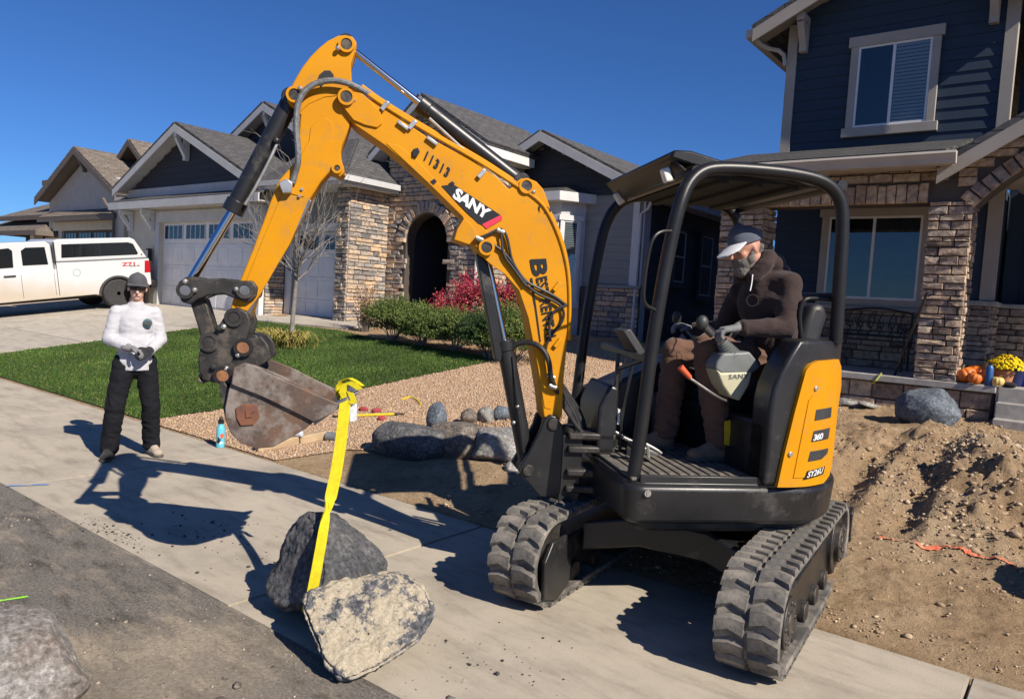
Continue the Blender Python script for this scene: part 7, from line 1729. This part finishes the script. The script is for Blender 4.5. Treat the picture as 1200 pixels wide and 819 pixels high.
# pumpkins and pots on the porch edge
def ribbed(c, r, h, m, n=10, name='pumpkin', label='', cat='pumpkin', group=None, tilt=0, stem=True):
    T = prop(name, label, cat, c, group); b = MB(); N_, K = 60, 16; V = []
    Rm = Matrix.Rotation(tilt, 3, 'Y')
    for j in range(1, K):
        t = math.pi*j/K
        for i in range(N_):
            p_ = 2*math.pi*i/N_; rr_ = r*(math.sin(t)**.8)*(1-.10*abs(math.sin(n*p_/2))**.0*(1-abs(math.sin(n*p_/2)))); V.append(Vector(c)+Vector((0, 0, h))+Rm @ Vector((rr_*math.cos(p_), rr_*math.sin(p_), h*math.cos(t)*(1-.25*math.exp(-(math.sin(t)/.35)**2)))))
    V += [Vector(c)+Vector((0, 0, h))+Rm @ Vector((0, 0, h*.72)), Vector(c)+Vector((0, 0, h))-Rm @ Vector((0, 0, h*.72))]
    F_ = [(j*N_+i, (j+1)*N_+i, (j+1)*N_+(i+1) % N_, j*N_+(i+1) % N_) for j in range(K-2) for i in range(N_)]; k = (K-1)*N_
    F_ += [(k, i, (i+1) % N_) for i in range(N_)]+[(k+1, (K-2)*N_+(i+1) % N_, (K-2)*N_+i) for i in range(N_)]
    b.add(V, F_); b.obj('skin', m, T)
    if stem: q = Vector(c)+Vector((0, 0, h)); MB().tube([q+Rm @ Vector((0, 0, h*.7)), q+Rm @ Vector((.01, 0, h*1.05)), q+Rm @ Vector((.04, .01, h*1.25))], r*.12, 7, 1, r*.09).obj('stalk', M['stem'], T)
    return T
def px_on(px, py, Y): return at_y(px, py, Y)
PG = 'pumpkins at the porch edge'
def place(px, py, Y): q = at_y(px, py, Y); return Vector((q.x, q.y, PF))
ribbed(place(1131, 446, 11.10), .125, .10, M['pumpkin'], 10, label='orange pumpkin tipped forward, leftmost on the porch edge', group=PG, tilt=-.5)
ribbed(place(1142, 449, 10.99), .085, .075, M['pumpkin'], 9, label='small orange pumpkin in front of two bigger ones on the porch edge', group=PG, tilt=.3)
ribbed(place(1146, 440, 11.28), .145, .12, M['pumpkin'], 11, label='largest orange pumpkin set behind the two front ones', group=PG, tilt=.1)
ribbed(place(1163, 441, 11.30), .10, .09, M['pumpkin'], 10, label='orange pumpkin half hidden behind the blue bottle', group=PG)
ribbed(place(1169, 450, 11.0), .075, .062, M['squash'], 9, name='squash', label='round cream squash on the porch edge beside the blue bottle', cat='squash')
c = place(1158, 451, 11.0); T = prop('bottle', 'tall blue bottle between pumpkins and squash on the porch edge', 'bottle', c); MB().lathe(c, [(.042, 0), (.046, .01), (.046, .22), (.03, .25), (.02, .26)], 20).obj('bottle_body', M['blue_plastic'], T); MB().lathe(c+Vector((0, 0, .26)), [(.024, 0), (.024, .03), (.015, .036)], 16).obj('bottle_cap', M['black'], T)
c = place(1182, 452, 11.02); T = prop('shoe', 'small black shoe right of the cream squash', 'shoe', c); MB().ell(c+Vector((0, 0, .03)), (.085, .045, .04), 14, 8).obj('upper', M['boot_dark'], T)
c = place(1177, 440, 11.25); T = prop('flower_pot', 'terracotta pot of bright yellow chrysanthemums on the porch', 'potted flowers', c)
MB().lathe(c, [(.075, 0), (.105, .16), (.115, .16), (.115, .20), (.10, .20), (.095, .17)], 24).obj('pot', M['terracotta'], T)
pts = []; stm = MB()
for k in range(900):
    d = RNG.normal(size=3); d[2] = abs(d[2])*.8; d /= np.linalg.norm(d); pts.append(np.array(c)+np.array([0, 0, .22])+d*np.array([.20, .18, .17])*RNG.uniform(.9, 1.05))
gl_ = [np.array(c)+np.array([0, 0, .20])+(lambda d: d/np.linalg.norm(d)*RNG.uniform(.3, .92)*np.array([.20, .18, .17]))(np.array([*RNG.normal(size=2), abs(RNG.normal())*.7])) for _ in range(700)]
leaf_cloud('foliage', gl_, .035, M['leaf_dark'], T)
fl = MB()
for q in pts[:420]:
    q = Vector(q); n_ = (q-(c+Vector((0, 0, .18)))).normalized(); s = n_.orthogonal().normalized(); t = n_.cross(s); r = random.uniform(.014, .022)
    V = [q+n_*.008]+[q+(s*math.cos(a)+t*math.sin(a))*r*(1 if i % 2 else .7) for i, a in enumerate([2*math.pi*i/10 for i in range(10)])]; fl.add(V, [(0, i, i % 10+1) for i in range(1, 11)])
fl.obj('blossoms', M['mums'], T, smooth=None)
c = place(1190, 436, 11.5); T = prop('glazed_pot', 'dark blue glazed pot behind the yellow chrysanthemums', 'pot', c); MB().lathe(c, [(.10, 0), (.15, .2), (.16, .26), (.13, .26), (.12, .2)], 24).obj('pot', M['blue_glaze'], T)
# bench on the porch
q0 = at_y(1000, 432, 12.2); BN = prop('garden_bench', 'black wrought iron bench in the shade of the porch', 'bench', (-2.65, 12.3, PF))
for x in (-3.15, -2.15):
    b = MB(); b.tube([(x, 12.02, PF), (x, 12.05, PF+.42), (x, 12.05, PF+.62), (x, 12.45, PF+.64)], .016, 8, 1); b.tube([(x, 12.5, PF), (x, 12.45, PF+.42), (x, 12.55, PF+.88)], .016, 8, 1)
    b.beam((x, 12.05, PF+.40), (x, 12.46, PF+.40), .02, .02); b.obj('bench_leg', M['iron_black'], BN)
s = MB()
for k in range(6): s.beam((-3.17, 12.06+k*.075, PF+.43), (-2.13, 12.06+k*.075, PF+.43), .05, .014)
s.obj('bench_seat', M['iron_black'], BN)
s = MB(); s.tube([(-3.15, 12.54, PF+.86), (-2.65, 12.57, PF+.94), (-2.15, 12.54, PF+.86)], .016, 8, 2); s.tube([(-3.15, 12.48, PF+.5), (-2.15, 12.48, PF+.5)], .014, 8)
for k in range(7):
    x = -3.05+k*.15; s.tube([(x, 12.49, PF+.5), (x+.06, 12.51, PF+.6), (x-.02, 12.53, PF+.72), (x+.05, 12.55, PF+.86)], .009, 6, 2); s.ring((x+.03, 12.50, PF+.66), (x+.03, 12.515, PF+.665), .05, .036, 16)
s.obj('bench_back', M['iron_black'], BN)
# shovel and hose
a, c = at_t(1036, 471), at_y(1082, 352, 11.0); c = at_y(1070, 385, 10.93); SV = prop('shovel', 'long handled shovel leaning on the stone column', 'shovel', a)
e = a+(c-a)*1.45; d = (e-a).normalized()
MB().tube([a+d*.28, a.lerp(e, .6)+Vector((.0, -.02, 0)), e], .017, 10, 1).obj('handle', M['black'], SV); MB().cyl(a+(e-a)*.36, a+(e-a)*.375, .019, n=10).obj('red_band', M['red_plastic'], SV)
b = MB(); sdv = Vector((1, 0, 0)); nv = d.cross(sdv).normalized(); P_ = [(-.02, .30), (-.10, .26), (-.115, .12), (-.08, .03), (0, -.02), (.08, .03), (.115, .12), (.10, .26), (.02, .30)]
b.prism([a+sdv*u+d*v+nv*(.02*(abs(u)/.1)**2) for u, v in P_], nv*.003, -nv*.003); b.obj('blade', M['rust'], SV)
hp = [at_t(985, 463)+Vector((0, 0, .02)), at_t(998, 463)+Vector((0, 0, .03)), at_t(1012, 459)+Vector((0, 0, .10)), at_y(1025, 450, 11.0)+Vector((0, -.1, 0)), at_y(1033, 437, 10.95)]
HS = prop('garden_hose', 'yellow green hose running up over the porch edge', 'hose', hp[0]); MB().tube(hp, .014, 8, 2).obj('hose', M['hose_green'], HS)
hb = [at_t(978, 467)+Vector((0, 0, .03)), at_t(992, 467)+Vector((0, 0, .03)), at_t(1003, 468)+Vector((0, 0, .03))]; HB = prop('hose_nozzle', 'blue hose wand lying on the soil below the porch', 'hose wand', hb[0]); MB().tube(hb, .018, 8, 1).obj('wand', M['blue_plastic'], HB)
for k, (x0, y0, x1, y1, lb) in enumerate(((985, 474, 1004, 471, 'grey broken slab leaning near the blue hose wand'), (1008, 477, 1028, 472, 'grey broken slab beside the shovel blade'))):
    a = at_t(x0, y0); b = boulder('slab_fragment', lb, 'rubble', (a.x+.1, a.y, a.z), (.17, .10, .04), M['rock_pale'], 100+k, (.25, .1, k), [((0, 0, 1), .7)], 6, .04, 3, group='broken slabs below the porch')
# ------------------------------------------------------------------ people
def blob(name, parts, m, parent, voxel=.011, smooth=6, wr=None, zmin=None):
    """one continuous skin over tapered limbs and ovals; wr = (amount, frequency, stretch) folds the surface"""
    mb = MB()
    for p in parts:
        if p[0] == 'c':
            a, b_, r0, r1 = Vector(p[1]), Vector(p[2]), p[3], p[4]
            mb.cyl(a, b_, r0, r1, 18); mb.ell(a, (r0,)*3, 16, 10); mb.ell(b_, (r1,)*3, 16, 10)
        else:
            mb.ell(p[1], p[2], 20, 14, p[3] if len(p) > 3 else None)
    me = mb.mesh(name); o = bpy.data.objects.new(name, me); COL.objects.link(o)
    r = o.modifiers.new('remesh', 'REMESH'); r.mode = 'VOXEL'; r.voxel_size = voxel; r.use_smooth_shade = True
    s = o.modifiers.new('smooth', 'SMOOTH'); s.iterations = smooth; s.factor = .5
    dg = bpy.context.evaluated_depsgraph_get(); me2 = bpy.data.meshes.new_from_object(o.evaluated_get(dg)); bpy.data.objects.remove(o)
    if wr:
        am, fr, stz = wr; me2.calc_loop_triangles(); nn = [v.normal.copy() for v in me2.vertices]
        for v, n_ in zip(me2.vertices, nn):
            c = v.co; q = Vector((c.x*fr, c.y*fr, c.z*fr*stz)); w_ = mnoise.noise(q+Vector((mnoise.noise(q*.6)*1.6, 0, 0)))
            v.co = c+n_*am*(1-abs(w_)*2.2)
    if zmin is not None:
        for v in me2.vertices:
            if v.co.z < zmin: v.co.z = zmin-(zmin-v.co.z)*.06
    me2.materials.clear(); me2.materials.append(m); me2.shade_smooth(); me2.name = name
    o = link(bpy.data.objects.new(name, me2)); attach(o, parent); return o
def hand(w, d, nrm, thumb, sc=1.0, curl=.9, grow=0.0):
    """palm and five bent fingers; d = towards the fingertips, nrm = the way the palm faces, thumb = side of the thumb"""
    w, d, nrm = Vector(w), Vector(d).normalized(), Vector(nrm).normalized(); nrm = (nrm-d*nrm.dot(d)).normalized(); s = Vector(thumb); s = (s-d*s.dot(d)-nrm*s.dot(nrm)).normalized()
    P = []; k = w+d*.088*sc
    for q in (-.030, -.010, .010, .028): P.append(('c', w+d*.018*sc+s*q*.7*sc, k+s*q*sc, .015*sc+grow, .0115*sc+grow))
    for q, L_ in ((.030, .068), (.010, .078), (-.011, .072), (-.030, .056)):
        a = k+s*q*sc; c1 = curl*.55; c2 = curl*1.3; c3 = curl*2.0
        b_ = a+(d*math.cos(c1)+nrm*math.sin(c1))*L_*.45*sc; c = b_+(d*math.cos(c2)+nrm*math.sin(c2))*L_*.33*sc; e = c+(d*math.cos(c3)+nrm*math.sin(c3))*L_*.26*sc
        P += [('c', a, b_, .0098*sc+grow, .0090*sc+grow), ('c', b_, c, .0090*sc+grow, .0082*sc+grow), ('c', c, e, .0082*sc+grow, .0068*sc+grow)]
    t0 = w+d*.025*sc+s*.030*sc; t1 = t0+(d*.6+s*.75+nrm*.35).normalized()*.042*sc; t2 = t1+(d*.9+s*.15+nrm*.5).normalized()*.032*sc
    P += [('c', t0, t1, .013*sc+grow, .0105*sc+grow), ('c', t1, t2, .0105*sc+grow, .0085*sc+grow)]
    return P
def head_parts(c, f, up, sc=1.0):
    """skull, jaw, nose, brow, lips, ears; c = centre of the head, f = facing"""
    c, f, up = Vector(c), Vector(f).normalized(), Vector(up).normalized(); up = (up-f*up.dot(f)).normalized(); s = up.cross(f)
    R_ = Matrix((f, s, up)).transposed(); at = lambda a, b_, d: c+(f*a+s*b_+up*d)*sc
    P = [('e', at(-.008, 0, .028), (.098*sc, .077*sc, .092*sc), R_), ('e', at(.022, 0, -.045), (.068*sc, .060*sc, .072*sc), R_), ('e', at(.058, 0, -.088), (.030*sc, .034*sc, .024*sc), R_),
         ('c', at(.086, 0, .012), at(.112, 0, -.028), .009*sc, .0145*sc), ('c', at(.076, -.034, .018), at(.080, .034, .018), .014*sc, .014*sc),
         ('c', at(.084, -.018, -.058), at(.084, .018, -.058), .0085*sc, .0085*sc), ('c', at(.082, -.016, -.068), at(.082, .016, -.068), .009*sc, .009*sc)]
    for k in (-1, 1): P += [('e', at(-.012, k*.080, -.012), (.017*sc, .010*sc, .031*sc), R_), ('e', at(.052, k*.042, -.022), (.026*sc, .022*sc, .024*sc), R_)]
    return P, at, R_, s
def cap(c_at, R_, sc, parent, crown, brim, droop=.15, wide=.06, name='cap', peak=.11):
    b = MB(); V = []; N_, K = 32, 9
    for j in range(K+1):
        t = math.pi/2*j/K
        for i in range(N_):
            p_ = 2*math.pi*i/N_; V.append(c_at(-.010+.112*math.cos(p_)*math.cos(t)**.72, .090*math.sin(p_)*math.cos(t)**.72, .038+.105*math.sin(t)+.016*math.cos(p_)*math.sin(t)))
    Fc = [(j*N_+i, j*N_+(i+1) % N_, (j+1)*N_+(i+1) % N_, (j+1)*N_+i) for j in range(K) for i in range(N_)]+[tuple(range(N_-1, -1, -1)), tuple(range(K*N_, K*N_+N_))]
    b.add(V, Fc); o = b.obj(name, crown, parent, world=False, smooth=60)
    m = MB(); V = []; n_ = 16
    for i in range(n_+1):
        a = -1.18+2.36*i/n_
        for rr, dz, tz in ((0, .0, .004), (1, -droop, .004), (1, -droop, -.004), (0, .0, -.004)):
            x = -.010+.108*math.cos(a)+(peak*math.cos(a*.82)**.7)*rr; y = .087*math.sin(a)*(1+wide*rr); V.append(c_at(x, y, .048+tz+dz*(x-.05)*rr-.018*abs(math.sin(a))**2*rr))
    m.add(V, [(4*i+k, 4*i+(k+1) % 4, 4*i+4+(k+1) % 4, 4*i+4+k) for i in range(n_) for k in range(4)]+[(3, 2, 1, 0), (4*n_, 4*n_+1, 4*n_+2, 4*n_+3)])
    m.obj('cap_brim', brim, o, world=False, smooth=50)
    MB().ell(c_at(-.008, 0, .144), (.009*sc, .009*sc, .005*sc), 10, 6).obj('cap_button', crown, o, world=False)
    return o
def boot(heel, toe, m, parent, name='boot', h=.13, sc=1.0, up=(0, 0, 1)):
    heel, toe, up = Vector(heel), Vector(toe), Vector(up); d = (toe-heel).normalized(); s = up.cross(d); L_ = (toe-heel).length
    P = [('e', heel+d*.05+up*.055, (.052, .045, .055)), ('c', heel+d*.06+up*.06, heel+d*.055+up*h, .048, .050), ('c', heel+d*.06+up*.05, heel+d*L_*.62+up*.045, .046, .042), ('e', heel+d*(L_-.065)+up*.040, (.058, .048, .036)), ('c', heel+d*.07+up*.095, heel+d*L_*.6+up*.055, .042, .036)]
    o = blob(name, P, m, parent, .009, 5, (.002, 30, 1))
    b = MB(); O_ = [(-.005, .036), (.02, .043), (.12, .038), (L_-.10, .048), (L_-.03, .042), (L_+.002, .018)]; pts = [heel+d*x+s*y for x, y in O_]+[heel+d*x-s*y for x, y in reversed(O_)]
    b.prism(pts, up*.026, up*0.0); b.obj('sole', M['sole'], o, world=False, bevel=.006)
    for k in range(4): q = heel+d*(.10+.028*k)+up*(.105-.012*k); MB().tube([q-s*.03-up*.012, q+up*.012, q+s*.03-up*.012], .004, 6, 1).obj('lace', M['sole'], o, world=False)
    return o

# --- the man standing on the sidewalk
WK = thing('person', 'person in white long sleeve shirt, black pants and grey cap standing on the sidewalk', 'person', (-7.13, 3.37, 0), R(-20))
hc = Vector((.03, 0, 1.605)); hf = Vector((.96, -.06, -.14))
HP, hat, hR, hs = head_parts(hc, hf, (.1, 0, 1), .97)
rsh, lsh = Vector((-.01, -.160, 1.375)), Vector((-.01, .160, 1.375)); rel, lel = Vector((.0, -.225, 1.12)), Vector((.0, .215, 1.12)); rwr, lwr = Vector((.205, -.055, 1.045)), Vector((.20, .10, 1.03))
rhip, lhip = Vector((0, -.09, .90)), Vector((0, .09, .90)); rkn, lkn = Vector((.09, -.165, .50)), Vector((.03, .14, .50)); ran, lan = Vector((.055, -.20, .10)), Vector((-.04, .165, .10))
RH_ = hand(rwr, (.45, .85, -.28), (.3, -.3, -.9), (.7, -.2, .6), .95, 1.0); LH_ = hand(lwr, (.55, -.75, -.35), (-.5, -.3, -.4), (.6, .3, .6), .95, 1.1)
body = HP+[('c', (.005, 0, 1.38), (.02, 0, 1.53), .058, .053), ('e', (0, 0, 1.25), (.10, .155, .20)), ('e', (0, 0, 1.02), (.095, .14, .16)), ('c', rsh, rel, .05, .04), ('c', lsh, lel, .05, .04), ('c', rel, rwr, .04, .027), ('c', lel, lwr, .04, .027),
        ('c', (0, -.1, 1.38), rsh, .05, .05), ('c', (0, .1, 1.38), lsh, .05, .05), ('c', rhip, rkn, .085, .058), ('c', lhip, lkn, .085, .058), ('c', rkn, ran, .056, .04), ('c', lkn, lan, .056, .04), ('c', ran, ran+Vector((.06, -.02, -.06)), .034, .024), ('c', lan, lan+Vector((.06, .02, -.06)), .034, .024)]+RH_+LH_
blob('body', body, M['skin_pale'], WK, .0085, 3)
shirt = [('e', (.0, 0, 1.26), (.120, .158, .20)), ('e', (.005, 0, 1.07), (.122, .160, .22)), ('e', (.008, 0, .90), (.126, .164, .22)), ('c', (.0, -.06, 1.39), rsh+Vector((0, 0, -.01)), .062, .060), ('c', (.0, .06, 1.39), lsh+Vector((0, 0, -.01)), .062, .060), ('c', (0, 0, 1.40), (.01, 0, 1.43), .088, .072),
         ('c', rsh, rel, .062, .056), ('c', lsh, lel, .062, .056), ('c', rel, rel.lerp(rwr, .72), .057, .045), ('c', lel, lel.lerp(lwr, .80), .057, .044)]
blob('shirt', shirt, M['white_shirt'], WK, .010, 5, (.0045, 9.0, 1.6), zmin=.835)
for k, (w_, e_) in enumerate(((rwr, rel), (lwr, lel))): q = e_.lerp(w_, .80 if k else .70); MB().ring(q, q+(w_-e_).normalized()*.04, .046, .034, 20).obj('cuff', M['white_shirt'], WK, world=False, bevel=.006)
MB().tube([Vector((.012+.062*math.cos(a), .066*math.sin(a), 1.452-.020*math.cos(a))) for a in np.linspace(0, 6.3, 22)], .009, 8).obj('collar', M['white_shirt'], WK, world=False)
pants = [('e', (0, 0, .88), (.118, .155, .13)), ('c', rhip, rkn, .098, .080), ('c', lhip, lkn, .098, .080), ('c', rkn, ran+Vector((0, 0, .0)), .080, .076), ('c', lkn, lan, .080, .076)]
blob('trousers', pants, M['dark_pants'], WK, .011, 5, (.009, 9, 1.4))
bd_ = blob('badge', [('e', (.128, .085, 1.285), (.012, .043, .043))], M['badge'], WK, .006, 2)
MB().cyl((.1405, .085, 1.285), (.143, .085, 1.285), .026, n=20).obj('badge_print', M['white_tag'] if False else M['badge_dark'], bd_, world=False)
blob('glove', hand(rwr, (.45, .85, -.28), (.3, -.3, -.9), (.7, -.2, .6), 1.0, 1.0, .004)+[('c', rwr-Vector((.03, .05, -.012)), rwr+Vector((.01, .02, 0)), .033, .031)], M['grey_glove'], WK, .0055, 2)
blob('glove', hand(lwr, (.55, -.75, -.35), (-.5, -.3, -.4), (.6, .3, .6), 1.0, 1.1, .004)+[('c', lwr+Vector((-.03, .03, .01)), lwr+Vector((.01, -.01, 0)), .033, .031)], M['dark_glove'], WK, .0055, 2)
cap(hat, hR, .97, WK, M['cap_grey'], M['cap_grey'], .0, wide=.14, peak=.066)
gl = MB()
for k in (-1, 1): gl.obox(hat(.098, k*.036, .014), (hR @ Vector((.006, 0, 0))), (hR @ Vector((-.004*k, .031, 0))), (hR @ Vector((0, 0, .021))))
g_ = gl.obj('sunglasses', M['lens'], WK, world=False, bevel=.008, kind='stuff' if False else None)
fr_ = MB(); fr_.tube([hat(-.02, -.083, .016), hat(.075, -.074, .018), hat(.106, 0, .022), hat(.075, .074, .018), hat(-.02, .083, .016)], .0045, 6); fr_.obj('spectacle_frame', M['lens'], g_, world=False)
hair = [('e', hat(-.045, 0, .0), (.078, .086, .09), hR)]
for k in (-1, 1): hair += [('c', hat(-.03, k*.080, .03), hat(-.035, k*.086, -.075), .022, .026), ('c', hat(-.035, k*.086, -.07), hat(-.03, k*.082, -.135), .026, .012)]
hair += [('c', hat(-.075, 0, -.02), hat(-.075, 0, -.13), .062, .05)]
blob('hair', hair, M['hair'], WK, .008, 2, (.005, 40, .35))
MB().ell(hat(.083, 0, -.105), (.012, .016, .010), 10, 6).obj('chin', M['skin_pale'], WK, world=False) if False else None
MB().tube([hat(.094, -.022, -.064), hat(.0955, 0, -.061), hat(.094, .022, -.064)], .0032, 6).obj('mouth', mat('lip_line', (.30, .10, .08), (.26, .08, .07), 9, .5), WK, world=False)
boot(Vector((-.005, -.185, 0)), Vector((.24, -.255, 0)), M['boot_dark'], WK, 'boot', .15)
boot(Vector((-.095, .15, 0)), Vector((.165, .225, 0)), M['shoe'], WK, 'shoe', .11)

# --- the operator on the seat
OO = Vector((-.30, .06, .82))
OPW = Matrix.Translation(tuple(MC)) @ Matrix.Rotation(PHI, 4, 'Z') @ Matrix.Translation(OO)
OP = thing('person', 'person with grey beard in brown hooded jacket seated at the excavator controls', 'person', tuple(OPW.translation), PHI)
def om(px, py, l): return mp3(px, py, l)-OO
HL = .25
oc = om(874, 292, HL); of = Vector((.93, .10, -.33))
OHP, oat, oR, os_ = head_parts(oc, of, (.3, 0, 1), .98)
nsh, fsh = om(925, 334, .40), om(868, 345, .06); nel, fel = om(921, 384, .46), om(846, 388, -.16); nwr, fwr = om(866, 384, .43), om(812, 386, -.34)
nhip, fhip = om(908, 426, .16), om(905, 424, -.06); nkn, fkn = om(828, 408, .23), om(792, 412, -.08); h0 = om(846, 543, .25); nan = Vector((h0.x+.03, .25-OO.y, .14)); fan = om(780, 505, -.06); fan.z = .14
chest, waist = om(895, 352, HL-.02), om(903, 395, .18); TW = Matrix.Rotation(.42, 3, 'Z')
NH = hand(nwr, om(836, 388, .42)-nwr, (.2, 0, -1), (.3, -1, .1), 1.0, 1.0); FH_ = hand(fwr, om(795, 380, -.36)-fwr, (.2, 0, -1), (.3, 1, .1), 1.0, 1.0)
neck0 = om(908, 322, HL)
ob = OHP+[('c', neck0, oat(-.03, 0, -.06), .062, .056), ('e', chest, (.085, .125, .15), TW), ('e', waist, (.085, .12, .15), TW), ('c', chest+Vector((0, .05, .09)), nsh, .050, .050), ('c', chest+Vector((0, -.08, .09)), fsh, .050, .050), ('c', nsh, nel, .052, .044), ('c', nel, nwr, .042, .03), ('c', fsh, fel, .052, .044), ('c', fel, fwr, .042, .03),
          ('c', nhip, nkn, .088, .062), ('c', fhip, fkn, .088, .062), ('c', nkn, nan, .058, .042), ('c', fkn, fan, .058, .042), ('c', nan, nan+Vector((.07, 0, -.095)), .036, .026), ('c', fan, fan+Vector((.07, 0, -.095)), .036, .026), ('c', nhip, fhip, .11, .11)]+NH+FH_
blob('body', ob, M['skin'], OP, .0085, 3)
jk = [('c', chest+Vector((0, .0, .02)), nsh+Vector((0, 0, -.10)), .12, .085), ('c', chest+Vector((0, .05, .09)), nsh, .078, .068), ('c', chest+Vector((0, -.08, .09)), fsh, .078, .068), ('e', chest+Vector((-.005, 0, 0)), (.130, .170, .185), TW), ('e', waist, (.130, .165, .18), TW), ('c', waist, om(905, 420, .16), .135, .14), ('c', neck0+Vector((-.02, .06, -.05)), nsh, .075, .072), ('c', neck0+Vector((-.02, -.06, -.05)), fsh, .075, .072), ('c', chest+Vector((.0, 0, .08)), neck0, .13, .085),
      ('c', nsh, nel, .068, .057), ('c', nel, nel.lerp(nwr, .9), .057, .043), ('c', fsh, fel, .074, .062), ('c', fel, fel.lerp(fwr, .9), .068, .047)]
hd_ = [('e', oat(-.135, 0, -.135), (.075, .115, .075), oR), ('c', oat(-.10, -.06, -.075), oat(-.10, .06, -.075), .042, .042)]
for k in (-1, 1): hd_ += [('c', oat(.035, k*.062, -.165), oat(-.045, k*.092, -.115), .034, .040), ('c', oat(-.045, k*.092, -.115), oat(-.10, k*.06, -.078), .040, .043)]
blob('hoodie', jk+hd_, M['hoodie'], OP, .010, 4, (.007, 8, 1.1))
bdg = om(883, 349, .0); 
q = om(882, 352, HL+.15); dv_ = Vector((.55, .83, 0)); MB().ring(q, q+dv_*.002, .034, .031, 24).obj('chest_badge', M['badge_dark'], OP, world=False)
MB().tube([om(882, 322, HL+.10), om(881, 332, HL+.15), om(879, 341, HL+.165)], .0035, 6, 1).obj('drawstring', M['white_tag'], OP, world=False)
MB().cyl(nel.lerp(nwr, .86), nel.lerp(nwr, .97), .050, .043, 20).obj('cuff', M['hoodie'], OP, world=False, bevel=.008)
tp = [('c', nhip, nkn, .112, .078), ('c', fhip, fkn, .112, .078), ('c', nkn, nan+Vector((0, 0, -.01)), .080, .070), ('c', fkn, fan+Vector((0, 0, -.01)), .080, .070), ('c', nhip, fhip, .14, .14), ('e', nkn, (.082, .082, .082)), ('e', fkn, (.082, .082, .082))]
blob('trousers', tp, M['work_pants'], OP, .010, 3, (.012, 10, 2.0))
ng = hand(nwr, om(836, 388, .42)-nwr, (.2, 0, -1), (.3, -1, .1), 1.05, 1.0, .004)+[('c', nwr+(nel-nwr).normalized()*.035, nwr, .036, .033)]
blob('glove', ng, M['grey_glove'], OP, .0055, 2)
fg = hand(fwr, om(795, 380, -.36)-fwr, (.2, 0, -1), (.3, 1, .1), 1.05, 1.0, .004)+[('c', fwr+(fel-fwr).normalized()*.035, fwr, .036, .033)]
blob('glove', fg, M['grey_glove'], OP, .0055, 2)
oc_ = cap(oat, oR, .98, OP, M['cap_blue'], M['cap_white'], .35, peak=.095)
beard = [('e', oat(.034, 0, -.072), (.064, .066, .052), oR), ('e', oat(.060, 0, -.112), (.046, .046, .046), oR), ('c', oat(.082, -.026, -.052), oat(.082, .026, -.052), .011, .011)]
for k in (-1, 1): beard += [('c', oat(.006, k*.073, -.020), oat(.022, k*.060, -.060), .009, .026)]
blob('beard', beard, M['beard'], OP, .006, 4, (.003, 90, .4))
blob('hair', [('c', oat(-.075, -.04, .0), oat(-.075, .04, .0), .026, .026), ('c', oat(-.06, 0, -.02), oat(-.052, 0, -.04), .052, .046)], M['beard'], OP, .007, 2, (.003, 60, .5))
for k in (-1, 1): MB().ell(oat(.072, k*.032, .0), (.011, .013, .009), 12, 8).obj('eye', mat('shaded_eye_white', (.30, .27, .25)), OP, world=False); MB().ell(oat(.082, k*.032, -.001), (.003, .006, .006), 10, 6).obj('iris', M['lens'], OP, world=False)  # eye white greyed: the brim's shade is put into its colour
fl_ = .822-OO.z
boot(Vector((h0.x-.03, .25-OO.y, fl_)), Vector((h0.x+.24, .27-OO.y, fl_)), M['boot'], OP, 'boot', .19)
boot(Vector((fan.x-.06, fan.y, fl_)), Vector((fan.x+.21, fan.y-.02, fl_)), M['boot'], OP, 'boot', .19)
